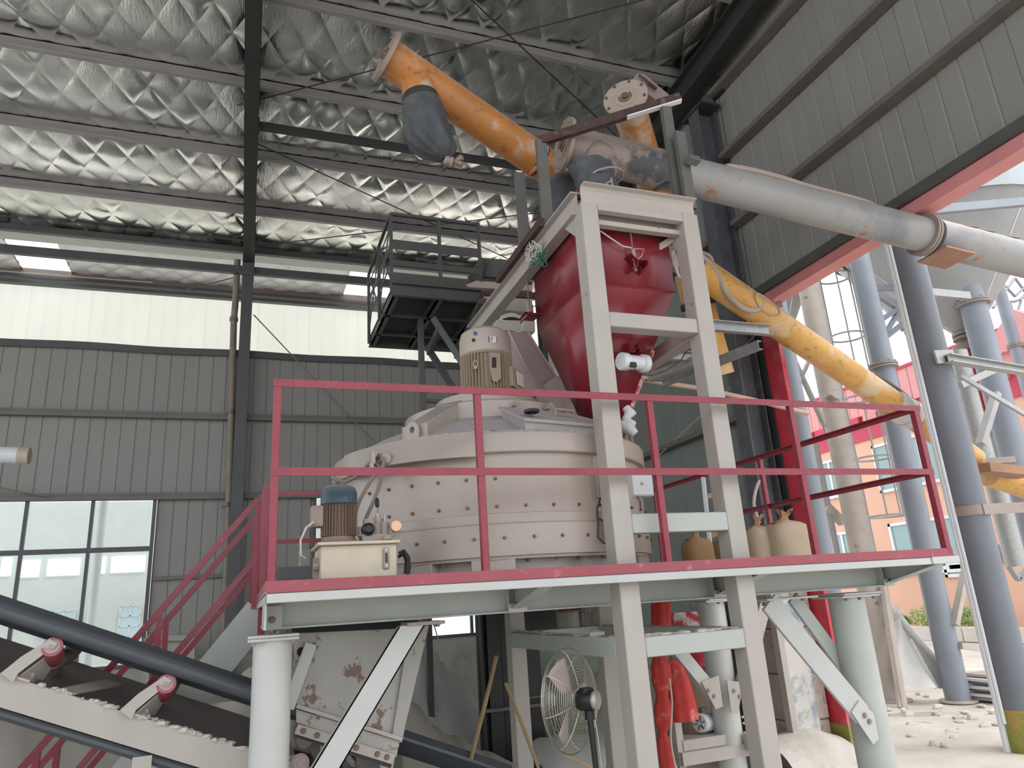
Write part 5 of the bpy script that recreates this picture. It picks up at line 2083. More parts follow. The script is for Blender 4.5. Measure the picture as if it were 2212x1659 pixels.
# second sleeve, behind on the left, from the orange conveyor's rusty joint
m = MB()
P = [AD(1212, 372, 6.9), AD(1214, 395, 6.85), AD(1216, 420, 6.8), AD(1220, 452, 6.75), AD(1224, 480, 6.7)]
P[0] = on1(1222)
vs, fs = [], []
for i, p_ in enumerate(spline(P, 3)):
    for k in range(n):
        t = 2 * PI * k / n
        rr = 0.150 * (1 + 0.03 * math.sin(t * 6 + i) + 0.05 * math.sin(i * 1.5))
        vs.append(p_ + V((math.cos(t) * rr, math.sin(t) * rr, 0)))
q = len(vs) // n
for i in range(q - 1):
    for k in range(n):
        l = (k + 1) % n
        fs.append((i * n + k, i * n + l, (i + 1) * n + l, (i + 1) * n + k))
m.add(vs, fs)
tag(obj('cloth_sleeve', m, 'dustbag', sharp=70), 'dark folded cloth sleeve behind the slim posts at the back of the hopper', 'sleeve')
m = MB()
m.path([on1(1205), on1(1205) + V((0.02, 0, -0.2)), AD(1215, 410, 6.86)], [0.16, 0.15, 0.14], 20)
obj('spout', m, 'screwdirt', s1)

# S3: short orange conveyor standing steeply behind
a3, b3 = AD(1352, 214, 7.2), AD(1448, 520, 9.3)
ax3 = (b3 - a3).normalized()
s3 = thing('screw_conveyor', 'steep orange and dust-grey screw conveyor with a round end plate behind the grey one', 'screw conveyor', a3)


def on3(py):
    lo, hi = 0.0, 1.3
    for _ in range(50):
        mid = (lo + hi) / 2
        p = a3.lerp(b3, mid) - CAM
        y = PH / 2 - FPX * p.dot(_up) / p.dot(_fw)
        if y < py:
            lo = mid
        else:
            hi = mid
    return a3.lerp(b3, (lo + hi) / 2)


seg(s3, a3, b3, 0.175, 'orange')
flange(s3, a3 - ax3 * 0.03, ax3, 0.225, 0.03, 8, 'cowl')
a4, b4 = AD(1490, 590, 8.9), AD(1553, 812, 8.8)
ax4 = (b4 - a4).normalized()
s5_ = thing('orange_pipe', 'short deep-orange pipe with a rusty joint, below the yellow tube behind the tower leg', 'pipe', b4)
seg(s5_, a4, a4.lerp(b4, 0.28), 0.19, 'yellow')
seg(s5_, a4.lerp(b4, 0.34), b4, 0.19, 'yellow')
flange(s5_, a4.lerp(b4, 0.28), ax4, 0.225, 0.06, 8, 'rust', 'joint_flange', False)
m = MB()
q = [AD(1378, 157, 7.45), AD(1392, 160, 7.5), AD(1455, 212, 7.4), AD(1425, 222, 7.35), AD(1392, 196, 7.35), AD(1366, 172, 7.4)]
m.prism(q, (0.02, 0.12, 0.02))
obj('motor_bracket', m, 'flange', s3, bev=0.004)
m = MB()
for k in range(5):
    c = AD(1381 + 5 * k, 165 + 3.6 * k, 7.38)
    m.box(c - V((0.006, 0.02, 0.014)), c + V((0.006, 0.0, 0.014)))
m.bar(AD(1400, 178, 7.36), AD(1418, 192, 7.34), 0.02, 0.03)
obj('bracket_slots', m, 'rust', s3)

# ---------------------------------------------------- light frame of worn blue channels above the hopper
lf = thing('conveyor_rack', 'worn blue and rusty channel rack above the hopper that carries the conveyor ends', 'rack', (2.7, 4.7, 4.95))


def zat(x, y, py):
    lo, hi = 0.0, 14.0
    for _ in range(50):
        z = (lo + hi) / 2
        p = V((x, y, z)) - CAM
        if PH / 2 - FPX * p.dot(_up) / p.dot(_fw) > py:
            lo = z
        else:
            hi = z
    return (lo + hi) / 2


tops = []
for x, y, py, mm, zb in ((2.2, 4.72, 300, 'bluesteel', 4.885), (2.2, 5.24, 372, 'bluesteel', 4.885), (3.17, 4.26, 214, 'bluesteel', 4.885), (3.20, 4.17, 283, 'bluesteel', 4.885)):
    z = zat(x, y, py)
    m = MB()
    m.chan((x, y, zb), (x, y, z), 0.09, 0.045, 0.006, up=(1, 0, 0) if x < 3 else (1, 0.0, 0))
    obj('post', m, mm, lf)
    tops.append(V((x, y, z)))
m = MB()
a_, b_ = tops[0] + V((0, 0, 0.0)), tops[2] + V((0.06, -0.03, 0.0))
d_ = (b_ - a_).normalized()
m.chan(a_, b_ + d_ * 0.06, 0.08, 0.05, 0.007, flip=-1)
obj('cross_channel', m, 'rust', lf)
m = MB()
m.bar(a_ + d_ * 0.75 + V((0, 0, -0.05)), b_ + d_ * 0.06 + V((0, 0, -0.05)), 0.05, 0.012)
obj('cross_channel_lip', m, 'frame_white', lf)
m = MB()
a_, b_ = AD(1415, 414, 6.0), AD(1448, 396, 5.9)
m.angle(a_, b_, 0.06, 0.006)
obj('bracket', m, 'bluesteel', lf)
m = MB()
a_, b_ = AD(1492, 352, 5.75), AD(1502, 340, 5.7)
m.bar(a_, b_, 0.10, 0.05)
obj('bracket', m, 'bluesteel', lf)
m = MB()
m.box((2.13, 5.05, 4.885), (2.2, 5.6, 4.93))
m.bar((2.13, 4.7, 4.91), (2.13, 5.8, 4.91), 0.05, 0.07)
obj('side_channel', m, 'rust', lf)

# ============================================================ DARK CATWALK
ZC = 5.7
cn, cf = A(840, 640, Z=ZC), A(803, 748, Z=ZC)
cnr = A(1052, 655, Z=ZC)
cx0, cx1, cy0, cy1 = (cn.x + cf.x) / 2, cnr.x + 0.12, cn.y, cf.y
cw_ = thing('catwalk', 'dark grey steel maintenance catwalk with flat-bar railings, left of the red hopper', 'catwalk', ((cx0 + cx1) / 2, (cy0 + cy1) / 2, 0))
m = MB()
m.chan((cx0, cy0, ZC + 0.085), (cx1, cy0, ZC + 0.085), 0.17, 0.06, 0.008)
obj('edge_beam', m, 'steel', cw_)
m = MB()
m.chan((cx0, cy1, ZC + 0.085), (cx1, cy1, ZC + 0.085), 0.17, 0.06, 0.008, flip=-1)
obj('edge_beam', m, 'steel', cw_)
m = MB()
m.box((cx0 + 0.02, cy0, ZC + 0.17), (cx1, cy1, ZC + 0.175))
obj('deck_plate', m, 'steel_d', cw_)
for t in (0.0, 0.45, 0.95):
    x = cx0 + 0.03 + (cx1 - cx0 - 0.1) * t
    m = MB()
    m.angle((x, cy0, ZC), (x, cy1, ZC), 0.06, 0.007)
    m.box((x, cy0, ZC), (x + 0.008, cy1, ZC + 0.16))
    obj('joist', m, 'steel', cw_)
for t in (0.36, 0.75):
    y = cy0 + (cy1 - cy0) * t
    m = MB()
    m.angle((cx0, y, ZC), (cx1, y, ZC), 0.05, 0.006)
    obj('joist', m, 'steel', cw_)
m = MB()
m.box((cx0, cy0 - 0.012, ZC + 0.19), (cx1 - 0.05, cy0 - 0.006, ZC + 0.33))
obj('toe_plate', m, 'steel', cw_)
zr_ = [(482, 493), (517, 537), (561, 573)]
zt_c = zat(cx0, cy0, 462)
for (ya, yb) in zr_:
    za_, zb_2 = zat(cx0, cy0, ya), zat(cx0, cy0, yb)
    m = MB()
    m.box((cx0, cy0 - 0.006, zb_2), (cx1 - 0.15, cy0 + 0.0, za_))
    obj('rail_strip', m, 'steel', cw_)
    m = MB()
    m.box((cx0 - 0.003, cy0, zb_2 + 0.02), (cx0 + 0.003, cy1, za_ - 0.02))
    obj('rail_strip', m, 'steel', cw_)
    m = MB()
    m.box((cx0, cy1, zb_2 + 0.02), (cx1, cy1 + 0.006, za_ - 0.02)) if 0 else None
m = MB()
m.bar((cx0, cy0, zt_c), (cx1 - 0.15, cy0, zt_c), 0.04, 0.04)
m.bar((cx0, cy0, zt_c), (cx0, cy1, zt_c), 0.035, 0.035)
obj('top_rail', m, 'steel', cw_)
for x, y in ((cx0, cy0), (cx0 + (cx1 - cx0) * 0.47, cy0), (cx1 - 0.17, cy0), (cx0, (cy0 + cy1) / 2), (cx0, cy1)):
    m = MB()
    m.bar((x, y + 0.01, ZC + 0.05), (x, y + 0.01, zt_c), 0.04, 0.04)
    obj('post', m, 'steel', cw_)
for x, y in ((cx0, cy0), (cx0, (cy0 + cy1) / 2)):
    m = MB()
    yn = y + (cy1 - cy0) / 2
    m.bar((x, y, ZC + 0.2), (x, yn, zt_c), 0.012, 0.03)
    m.bar((x, yn, ZC + 0.2), (x, y, zt_c), 0.012, 0.03)
    obj('lattice_strip', m, 'steel', cw_)
m = MB()
c = A(908, 690, Z=ZC)
m.bar((c.x, c.y, ZC), (c.x, c.y, 0.0), 0.07, 0.07)
obj('support_post', m, 'steel', cw_)
for (p0, p1, d0, d1) in (((937, 688), (1010, 800), 9.3, 8.9), ((920, 745), (1000, 872), 9.9, 9.9), ((1040, 650), (985, 770), 9, 10.2)):
    m = MB()
    m.bar(AD(*p0, d0), AD(*p1, d1), 0.06, 0.08)
    obj('support_brace', m, 'steel', cw_)
m = MB()
m.bar(AD(918, 866, 9.6), AD(1000, 868, 9.6), 0.06, 0.05)
m.bar(AD(950, 708, 9.2), AD(925, 760, 9.9), 0.05, 0.10)
obj('stiffener', m, 'steel', cw_)
# grey bin plates, rusty channel and beige box behind the mixer motor
fb = thing('aggregate_bin', 'grey sheet bin on a rusty channel and beige box beam, right of the catwalk', 'bin', AD(1080, 700, 9.5))
m = MB()
m.prism([AD(1037, 557, 9.7), AD(1112, 562, 9.7), AD(1113, 600, 9.7), AD(1036, 597, 9.7)], (0, 0.6, 0))
m.prism([AD(1030, 575, 9.68), AD(1052, 567, 9.66), AD(1038, 600, 9.6), AD(1008, 606, 9.6)], (0, 0.3, 0))
obj('bin_plate', m, 'steel', fb)
m = MB()
m.prism([AD(1000, 609, 9.3), AD(1022, 600, 9.3), AD(1150, 608, 9.0), AD(1150, 618, 9.0), AD(1028, 612, 9.3), AD(1004, 618, 9.3)], (0, 0.5, 0))
obj('bin_lip', m, 'rust', fb)
m = MB()
m.prism([AD(1004, 616, 9.25), AD(1030, 606, 9.25), AD(1150, 616, 8.95), AD(1150, 628, 8.95), AD(1010, 620, 9.25)], (0, 0.4, 0))
m.prism([AD(1045, 640, 9.0), AD(1150, 646, 8.8), AD(1150, 676, 8.8), AD(1085, 668, 9.0)], (0, 0.4, 0))
m.prism([AD(1060, 690, 8.6), AD(1156, 694, 8.4), AD(1156, 717, 8.4), AD(1068, 712, 8.6)], (0, 0.6, 0))
obj('box_beam', m, 'mixer', fb)
m = MB()
m.prism([AD(1045, 627, 9.0), AD(1150, 630, 8.8), AD(1150, 643, 8.8), AD(1050, 638, 9.0)], (0, 0.3, 0))
obj('channel', m, 'rust', fb)
m = MB()
m.prism([AD(1075, 668, 8.7), AD(1150, 678, 8.5), AD(1150, 690, 8.5), AD(1065, 682, 8.7)], (0, 0.3, 0))
obj('channel', m, 'steel', fb)
m = MB()
for k in range(4):
    P = spline([AD(px, py, 8.1) for px, py in ((1068 + k, 706), (1082, 690 - 2 * k), (1108, 683 - 2 * k), (1128, 690 - k))], 4)
    m.path(P, 0.006, 5)
P = spline([AD(px, py, 8.1) for px, py in ((1078, 690), (1100, 700), (1115, 714), (1124, 716), (1129, 708), (1131, 690), (1122, 684))], 4)
m.path(P, 0.014, 6)
tag(obj('wire_bundle', m, 'cable'), 'pale cables looping above the big motor in front of the beige box beam', 'wires')

# ---------------------------------------------------- galvanised frame and steel pieces right of the tower
gf = thing('galvanised_frame', 'small frame of galvanised and dusty channels projecting right behind the tower leg', 'steel frame', AD(1560, 760, 7.2))
Z4 = 4.3
m = MB()
for (p0, p1) in (((1535, 704), (1657, 718)), ((1436, 768), (1530, 776)), ((1372, 812), (1432, 816))):
    a_, b_ = A(*p0, Z=Z4), A(*p1, Z=Z4)
    b_.y = a_.y = (a_.y + b_.y) / 2
    m = MB()
    m.chan(a_, b_, 0.10, 0.06, 0.006)
    obj('channel', m, 'galv', gf)
for (p0, p1) in (((1638, 744), (1430, 826)), ((1520, 770), (1400, 815))):
    a_, b_ = A(*p0, Z=Z4 - 0.06), A(*p1, Z=Z4 - 0.06)
    m = MB()
    m.chan(a_, b_, 0.09, 0.06, 0.006)
    obj('channel', m, 'purlin', gf)
m = MB()
a_, b_ = A(1395, 820, Y=7.4), A(1745, 890, Y=7.4)
b_.z = a_.z
m.path([A(1392, 821, Y=6.8), A(1520, 840, Y=6.8), A(1640, 867, Y=6.8), A(1745, 893, Y=6.8)], 0.03, 8)
tag(obj('long_pole', m, mat('pale_wood_pole', '#c4a590', 0.6, var=0.1)), 'long pale wooden pole slanting behind the tower leg above the guard rail', 'pole')
m = MB()
m.path([A(1380, 796, Y=6.5), A(1500, 735, Y=6.3)], 0.008, 5)
tag(obj('loose_cable', m, 'cable'), 'thin cable stretched beside the dusty side beam of the tower', 'cable')

# ============================================================ THINGS ON THE DECK, RIGHT
def sack(cx, cy, z0, rx, ry, h, mm, label, seed, lean=0.0, grp=None):
    rn = random.Random(seed)
    r = thing('sack', label, 'sack', (cx, cy, z0), grp)
    m = MB()
    n = 28
    prof = [(0.82, 0.0), (0.97, 0.03), (1.02, 0.12), (0.99, 0.22), (1.02, 0.32), (0.985, 0.42), (1.0, 0.54), (0.98, 0.66), (0.93, 0.75), (0.82, 0.82), (0.62, 0.87), (0.3, 0.90)]
    vs, fs = [], []
    ph = rn.uniform(0, 6)
    for i, (q, z) in enumerate(prof):
        for k in range(n):
            t = 2 * PI * k / n
            c_, s_ = math.cos(t), math.sin(t)
            sup = (abs(c_) ** 3 + abs(s_) ** 3) ** (-1 / 3)
            w = 1 + 0.02 * math.sin(5 * t + ph + i) + rn.uniform(-0.008, 0.008)
            vs.append(V((cx + c_ * sup * rx * q * w + lean * z * h, cy + s_ * sup * ry * q * w, z0 + z * h * (1 + 0.02 * math.sin(3 * t + ph)))))
    for i in range(len(prof) - 1):
        for k in range(n):
            l = (k + 1) % n
            fs.append((i * n + k, i * n + l, (i + 1) * n + l, (i + 1) * n + k))
    fs.append(tuple(range(n - 1, -1, -1)))
    fs.append(tuple(range((len(prof) - 1) * n, len(prof) * n)))
    m.add(vs, fs)
    obj('sack_body', m, mm, r, sharp=80)
    m = MB()
    tx = cx + lean * h
    nk = 18
    vs, fs = [], []
    for i, (q, z) in enumerate(((0.62, 0.0), (0.30, 0.022), (0.17, 0.045), (0.24, 0.070), (0.40, 0.098))):
        for k in range(nk):
            t = 2 * PI * k / nk
            w = 1 + (0.25 if i > 1 else 0.08) * math.sin(5 * t + ph)
            vs.append(V((tx - rx * 0.1 + z * 0.4 + math.cos(t) * rx * q * w, cy + math.sin(t) * ry * q * w * 0.7, z0 + h * 0.86 + z + (0.02 * math.sin(2 * t + ph) if i == 4 else 0))))
    for i in range(4):
        for k in range(nk):
            l = (k + 1) % nk
            fs.append((i * nk + k, i * nk + l, (i + 1) * nk + l, (i + 1) * nk + k))
    m.add(vs, fs)
    for s_ in ():
        a_ = V((tx + s_ * rx * 0.12, cy - ry * 0.2, z0 + h * 0.80))
        m.path([a_ + V((0, 0, -0.01)), a_ + V((s_ * 0.01, 0, 0.03)), a_ + V((s_ * 0.025 - 0.01, 0.01, 0.06)), a_ + V((s_ * 0.05 - 0.01, -0.01, 0.085))], [rx * 0.5, rx * 0.34, rx * 0.26, rx * 0.30], 7)
    obj('folded_neck', m, mm if mm == 'sack_d' else 'sack_d', r, sharp=60)
    return r


sb = A(1716, 1200, Y=4.72)
sack(sb.x, 4.75, DZ - 0.008, 0.185, 0.14, 0.40, 'sack', 'full woven cream sack, largest and rightmost on the platform behind the rail', 3, -0.03)
sb = A(1648, 1200, Y=4.85)
sack(sb.x, 4.88, DZ - 0.008, 0.11, 0.12, 0.37, 'sack', 'narrower cream sack squeezed against the left side of the largest sack', 5, 0.02)
sb = A(1508, 1200, Y=5.3)
sack(sb.x, 5.3, DZ - 0.008, 0.125, 0.12, 0.33, 'sack_d', 'brown kraft sack standing between the rail post and the right tower leg', 7)
sb = A(1566, 1200, Y=5.6)
sack(sb.x, 5.6, DZ - 0.008, 0.10, 0.12, 0.33, 'sack_d', 'brown kraft sack half hidden behind the right tower leg', 9)
ld = thing('wooden_ladder', 'pale whitish ladder leaning behind the brown sacks on the platform', 'ladder', A(1530, 1210, Y=6.4))
m = MB()
for p0, p1 in (((1519, 1032), (1537, 1208)), ((1553, 1030), (1570, 1205))):
    m = MB()
    m.bar(A(*p0, Y=6.4), A(*p1, Y=6.3), 0.035, 0.05)
    obj('ladder_rail', m, 'frame_white', ld)
for k in range(4):
    m = MB()
    m.bar(A(1522 + 4 * k, 1075 + 42 * k, Y=6.38), A(1556 + 4 * k, 1063 + 42 * k, Y=6.38), 0.03, 0.05)
    obj('rung', m, 'sack_d', ld)
m = MB()
m.path(spline([A(px, py, Y=6.9) for px, py in ((1640, 1130), (1628, 1085), (1640, 1040), (1655, 1060), (1660, 1115))], 4), 0.02, 8)
tag(obj('hanging_hose', m, 'cloth'), 'pale hose looped over the far railing behind the cream sacks', 'hose')
# ============================================================ BELT CONVEYOR UNDER THE MIXER
bc = thing('belt_conveyor', 'inclined belt conveyor with grey side channels running under the platform, lower left', 'belt conveyor', (-1.0, 5.3, 0))
YN_, YF_ = 5.0, 5.72
dirc = (A(540, 1657, Y=5) - A(0, 1491, Y=5)).normalized()
n0 = A(0, 1491, Y=5)                       # near side channel, mid height


def cp(s_, y, up_=0.0):
    """point s_ metres along the conveyor from the left frame edge, at depth y, up_ above the channel middle"""
    nrm_ = V((-dirc.z, 0, dirc.x))
    return V((n0.x, y, n0.z)) + dirc * s_ + nrm_ * up_


SA, SB = -3.2, 3.3
for y, fl in ((YN_, 1), (YF_, -1)):
    m = MB()
    m.chan(cp(SA, y), cp(SB, y), 0.155, 0.055, 0.007, flip=-fl)
    obj('side_channel', m, 'beige' if fl > 0 else 'hose', bc)
# carrying belt: trough cross-section swept along, thick enough for a rounded near edge
up_v = V((-dirc.z, 0, dirc.x))
m = MB()
sec = [(0.02, 0.40), (0.16, 0.30), (0.54, 0.30), (0.68, 0.40)]
top_ = [(YN_ + y, z) for y, z in sec]
poly = []
for y, z in top_:
    poly.append((y, z + 0.009))
for y, z in reversed(top_):
    poly.append((y, z - 0.009))
vs = [cp(SA, y, z) for y, z in poly] + [cp(SB, y, z) for y, z in poly]
k = len(poly)
m.add(vs, [(i, (i + 1) % k, k + (i + 1) % k, k + i) for i in range(k)] + [tuple(range(k - 1, -1, -1)), tuple(range(k, 2 * k))])
obj('carrying_belt', m, 'rubber', bc)
m = MB()
P = [cp(SA + (SB - 1.62 - SA) * i / 40, YN_ - 0.02, 0.375) for i in range(41)]
m.path(P, 0.045, 14)
obj('belt_edge', m, 'rubber', bc)
m = MB()
m.prism([cp(SA, YN_ + 0.06, -0.12), cp(SB, YN_ + 0.06, -0.12), cp(SB, YF_ - 0.04, -0.12), cp(SA, YF_ - 0.04, -0.12)], up_v * 0.015)
m.path([cp(SA, YN_ + 0.05, -0.115), cp(SB, YN_ + 0.05, -0.115)], 0.028, 10)
obj('return_belt', m, 'rubber', bc)
m = MB()
m.prism([cp(SA, YF_ - 0.06, 0.0), cp(1.55, YF_ - 0.06, 0.0), cp(1.55, YF_ - 0.03, 0.175), cp(SA, YF_ - 0.03, 0.175)], (0, 0.012, 0))
obj('side_skirt', m, 'hose', bc)


def spos(px_, y=YN_):
    lo, hi = -1.0, 5.0
    for _ in range(40):
        mid = (lo + hi) / 2
        p = cp(mid, y, 0.29) - CAM
        if PW / 2 + FPX * p.dot(_rt) / p.dot(_fw) < px_:
            lo = mid
        else:
            hi = mid
    return (lo + hi) / 2


for px_ in (-130, 118, 362, 676, 742, 808):
    s_ = spos(px_)
    near = px_ < 500
    idl = [('idler_roller', 'mixer' if not near else 'red_light')]
    m = MB()
    e0, e1 = cp(s_ + 0.0, YN_ - 0.045, 0.285), cp(s_, YN_ + 0.17, 0.21)
    if not near:
        e0, e1 = cp(s_, YN_ - 0.02, 0.10 - 0.02 * 0), cp(s_, YN_ + 0.17, 0.06)
    m.tube(e0, e1, 0.054, 20)
    ro = obj('idler_roller', m, 'flange' if not near else 'red_light', bc)
    m = MB()
    dd_ = (e1 - e0).normalized()
    m.tube(e0 - dd_ * 0.004, e0, 0.040, 18)
    m.tube(e0 - dd_ * 0.012, e0 - dd_ * 0.004, 0.018, 12)
    obj('roller_cap', m, 'pinkduct', ro)
    m = MB()
    m.tube(cp(s_, YN_ + 0.19, 0.20), cp(s_, YF_ - 0.19, 0.20), 0.05, 16)
    obj('idler_roller', m, 'flange', bc)
    m = MB()
    m.tube(cp(s_, YF_ - 0.17, 0.21), cp(s_, YF_ + 0.03, 0.31), 0.05, 16)
    obj('idler_roller', m, 'flange', bc)
    if near:
        m = MB()
        q = [cp(s_ - 0.17, YN_ - 0.045, 0.085), cp(s_ - 0.09, YN_ - 0.045, 0.06), cp(s_ - 0.09, YN_ - 0.045, 0.11), cp(s_ + 0.02, YN_ - 0.055, 0.31), cp(s_ - 0.03, YN_ - 0.055, 0.32), cp(s_ - 0.12, YN_ - 0.045, 0.19)]
        m.prism(q, (0, 0.012, 0))
        m.prism([cp(s_ - 0.14, YN_ - 0.03, 0.08), cp(s_ - 0.02, YN_ - 0.03, 0.08), cp(s_ - 0.02, YN_ + 0.10, 0.10), cp(s_ - 0.10, YN_ + 0.10, 0.10)], up_v * 0.012)
        m.prism([cp(s_ - 0.09, YN_ - 0.01, 0.085), cp(s_ + 0.0, YN_ + 0.15, 0.085), cp(s_ + 0.02, YN_ + 0.16, 0.22), cp(s_ - 0.02, YN_ + 0.01, 0.22)], V((0.01, 0, 0)))
        br = obj('idler_bracket', m, 'beige', bc)
    m = MB()
    m.bar(cp(s_ - 0.05, YN_ + 0.05, 0.09), cp(s_ - 0.05, YF_ - 0.05, 0.09), 0.05, 0.05)
    obj('idler_cross_bar', m, 'beige', bc)
m = MB()
s_ = spos(205)
m.prism([cp(s_ - 0.10, YN_ + 0.0, 0.08), cp(s_ - 0.02, YN_ + 0.0, 0.08), cp(s_ + 0.16, YN_ + 0.45, 0.15), cp(s_ + 0.06, YN_ + 0.45, 0.15)], up_v * 0.012)
obj('flat_strap', m, 'beige', bc)
m = MB()
rn = random.Random(12)
for i in range(120):
    s_ = 0.1 + 1.75 * rn.random() ** 0.7
    m.blob(cp(s_, YN_ + rn.uniform(-0.01, 0.03), 0.082), (rn.uniform(0.01, 0.04), 0.02, rn.uniform(0.004, 0.016)), 6, 4, 0.2, i)
q_ = obj('spilt_powder', m, 'powder', bc)
q_['kind'] = 'stuff'
for s_, y in ((-0.2, YN_ + 0.03), (2.9, YN_ + 0.03), (-0.2, YF_ - 0.03), (2.9, YF_ - 0.03)):
    m = MB()
    c_ = cp(s_, y, -0.08)
    m.bar((c_.x, y, 0), (c_.x, y, c_.z), 0.06, 0.06)
    obj('leg', m, 'beige', bc)
m = MB()
s_ = spos(385)
c_ = cp(s_, YN_ - 0.01, -0.13)
m.box(c_ - V((0.05, 0.01, 0.06)), c_ + V((0.05, 0.01, 0.03)))
obj('hanger', m, 'beige', bc)

# discharge chute between drum and belt
ch = thing('discharge_chute', 'beige chute with chipped rusty paint under the mixer, feeding the belt', 'chute', (0.7, 5.4, 1.0))
YC = 4.94


def c2(px_, py_, yy=YC):
    return A(px_, py_, Y=yy)


m = MB()
q = [c2(636, 1366), c2(925, 1350), c2(905, 1440), c2(868, 1604), c2(640, 1532), c2(636, 1450)]
m.prism(q, (0, 0.62, 0))
body = obj('chute_body', m, 'chute', ch)
m = MB()
a_, b_ = c2(640, 1524, YC - 0.02), c2(868, 1596, YC - 0.02)
m.bar(a_, b_, 0.05, 0.022)
obj('ledge', m, 'beige', ch)
m = MB()
q = [c2(640, 1532, YC - 0.012), c2(864, 1602, YC - 0.012), c2(856, 1636, YC - 0.012), c2(640, 1560, YC - 0.012)]
m.prism(q, (0, 0.012, 0))
obj('skirt_plate', m, 'chute', ch)
m = MB()
a_, b_ = c2(640, 1574, YC - 0.03), c2(850, 1640, YC - 0.03)
m.bar(a_, b_, 0.02, 0.055)
cl = obj('clamp_strip', m, 'beige', ch)
for px_ in (655, 685, 735, 770, 815, 836):
    b_ = MB()
    t_ = (px_ - 640) / 210
    b_.hexbolt(c2(px_, 1574 + t_ * 66, YC - 0.042), (0, -1, 0), 0.012, 0.012)
    obj('bolt', b_, 'bolt', cl)
m = MB()
a_, b_ = c2(640, 1584, YC - 0.02), c2(846, 1652, YC - 0.02)
m.bar(a_, b_, 0.012, 0.04)
obj('rubber_skirt', m, 'cable_dark', ch)
m = MB()
q = [c2(884, 1352, YC - 0.01), c2(925, 1352, YC - 0.01), c2(868, 1590, YC - 0.01), c2(846, 1590, YC - 0.01)]
m.prism(q, (0, -0.02, 0))
obj('edge_stiffener', m, 'chute', ch)
m = MB()
c_ = c2(651, 1408, YC - 0.002)
m.tube(c_, c_ + V((0, -0.003, 0)), 0.028, 12)
obj('round_hole', m, 'darkhole', body)
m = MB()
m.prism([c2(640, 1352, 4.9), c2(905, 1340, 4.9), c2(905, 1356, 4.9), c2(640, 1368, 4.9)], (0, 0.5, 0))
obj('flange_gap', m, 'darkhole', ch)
m = MB()
m.path([A(936, 1345, Y=4.7), A(941, 1362, Y=4.7), A(948, 1385, Y=4.7), A(950, 1418, Y=4.7), A(953, 1428, Y=4.7)], 0.004, 5)
m.path([A(935, 1350, Y=4.66), A(945, 1346, Y=4.66), A(953, 1348, Y=4.66)], 0.005, 5)
tag(obj('dangling_twine', m, 'bolt'), 'rusty wire dangling from the beam right of the chute', 'wire')

# ============================================================ TARPS, PILES, POLES
def heap(name, label, cat, mm, pts, y0, y1, seed, amp=0.05, base=0.0):
    """pts: (x, height) silhouette seen from the front; rounded front and back"""
    rn = random.Random(seed)
    xs = [p[0] for p in pts]
    f = [(rn.uniform(2, 9), rn.uniform(0, 6), rn.uniform(1, 5)) for _ in range(6)]

    def hgt(x):
        for i in range(len(pts) - 1):
            if pts[i][0] <= x <= pts[i + 1][0]:
                t = (x - pts[i][0]) / (pts[i + 1][0] - pts[i][0])
                t = t * t * (3 - 2 * t)
                return pts[i][1] * (1 - t) + pts[i + 1][1] * t
        return 0

    def fn(u, v):
        x = xs[0] + (xs[-1] - xs[0]) * u
        s = math.sin(PI * min(max(v, 0), 1)) ** 0.45 if 0 < v < 1 else 0
        y = y0 + (y1 - y0) * v
        w = sum(math.sin(a * x + b + c * y) for a, b, c in f) / 6
        w2 = abs(math.sin(x * 5 + y * 3 + 2 * math.sin(x * 2))) * 0.6
        return (x + 0.05 * w, y, base + hgt(x) * s + amp * (w + w2) * s)
    m = MB()
    m.grid(fn, 70, 36)
    return tag(obj(name, m, mm, sharp=60), label, cat)


def XZ(px_, py_, yy):
    p = A(px_, py_, Y=yy)
    return (p.x, max(p.z, 0.0))


heap('covered_pile', 'pile under a grey-green tarp on the floor behind the belt conveyor, far left', 'pile', 'tarp',
     [XZ(-160, 1470, 8.3), XZ(60, 1480, 8.3), XZ(200, 1520, 8.3), XZ(330, 1500, 8.3), XZ(450, 1530, 8.3), XZ(560, 1440, 8.3), XZ(640, 1450, 8.3), XZ(690, 1560, 8.3)], 7.5, 9.6, 4, 0.06)
heap('covered_pile', 'large grey sheeted pile rising behind the chute against the back wall', 'pile', 'tarpwhite',
     [XZ(800, 1420, 9.2), XZ(900, 1368, 9.2), XZ(935, 1390, 9.2), XZ(1000, 1460, 9.2), XZ(1060, 1530, 9.2), XZ(1110, 1640, 9.2)], 8.6, 10.8, 6, 0.05)
heap('covered_pile', 'low slack grey tarp on the floor between the chute and the dark steel column', 'pile', 'tarp',
     [XZ(850, 1560, 6.9), XZ(900, 1530, 6.9), XZ(950, 1570, 6.9), XZ(1000, 1600, 6.9), XZ(1060, 1640, 6.9), XZ(1120, 1659, 6.9)], 6.2, 8.0, 9, 0.05)
heap('covered_pile', 'crumpled pale grey tarp on the floor behind the pedestal fan', 'pile', 'tarpwhite',
     [XZ(1170, 1645, 7.2), XZ(1200, 1610, 7.2), XZ(1260, 1600, 7.2), XZ(1330, 1590, 7.2), XZ(1400, 1640, 7.2)], 6.8, 8.2, 12, 0.05)
m = MB()
a_, b_ = A(440, 1440, Y=7.4), A(545, 1330, Y=7.6)
m.prism([A(455, 1520, Y=7.3), A(545, 1510, Y=7.3), A(545, 1478, Y=7.6), A(470, 1490, Y=7.6)], (0, 0, 0.03))
tag(obj('cardboard_sheet', m, 'tarp'), 'flat pale sheet lying on the tarp just left of the front pipe leg', 'sheet')
m = MB()
for (p0, p1, yy) in (((315, 1378), (418, 1378), 13.2), ((415, 1378), (415, 1560), 13.2), ((317, 1378), (317, 1560), 13.2)):
    m.bar(A(*p0, Y=yy), A(*p1, Y=yy), 0.08, 0.12, up=(0, 1, 0))
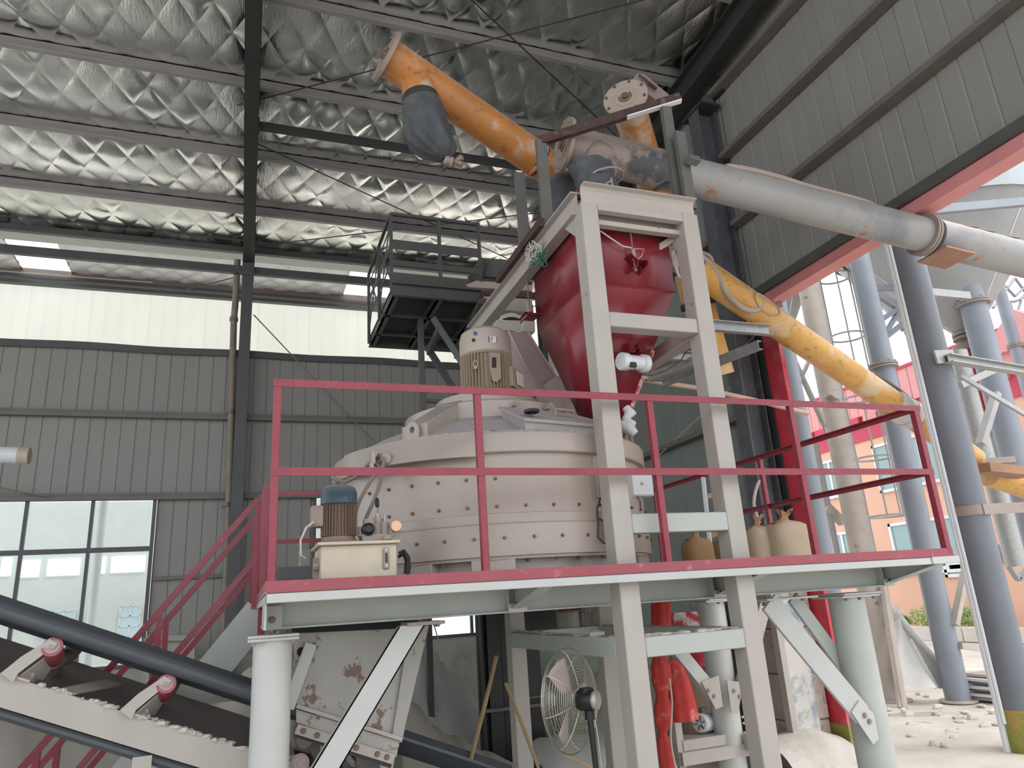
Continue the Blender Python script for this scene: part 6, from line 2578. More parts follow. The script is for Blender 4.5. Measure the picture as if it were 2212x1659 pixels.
m.prism([A(320, 1382, Y=13.25), A(412, 1382, Y=13.25), A(412, 1560, Y=13.25), A(320, 1560, Y=13.25)], (0, 0.03, 0))
tag(obj('panel_door', m, 'masonry'), 'pale framed panel standing against the back wall below the stair', 'panel')
# bamboo poles
for lab, p0, p1, yy, r, mm in (('bamboo pole leaning to the right, leftmost in front of the dark column', (1072, 1418), (1014, 1655), 5.9, 0.016, 'bamboo'),
                               ('brown stick leaning to the left against the rear tower post', (1092, 1476), (1166, 1665), 5.8, 0.014, 'bamboo'),
                               ('pale timber lath on the floor beneath the fan', (1222, 1632), (1300, 1668), 5.4, 0.018, 'sack')):
    m = MB()
    a_, b_ = A(*p0, Y=yy), A(*p1, Y=yy - 0.3)
    b_ = a_ + (b_ - a_) * 1.0
    if p1[1] > 1650:
        d_ = (b_ - a_).normalized()
        b_ = a_ + d_ * ((a_.z - 0.02) / -d_.z) if d_.z < -0.2 else b_
    m.path([a_ + (b_ - a_) * t + V((0.004 * math.sin(9 * t), 0, 0)) for t in [i / 12 for i in range(13)]], [r * (1.08 if i % 3 == 0 else 1) for i in range(13)], 8)
    tag(obj('pole', m, mm), lab, 'pole')
# dark steel column and panel in the middle distance
dc = thing('dark_steel_bin', 'dark steel column and flat panel with a pale ledge, behind the rear tower post', 'steel panel', A(1110, 1600, Y=8.0))
m = MB()
a_, b_ = A(1040, 1659, Y=8.0), A(1086, 1330, Y=8.0)
x0_, x1_ = A(1040, 1400, Y=8).x, A(1082, 1400, Y=8).x
m.box((x0_, 8.0, 0), (x0_ + 0.02, 8.2, 2.1)).box((x0_ + 0.07, 8.0, 0), (x1_, 8.02, 2.1)).box((x0_, 8.1, 0), (x1_, 8.12, 2.1))
obj('column_section', m, 'steel_d', dc)
m = MB()
x2_, x3_ = A(1104, 1450, Y=8).x, A(1172, 1450, Y=8).x
m.box((x2_ - 0.08, 8.05, 0), (x3_, 8.08, 2.1))
obj('panel', m, 'steel_d', dc)
m = MB()
x4_ = A(1208, 1350, Y=8).x
m.box((x3_, 8.07, 1.6), (x4_, 8.1, 2.1))
obj('panel', m, 'steel_d', dc)
m = MB()
z_ = A(1100, 1530, Y=8).z
m.box((x0_, 7.93, z_ - 0.01), (x3_, 8.05, z_ + 0.02))
m.box((x3_ - 0.3, 8.02, z_ + 0.07), (x3_, 8.05, z_ + 0.09))
obj('ledge', m, 'hose', dc)

# ============================================================ PEDESTAL FAN
fc = A(1232, 1512, Y=4.45)
fan = thing('pedestal_fan', 'black pedestal fan with a round chrome wire cage, seen from behind at a slant', 'fan', (fc.x + 0.12, 4.4, 0))
view = (fc - CAM).normalized()
side = view.cross(V((0, 0, 1))).normalized()
fn_ = (view * math.cos(math.radians(58)) - side * math.sin(math.radians(58)))
fn_ = (fn_ + V((0, 0, 0.05))).normalized()
u_ = fn_.cross(V((0, 0, 1))).normalized()
w_ = u_.cross(fn_)
R_ = 0.305
m = MB()
for half in (-1, 1):
    for i in range(15):
        r = 0.06 + (R_ - 0.06) * i / 14
        h_ = half * 0.075 * math.sqrt(max(0, 1 - (r / R_) ** 2.4))
        m.path([fc + fn_ * h_ + (u_ * math.cos(t) + w_ * math.sin(t)) * r for t in [2 * PI * k / 36 for k in range(36)]], 0.0017 if i < 14 else 0.004, 4, closed=True)
    for k in range(8):
        t = 2 * PI * k / 8 + 0.2
        e_ = u_ * math.cos(t) + w_ * math.sin(t)
        m.path([fc + e_ * r + fn_ * half * (0.079 * math.sqrt(max(0, 1 - (r / R_) ** 2.4))) for r in [0.05 + 0.2549 * j / 8 for j in range(9)]], 0.0026, 4)
g_ = obj('wire_cage', m, 'wire', fan, sharp=80)
for k in range(3):
    t = 2 * PI * k / 3
    m = MB()

    def bl(a_, b_):
        tt = t + (a_ - 0.5) * (0.9 - 0.2 * b_)
        r = 0.05 + 0.21 * b_
        return fc + (u_ * math.cos(tt) + w_ * math.sin(tt)) * r + fn_ * (0.04 * (a_ - 0.5))
    m.grid(bl, 6, 5)
    obj('blade', m, 'cloth', fan, solid=0.003)
m = MB()
m.lathe([(0.0, 0.05), (0.05, 0.055), (0.062, 0.075), (0.062, 0.16), (0.055, 0.175)], fc, -fn_, 24)
m.box(fc - fn_ * 0.12 + V((-0.035, -0.035, 0.03)), fc - fn_ * 0.12 + V((0.035, 0.035, 0.07)))
mh = obj('motor_housing', m, 'black', fan, bev=0.003)
m = MB()
m.lathe([(0.055, 0.175), (0.056, 0.19), (0.03, 0.205), (0, 0.207)], fc, -fn_, 24)
obj('rear_grille', m, 'wire', mh)
m = MB()
pz = fc - fn_ * 0.12
tt_ = V((pz.x + 0.01, pz.y, pz.z - 0.07))
m.path([tt_ + V((0, 0, 0.03)), tt_ - V((0, 0, 0.02)), V((pz.x + 0.06, pz.y, 0.05))], 0.018, 14)
m.tube(V((tt_.x, tt_.y, tt_.z - 0.04)), tt_ + V((0, 0, 0.01)), 0.03, 14)
obj('pole', m, 'black', fan)
m = MB()
m.lathe([(0.24, 0.0), (0.24, 0.03), (0.05, 0.06), (0.03, 0.10), (0, 0.10)], (pz.x + 0.06, pz.y, 0), (0, 0, 1), 28)
obj('base', m, 'black', fan)
m = MB()
m.path(spline([pz + V((0.03, 0, -0.05)), pz + V((0.05, 0, -0.2)), pz + V((0.07, 0.02, -0.5)), V((pz.x + 0.09, pz.y + 0.03, 0.6)), V((pz.x + 0.09, pz.y + 0.05, 0.02))], 4), 0.004, 5)
obj('power_cord', m, 'cable', fan)

# ============================================================ MACHINERY BEHIND, RIGHT OF THE TOWER POSTS
def obox(name, label, cat, px0, py0, px1, py1, yy, dep, mm, zbot=None, bev=0.006):
    a_, b_ = A(px0, py1, Y=yy), A(px1, py0, Y=yy)
    m = MB()
    m.box((a_.x, yy, a_.z if zbot is None else zbot), (b_.x, yy + dep, b_.z))
    return tag(obj(name, m, mm, bev=bev), label, cat)


gp = thing('green_tank', 'pale green tank with red ladder bars, behind the pedestal fan', 'tank', A(1320, 1600, Y=8.6))
a_, b_ = A(1225, 1659, Y=8.6), A(1368, 1400, Y=8.6)
m = MB()
m.box((a_.x, 8.7, 0), (b_.x, 9.4, b_.z + 0.1))
obj('tank_body', m, 'greentank', gp)
m = MB()
m.bar(A(1353, 1400, Y=8.62), A(1362, 1640, Y=8.62), 0.07, 0.07, up=(0, 1, 0))
obj('ladder_rail', m, 'red', gp)
for py_ in (1454, 1522, 1585):
    m = MB()
    m.bar(A(1295, py_ + 2, Y=8.62), A(1358, py_, Y=8.62), 0.05, 0.04)
    obj('rung', m, 'red', gp)
m = MB()
m.bar(A(1318, 1425, Y=8.66), A(1322, 1478, Y=8.66), 0.03, 0.03)
obj('rung', m, 'red', gp)
sm = thing('small_machine', 'small greenish machine with a red-white top and cables, on a shelf under the deck', 'machine', A(1232, 1350, Y=7.6))
m = MB()
c_ = A(1228, 1350, Y=7.6)
m.tube(c_ + V((0, 0, -0.02)), c_ + V((0, 0, 0.13)), 0.13, 20)
obj('body', m, 'greentank', sm)
m = MB()
m.tube(c_ + V((-0.03, 0, 0.15)), c_ + V((-0.03, 0, 0.28)), 0.07, 16)
obj('top_cap', m, 'redcloth', sm)
m = MB()
m.tube(c_ + V((0, 0, 0.13)), c_ + V((0, 0, 0.15)), 0.15, 20)
for k in range(3):
    m.path(spline([c_ + V((0.03 + 0.05 * k, -0.1, 0.24)), c_ + V((0.10 + 0.04 * k, -0.13, 0.26)), c_ + V((0.13 + 0.03 * k, -0.1, 0.05)), c_ + V((0.14, -0.1, -0.1))], 4), 0.008, 6)
obj('rim_and_cables', m, 'hose', sm)
obox('shelf_machine', 'brown rusty machine under the deck between the two tower legs, below a red bar', 'machine', 1288, 1320, 1345, 1352, 7.8, 0.4, 'stone')
m = MB()
m.bar(A(1282, 1310, Y=7.7), A(1345, 1306, Y=7.7), 0.05, 0.05)
tag(obj('red_bar', m, 'red'), 'short red steel bar under the deck above the rusty machine', 'bar')

# red sleeves hanging in bunches
def sleeve(label, pts, yy, mm='redcloth', seed=1, nn=26):
    m = MB()
    P, Rr = [], []
    for px_, py_, wpx in pts:
        p = A(px_, py_, Y=yy)
        P.append(p)
        Rr.append(wpx / 2 / (FPX / (p - CAM).dot(_fw)))
    vs, fs = [], []
    rn = random.Random(seed)
    ph = rn.uniform(0, 6)
    # densify
    Q, RQ = [], []
    for i in range(len(P) - 1):
        for j in range(4):
            t = j / 4
            t2 = t * t * (3 - 2 * t)
            Q.append(P[i].lerp(P[i + 1], t))
            RQ.append(Rr[i] * (1 - t2) + Rr[i + 1] * t2)
    Q.append(P[-1])
    RQ.append(Rr[-1])
    for i, (p, r) in enumerate(zip(Q, RQ)):
        for k in range(nn):
            t = 2 * PI * k / nn
            rr = r * (1 + 0.07 * math.sin(t * 6 + ph + 0.3 * math.sin(i)) + rn.uniform(-0.02, 0.02))
            vs.append(p + V((math.cos(t) * rr, math.sin(t) * rr * 0.8, 0)))
    for i in range(len(Q) - 1):
        for k in range(nn):
            l = (k + 1) % nn
            fs.append((i * nn + k, i * nn + l, (i + 1) * nn + l, (i + 1) * nn + k))
    fs += [tuple(range(nn)), tuple(range((len(Q) - 1) * nn + nn - 1, (len(Q) - 1) * nn - 1, -1))]
    m.add(vs, fs)
    return tag(obj('red_sleeve', m, mm, sharp=60), label, 'sleeve')


sleeve('dusty red cloth sleeve hanging in tied bulges right of the front tower leg', [(1424, 1418, 30), (1427, 1440, 42), (1430, 1470, 44), (1430, 1502, 26), (1432, 1530, 40), (1434, 1560, 40), (1432, 1584, 16), (1434, 1600, 30), (1440, 1640, 34), (1446, 1665, 40)], 6.3, seed=2)
sleeve('wide flared red cloth funnel hanging behind the tied red sleeve', [(1445, 1425, 24), (1458, 1440, 36), (1466, 1480, 52), (1472, 1520, 62), (1476, 1556, 66)], 6.9, seed=5)
sleeve('upper piece of red cloth pipe under the deck, above the low tower beam', [(1428, 1300, 44), (1428, 1325, 46), (1428, 1368, 46)], 6.6, seed=8)
sleeve('small red bundle on the floor beside the white plastic bag', [(1362, 1545, 20), (1366, 1580, 26), (1370, 1602, 22)], 6.9, seed=11)
m = MB()
m.path(spline([A(px_, py_, Y=6.2) for px_, py_ in ((1446, 1465), (1452, 1520), (1449, 1590), (1456, 1640), (1462, 1662))], 4), 0.008, 6)
tag(obj('hanging_cable', m, 'cable'), 'grey cable hanging beside the red cloth sleeves', 'cable')
rd = thing('red_drum', 'red painted drum with worn white patches under the deck', 'drum', A(1490, 1350, Y=8.2))
m = MB()
c_ = A(1490, 1365, Y=8.4)
m.lathe([(0.24, -0.35), (0.24, 0.22), (0.22, 0.25), (0, 0.25)], c_, (0, 0, 1), 32)
obj('drum_body', m, mat('worn_red_white', '#b43a42', 0.5, patch=('#d9cfc8', 5, 0.47, 0.55)), rd)
m = MB()
c_ = A(1512, 1435, Y=8.0)
m.lathe([(0.0, -0.12), (0.12, -0.10), (0.24, 0.0), (0.24, 0.22), (0, 0.22)], c_, (0, 0, 1), 28)
obj('drum_base', m, 'redbright', rd)
m = MB()
c_ = A(1526, 1500, Y=8.8)
m.lathe([(0.42, -1.0), (0.42, 0.55), (0.40, 0.58), (0, 0.6)], (c_.x, c_.y, 1.0), (0, 0, 1), 36)
tag(obj('beige_tank', m, 'sack'), 'round beige tank behind the small finned motor', 'tank')
# small motor on a beige stand
em = thing('small_motor', 'small pale finned electric motor lying on a beige stand behind the round leg', 'motor', A(1540, 1590, Y=7.3))
c0_, c1_ = A(1511, 1562, Y=7.25), A(1562, 1556, Y=7.45)
dm = (c1_ - c0_).normalized()
m = MB()
m.lathe([(0.0, 0.0), (0.085, 0.0), (0.095, 0.01), (0.095, 0.07), (0.085, 0.075)], c0_, dm, 28)
cw3 = obj('fan_cowl', m, 'frame_white', em)
for k in range(6):
    m = MB()
    t = k * PI / 3
    x3 = dm.orthogonal().normalized()
    y3 = dm.cross(x3)
    m.bar(c0_ + (x3 * math.cos(t) + y3 * math.sin(t)) * 0.022 - dm * 0.002, c0_ + (x3 * math.cos(t) + y3 * math.sin(t)) * 0.072 - dm * 0.002, 0.03, 0.006)
    obj('grille_slot', m, 'black', cw3)
m = MB()
m.lathe([(0.078, 0.07), (0.078, 0.30), (0.0, 0.31)], c0_, dm, 24)
mb3 = obj('motor_body', m, 'frame_white', em)
for k in range(18):
    t = k * 2 * PI / 18
    m = MB()
    e_ = x3 * math.cos(t) + y3 * math.sin(t)
    m.bar(c0_ + e_ * 0.082 + dm * 0.08, c0_ + e_ * 0.082 + dm * 0.28, 0.005, 0.016, up=e_)
    obj('fin', m, 'frame_white', mb3)
m = MB()
q_ = c0_ + dm * 0.10 + V((0, 0, 0.09))
m.box(q_ - V((0.035, 0.03, 0.0)), q_ + V((0.035, 0.03, 0.06)))
obj('terminal_box', m, 'hose', em)
bs = thing('beige_stand', 'dusty beige beam stand carrying the small finned motor', 'stand', A(1560, 1650, Y=7.3))
for (p0, p1, yy, w0, h0) in (((1460, 1608), (1565, 1590), 7.25, 0.3, 0.10), ((1470, 1640), (1645, 1612), 7.1, 0.10, 0.12), ((1612, 1600), (1648, 1598), 7.0, 0.1, 0.16)):
    m = MB()
    a_, b_ = A(*p0, Y=yy), A(*p1, Y=yy)
    a_.z = b_.z = (a_.z + b_.z) / 2
    m.bar(a_, b_, w0, h0)
    obj('beam', m, 'beige', bs)
for px_ in (1465, 1640):
    m = MB()
    a_ = A(px_, 1600, Y=7.15)
    m.bar((a_.x, 7.15, 0), (a_.x, 7.15, a_.z + (0.25 if px_ < 1500 else 0)), 0.08, 0.08)
    obj('leg', m, 'beige', bs)
# white plastic bag
m = MB()
a_ = A(1335, 1600, Y=6.4)


def pb(u, v):
    t = 2 * PI * u
    r = 0.17 * (1 - 0.65 * v ** 2) * (1 + 0.16 * math.sin(3 * t + 5 * v) + 0.08 * math.sin(8 * t + v * 9))
    return (a_.x + math.cos(t) * r + 0.10 * v * v - 0.03, a_.y + math.sin(t) * r, 0.0 + (a_.z + 0.20) * v + 0.02 * math.sin(7 * t))


m.grid(pb, 40, 22)
m.path(spline([V(pb(0.1, 0.75)), V(pb(0.05, 0.8)) + V((-0.08, -0.1, 0.06)), V(pb(0.5, 0.6)) + V((-0.05, -0.1, -0.02)), V(pb(0.5, 0.5)) + V((0.02, -0.1, -0.14))], 5), 0.016, 6)
tag(obj('plastic_bag', m, 'plastic', sharp=70), 'crumpled white plastic bulk bag on the floor between the tower legs', 'bag')

# masonry pier, powder heap and planks by the opening
mp_ = thing('block_pier', 'dusty rough block pier standing between the tower and the red jamb', 'pier', (6.0, 7.4, 0))
x0_, x1_ = A(1700, 1450, Y=7.2).x, 6.34
rn = random.Random(6)
zc0 = 0.0
row = 0
while zc0 < 2.0:
    hh = 0.5
    f = 0.45 if row % 2 else 0.55
    for f0, f1 in ((0, f), (f, 1)):
        m = MB()
        m.box((x0_ + (x1_ - x0_) * f0 + 0.004, 7.2 + rn.uniform(-0.01, 0.01), zc0 + 0.004), (x0_ + (x1_ - x0_) * f1 - 0.004, 7.70, zc0 + hh - 0.004))
        obj('block', m, 'stone', mp_, bev=0.012)
    zc0 += hh
    row += 1
m = MB()
a_, b_ = A(1630, 1310, Y=7.9), A(1700, 1570, Y=7.9)
m.box((A(1618, 1450, Y=7.9).x, 7.9, 0), (x0_ - 0.09, 7.95, A(1640, 1360, Y=7.9).z))
tag(obj('dark_board', m, 'stone'), 'brown stained board recessed left of the block pier', 'board')
m = MB()
m.box((x0_ - 0.09, 7.15, 0), (x0_ - 0.015, 7.25, 1.95))
tag(obj('timber_post', m, 'beige'), 'pale timber post at the left edge of the block pier', 'post')
m = MB()
m.box((A(1702, 1450, Y=7.17).x, 7.165, 0.25), (A(1752, 1450, Y=7.17).x, 7.185, 1.85))
tag(obj('stained_board', m, mat('blue_stained_white_board', '#cbc7bf', 0.6, var=0.05, patch=('#8b95a3', 1.6, 0.48, 0.56))), 'white board with a blue-grey stain leaning on the front of the block pier', 'board')
m = MB()
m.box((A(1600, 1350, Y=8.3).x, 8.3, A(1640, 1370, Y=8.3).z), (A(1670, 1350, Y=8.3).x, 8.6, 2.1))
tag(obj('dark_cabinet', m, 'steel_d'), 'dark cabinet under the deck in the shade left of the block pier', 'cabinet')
heap('powder_heap', 'white powder heap on the floor at the foot of the block pier', 'heap', 'powder',
     [XZ(1648, 1600, 7.2), XZ(1690, 1592, 7.2), XZ(1740, 1575, 7.2), XZ(1790, 1585, 7.2), XZ(1830, 1640, 7.2)], 6.7, 7.7, 15, 0.03)
m = MB()
m.path(spline([A(px_, py_, Y=7.4) for px_, py_ in ((1624, 1480), (1628, 1510), (1618, 1540), (1602, 1550))], 5), 0.012, 6)
m.path(spline([A(px_, py_, Y=7.4) for px_, py_ in ((1604, 1562), (1622, 1564), (1638, 1558))], 5), 0.012, 6)
m.path(spline([A(px_, py_, Y=7.4) for px_, py_ in ((1606, 1582), (1620, 1586), (1638, 1592))], 5), 0.012, 6)
tag(obj('loose_cables', m, 'cable'), 'white cables looping behind the round pipe leg under the deck', 'cables')
m = MB()
x_, y_ = 6.05, 8.6
m.path(spline([A(px_, py_, Y=7.3) for px_, py_ in ((1662, 1080), (1655, 1040), (1690, 900), (1720, 700))], 3), 0.01, 6) if 0 else None

# ============================================================ THE YARD OUTSIDE
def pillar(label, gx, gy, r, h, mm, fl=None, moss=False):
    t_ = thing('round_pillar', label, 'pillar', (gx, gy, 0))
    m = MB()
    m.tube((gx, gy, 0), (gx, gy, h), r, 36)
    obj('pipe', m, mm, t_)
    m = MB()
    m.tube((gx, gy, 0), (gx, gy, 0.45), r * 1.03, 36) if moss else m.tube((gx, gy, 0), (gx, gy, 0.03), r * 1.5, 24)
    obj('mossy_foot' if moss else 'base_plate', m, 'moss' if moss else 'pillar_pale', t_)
    if fl:
        m = MB()
        m.tube((gx, gy, fl - 0.04), (gx, gy, fl - 0.006), r * 1.32, 28)
        m.tube((gx, gy, fl + 0.006), (gx, gy, fl + 0.04), r * 1.32, 28)
        g_ = obj('flange', m, 'flange', t_)
        for k in range(10):
            b_ = MB()
            tt = 2 * PI * k / 10
            b_.hexbolt((gx + math.cos(tt) * r * 1.18, gy + math.sin(tt) * r * 1.18, fl + 0.04), (0, 0, 1), 0.02, 0.03)
            obj('bolt', b_, 'flange', g_)
    return t_


pa = pillar('big blue-grey round silo pillar nearest the platform, just outside the opening', 8.5, 6.56, 0.205, 9.2, 'pillar_near', None, True)
m = MB()
m.box((8.24, 6.62, 0), (8.30, 6.66, 9.0))
m.path([(8.275, 6.60, 0.3), (8.275, 6.60, 9.0)], 0.022, 8)
obj('cable_duct', m, 'frame_white', pa)
m = MB()
c_ = A(2090, 1100, Y=6.3)
m.lathe([(0.207, -0.06), (0.222, -0.06), (0.222, 0.06), (0.207, 0.06)], (8.5, 6.56, c_.z), (0, 0, 1), 30, capped=False)
m.bar((8.45, 6.34, c_.z), (12.0, 6.4, c_.z + 0.06), 0.02, 0.13)
obj('strap_beam', m, 'flange', pa)
m = MB()
c_ = A(2010, 768, Y=6.3)
m.bar((8.28, 6.34, c_.z), (8.62, 6.34, c_.z + 0.03), 0.03, 0.18)
m.ibeam((8.42, 6.28, c_.z - 0.03), (13.5, 7.0, c_.z - 0.02), 0.11, 0.12, 0.012, 0.014)
obj('tie_beam', m, 'galv', pa)
m = MB()
m.bar(A(2075, 812, Y=6.5), A(2230, 905, Y=6.5), 0.04, 0.06)
m.bar(A(2002, 660, Y=6.9), A(2060, 640, Y=9.0), 0.08, 0.08) if 0 else None
obj('diagonal_tie', m, 'galv', pa)
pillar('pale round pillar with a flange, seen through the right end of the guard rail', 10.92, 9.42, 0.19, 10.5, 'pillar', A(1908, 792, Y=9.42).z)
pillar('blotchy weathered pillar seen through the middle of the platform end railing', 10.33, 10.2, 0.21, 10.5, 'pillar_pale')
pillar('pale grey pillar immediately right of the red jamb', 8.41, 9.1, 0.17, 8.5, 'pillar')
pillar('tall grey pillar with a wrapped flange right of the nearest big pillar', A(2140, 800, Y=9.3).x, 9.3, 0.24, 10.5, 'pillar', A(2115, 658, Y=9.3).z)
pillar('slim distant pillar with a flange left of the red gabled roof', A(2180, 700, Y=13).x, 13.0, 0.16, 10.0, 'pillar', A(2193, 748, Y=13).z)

def silo(label, px_, py_, yy, r, hc, hb, mm='silo', r0=0.18):
    c_ = A(px_, py_, Y=yy)
    t_ = thing('silo', label, 'silo', c_)
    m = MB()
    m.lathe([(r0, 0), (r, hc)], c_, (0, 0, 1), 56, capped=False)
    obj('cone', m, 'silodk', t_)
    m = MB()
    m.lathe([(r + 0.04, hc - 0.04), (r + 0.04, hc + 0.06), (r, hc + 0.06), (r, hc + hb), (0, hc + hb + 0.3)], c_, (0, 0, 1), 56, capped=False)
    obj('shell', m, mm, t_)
    m = MB()
    for k in range(3):
        tt = 2 * PI * k / 3 + 0.5
        e_ = V((math.cos(tt), math.sin(tt), 0))
        m.bar(c_ + e_ * r0, c_ + e_ * r + V((0, 0, hc)), 0.02, 0.02)
    obj('seam', m, 'frame_white', t_)
    m = MB()
    m.lathe([(r0 + 0.07, -0.03), (r0 + 0.07, 0.03)], c_, (0, 0, 1), 24)
    m.lathe([(r0 + 0.07, -0.12), (r0 + 0.07, -0.06)], c_, (0, 0, 1), 24)
    m.tube(c_ - V((0, 0, 0.25)), c_, r0, 24)
    obj('valve', m, 'flange', t_)
    return t_, c_


sg_, cg = silo('large grey silo with a conical base above the red pipe, far right', 2086, 722, 9.8, 2.0, 2.3, 6.0)
silo('grey silo cone whose curved rim shows left of the nearest big pillar', 1965, 700, 13.0, 1.5, 2.1, 6)
silo('pale silo cone hanging just below the red lintel, left of the caged ladder', 1688, 735, 13.5, 1.5, 2.6, 6)
rp_ = thing('red_pipe', 'bright red vertical pipe below the silo valve, ending in a clear sleeve', 'pipe', A(2125, 950, Y=9.6))
a_ = cg - V((0, 0, 0.27))
m = MB()
m.tube(a_, a_ - V((0, 0, 1.85)), 0.20, 24)
obj('pipe', m, 'redbright', rp_)
m = MB()
m.lathe([(0.21, 0), (0.24, -0.25), (0.34, -0.6), (0.38, -0.8), (0.30, -1.1)], a_ - V((0, 0, 1.8)), (0, 0, 1), 20, capped=False)
obj('clear_sleeve', m, glassmat('clear_sleeve_plastic', '#cfdede', 0.55), rp_)
m = MB()
m.tube(a_ + V((0.0, 0, 0.02)), a_ - V((0, 0, 0.10)), 0.30, 24)
obj('brown_collar', m, 'flange', rp_)
m = MB()
b_ = A(2068, 760, Y=9.2)
m.path([b_, b_ - V((0, 0, 2.3)), b_ - V((-0.1, 0, 2.6)), b_ - V((-0.1, 0, 4.0))], 0.17, 20)
tag(obj('white_duct', m, 'galv'), 'pale metal duct hanging between the nearest pillar and the red pipe', 'duct')
yl_ = thing('yellow_intake', 'yellow conveyor intake on brown timbers right of the nearest big pillar', 'conveyor intake', A(2160, 1060, Y=7.6))
m = MB()
m.tube(A(2135, 1022, Y=7.7), A(2290, 1075, Y=7.7), 0.20, 24)
obj('tube', m, 'yellow', yl_)
m = MB()
m.bar(A(2118, 1012, Y=7.3), A(2215, 1022, Y=7.3), 0.3, 0.13)
obj('timber', m, mat('brown_timber', '#a07c62', 0.8, var=0.15), yl_)
m = MB()
m.bar(A(2108, 1000, Y=7.5), A(2180, 994, Y=7.5), 0.2, 0.09)
obj('timber', m, 'flange', yl_)
for lab, p0, p1, yy, w0, mm in (('pale horizontal beam high up right of the grey conveyor joint', (1925, 462), (2240, 434), 7.6, 0.15, 'pillar'),
                                ('short grey beam tying the two upright pillars below the silo', (2008, 632), (2092, 640), 8.6, 0.14, 'galv'),
                                ('slanting grey brace below the red pipe', (2118, 960), (2152, 850), 8.4, 0.14, 'ladder'),
                                ('grey arm between the nearest pillar and the far tall pillar', (2075, 832), (2145, 800), 8.9, 0.12, 'galv'),
                                ('thin V-shaped brace at the far right edge', (2150, 1178), (2200, 1252), 9.5, 0.10, 'ladder'),
                                ('thin brace rising to the right edge from the V', (2200, 1252), (2240, 1205), 9.5, 0.10, 'ladder'),
                                ('grey beam on the flange pillar left of the big pillar', (1880, 622), (1945, 622), 10.2, 0.12, 'pillar'),
                                ('upper grey diagonal between flange pillar and big pillar', (1888, 632), (1945, 668), 10.2, 0.12, 'pillar'),
                                ('middle grey diagonal rising to the big pillar', (1902, 692), (1950, 660), 10.2, 0.10, 'pillar'),
                                ('steep grey diagonal from the flange pillar bracket', (1914, 718), (1948, 662), 10.2, 0.10, 'pillar'),
                                ('lowest grey diagonal from the flange pillar bracket', (1916, 726), (1962, 690), 10.2, 0.10, 'pillar'),
                                ('pale lattice diagonal left of the blotchy pillar', (1712, 770), (1800, 960), 10.8, 0.09, 'ladder'),
                                ('crossing lattice diagonal left of the blotchy pillar', (1715, 850), (1752, 770), 10.8, 0.08, 'ladder'),
                                ('slim upright post left of the blotchy pillar', (1762, 960), (1810, 1200), 10.6, 0.09, 'ladder'),
                                ('short pale gusset arm between jamb pillar and blotchy pillar', (1785, 1095), (1820, 1128), 10.6, 0.16, 'pillar_pale'),
                                ('weathered slanting strut right of the flange pillar', (2085, 1235), (2062, 1350), 9.2, 0.12, 'pillar_pale'),
                                ('pale tapered bracket arm between flange pillar and big pillar', (2075, 1395), (2135, 1402), 9.2, 0.10, 'pillar_pale')):
    m = MB()
    m.bar(A(*p0, Y=yy), A(*p1, Y=yy), w0 * 0.7, w0, up=(0, 1, 0) if abs(p0[0] - p1[0]) < abs(p0[1] - p1[1]) else (0, 0, 1))
    tag(obj('steel_member', m, mm), lab, 'steel beam')
tr = thing('roof_truss', 'small dark purple steel star truss against the sky at the right edge', 'truss', A(2180, 650, Y=14))
P = [A(2180 + 42 * math.cos(t), 618 + 34 * math.sin(t), Y=14) for t in [2 * PI * k / 24 for k in range(24)]]
m = MB()
m.path(P, 0.05, 6, closed=True)
obj('ring', m, 'pillar', tr)
for p0, p1 in (((2145, 665), (2192, 600)), ((2192, 600), (2225, 645)), ((2168, 615), (2192, 640)), ((2192, 640), (2222, 612)), ((2180, 650), (2193, 690)), ((2206, 650), (2193, 690)), ((2160, 590), (2225, 592))):
    m = MB()
    m.path([A(*p0, Y=14), A(*p1, Y=14)], 0.045, 6)
    obj('member', m, 'pillar', tr)

# caged ladder
cl_ = thing('caged_ladder', 'tall caged steel ladder with round hoops, in the yard behind the yellow conveyor', 'ladder', A(1880, 1195, Y=12.0))
YL = 12.0
xl_ = A(1825, 900, Y=YL).x
zb_l, zt_l = 2.0, 9.6


def colx(px_, py_, yy=YL):
    return A(px_, py_, Y=yy).x


m = MB()
xp = (colx(1775, 620) + colx(1872, 1150)) / 2
m.box((xp - 0.09, YL, 0.0), (xp + 0.09, YL + 0.15, zt_l))
obj('ladder_rail', m, 'pillar', cl_)
m = MB()
m.box((xp - 0.50, YL, 0.5), (xp - 0.44, YL + 0.06, zt_l))
obj('ladder_rail', m, 'ladder', cl_)
rung0 = None
for k in range(26):
    z_ = 0.8 + k * 0.33
    if rung0 is None:
        m = MB()
        m.path([(xp - 0.47, YL + 0.05, z_), (xp - 0.09, YL + 0.05, z_)], 0.018, 6)
        rung0 = obj('rung', m, 'ladder', cl_)
        zr0 = WO[rung0.name].copy()
    else:
        inst(rung0, zr0 + V((0, 0, k * 0.33)), cl_)
hx = xp + 0.22
for py_ in (600, 728, 862, 990, 1115, 1230):
    c_ = A(1800 + (py_ - 600) * 0.225, py_, Y=YL - 0.3)
    m = MB()
    P = [V((c_.x + math.cos(t) * 0.40, YL - 0.32 + math.sin(t) * 0.36, c_.z)) for t in [2 * PI * k / 28 for k in range(28)]]
    m.path(P, 0.022, 6, closed=True)
    obj('hoop', m, 'ladder', cl_)
    cxh = c_.x
for t in (0.1, 1.2 + 3.6, 3.9, 5.5):
    m = MB()
    m.path([V((cxh + math.cos(t) * 0.40, YL - 0.32 + math.sin(t) * 0.36, 3.2)), V((cxh + math.cos(t) * 0.40, YL - 0.32 + math.sin(t) * 0.36, zt_l))], 0.02, 6)
    obj('cage_bar', m, 'ladder', cl_)

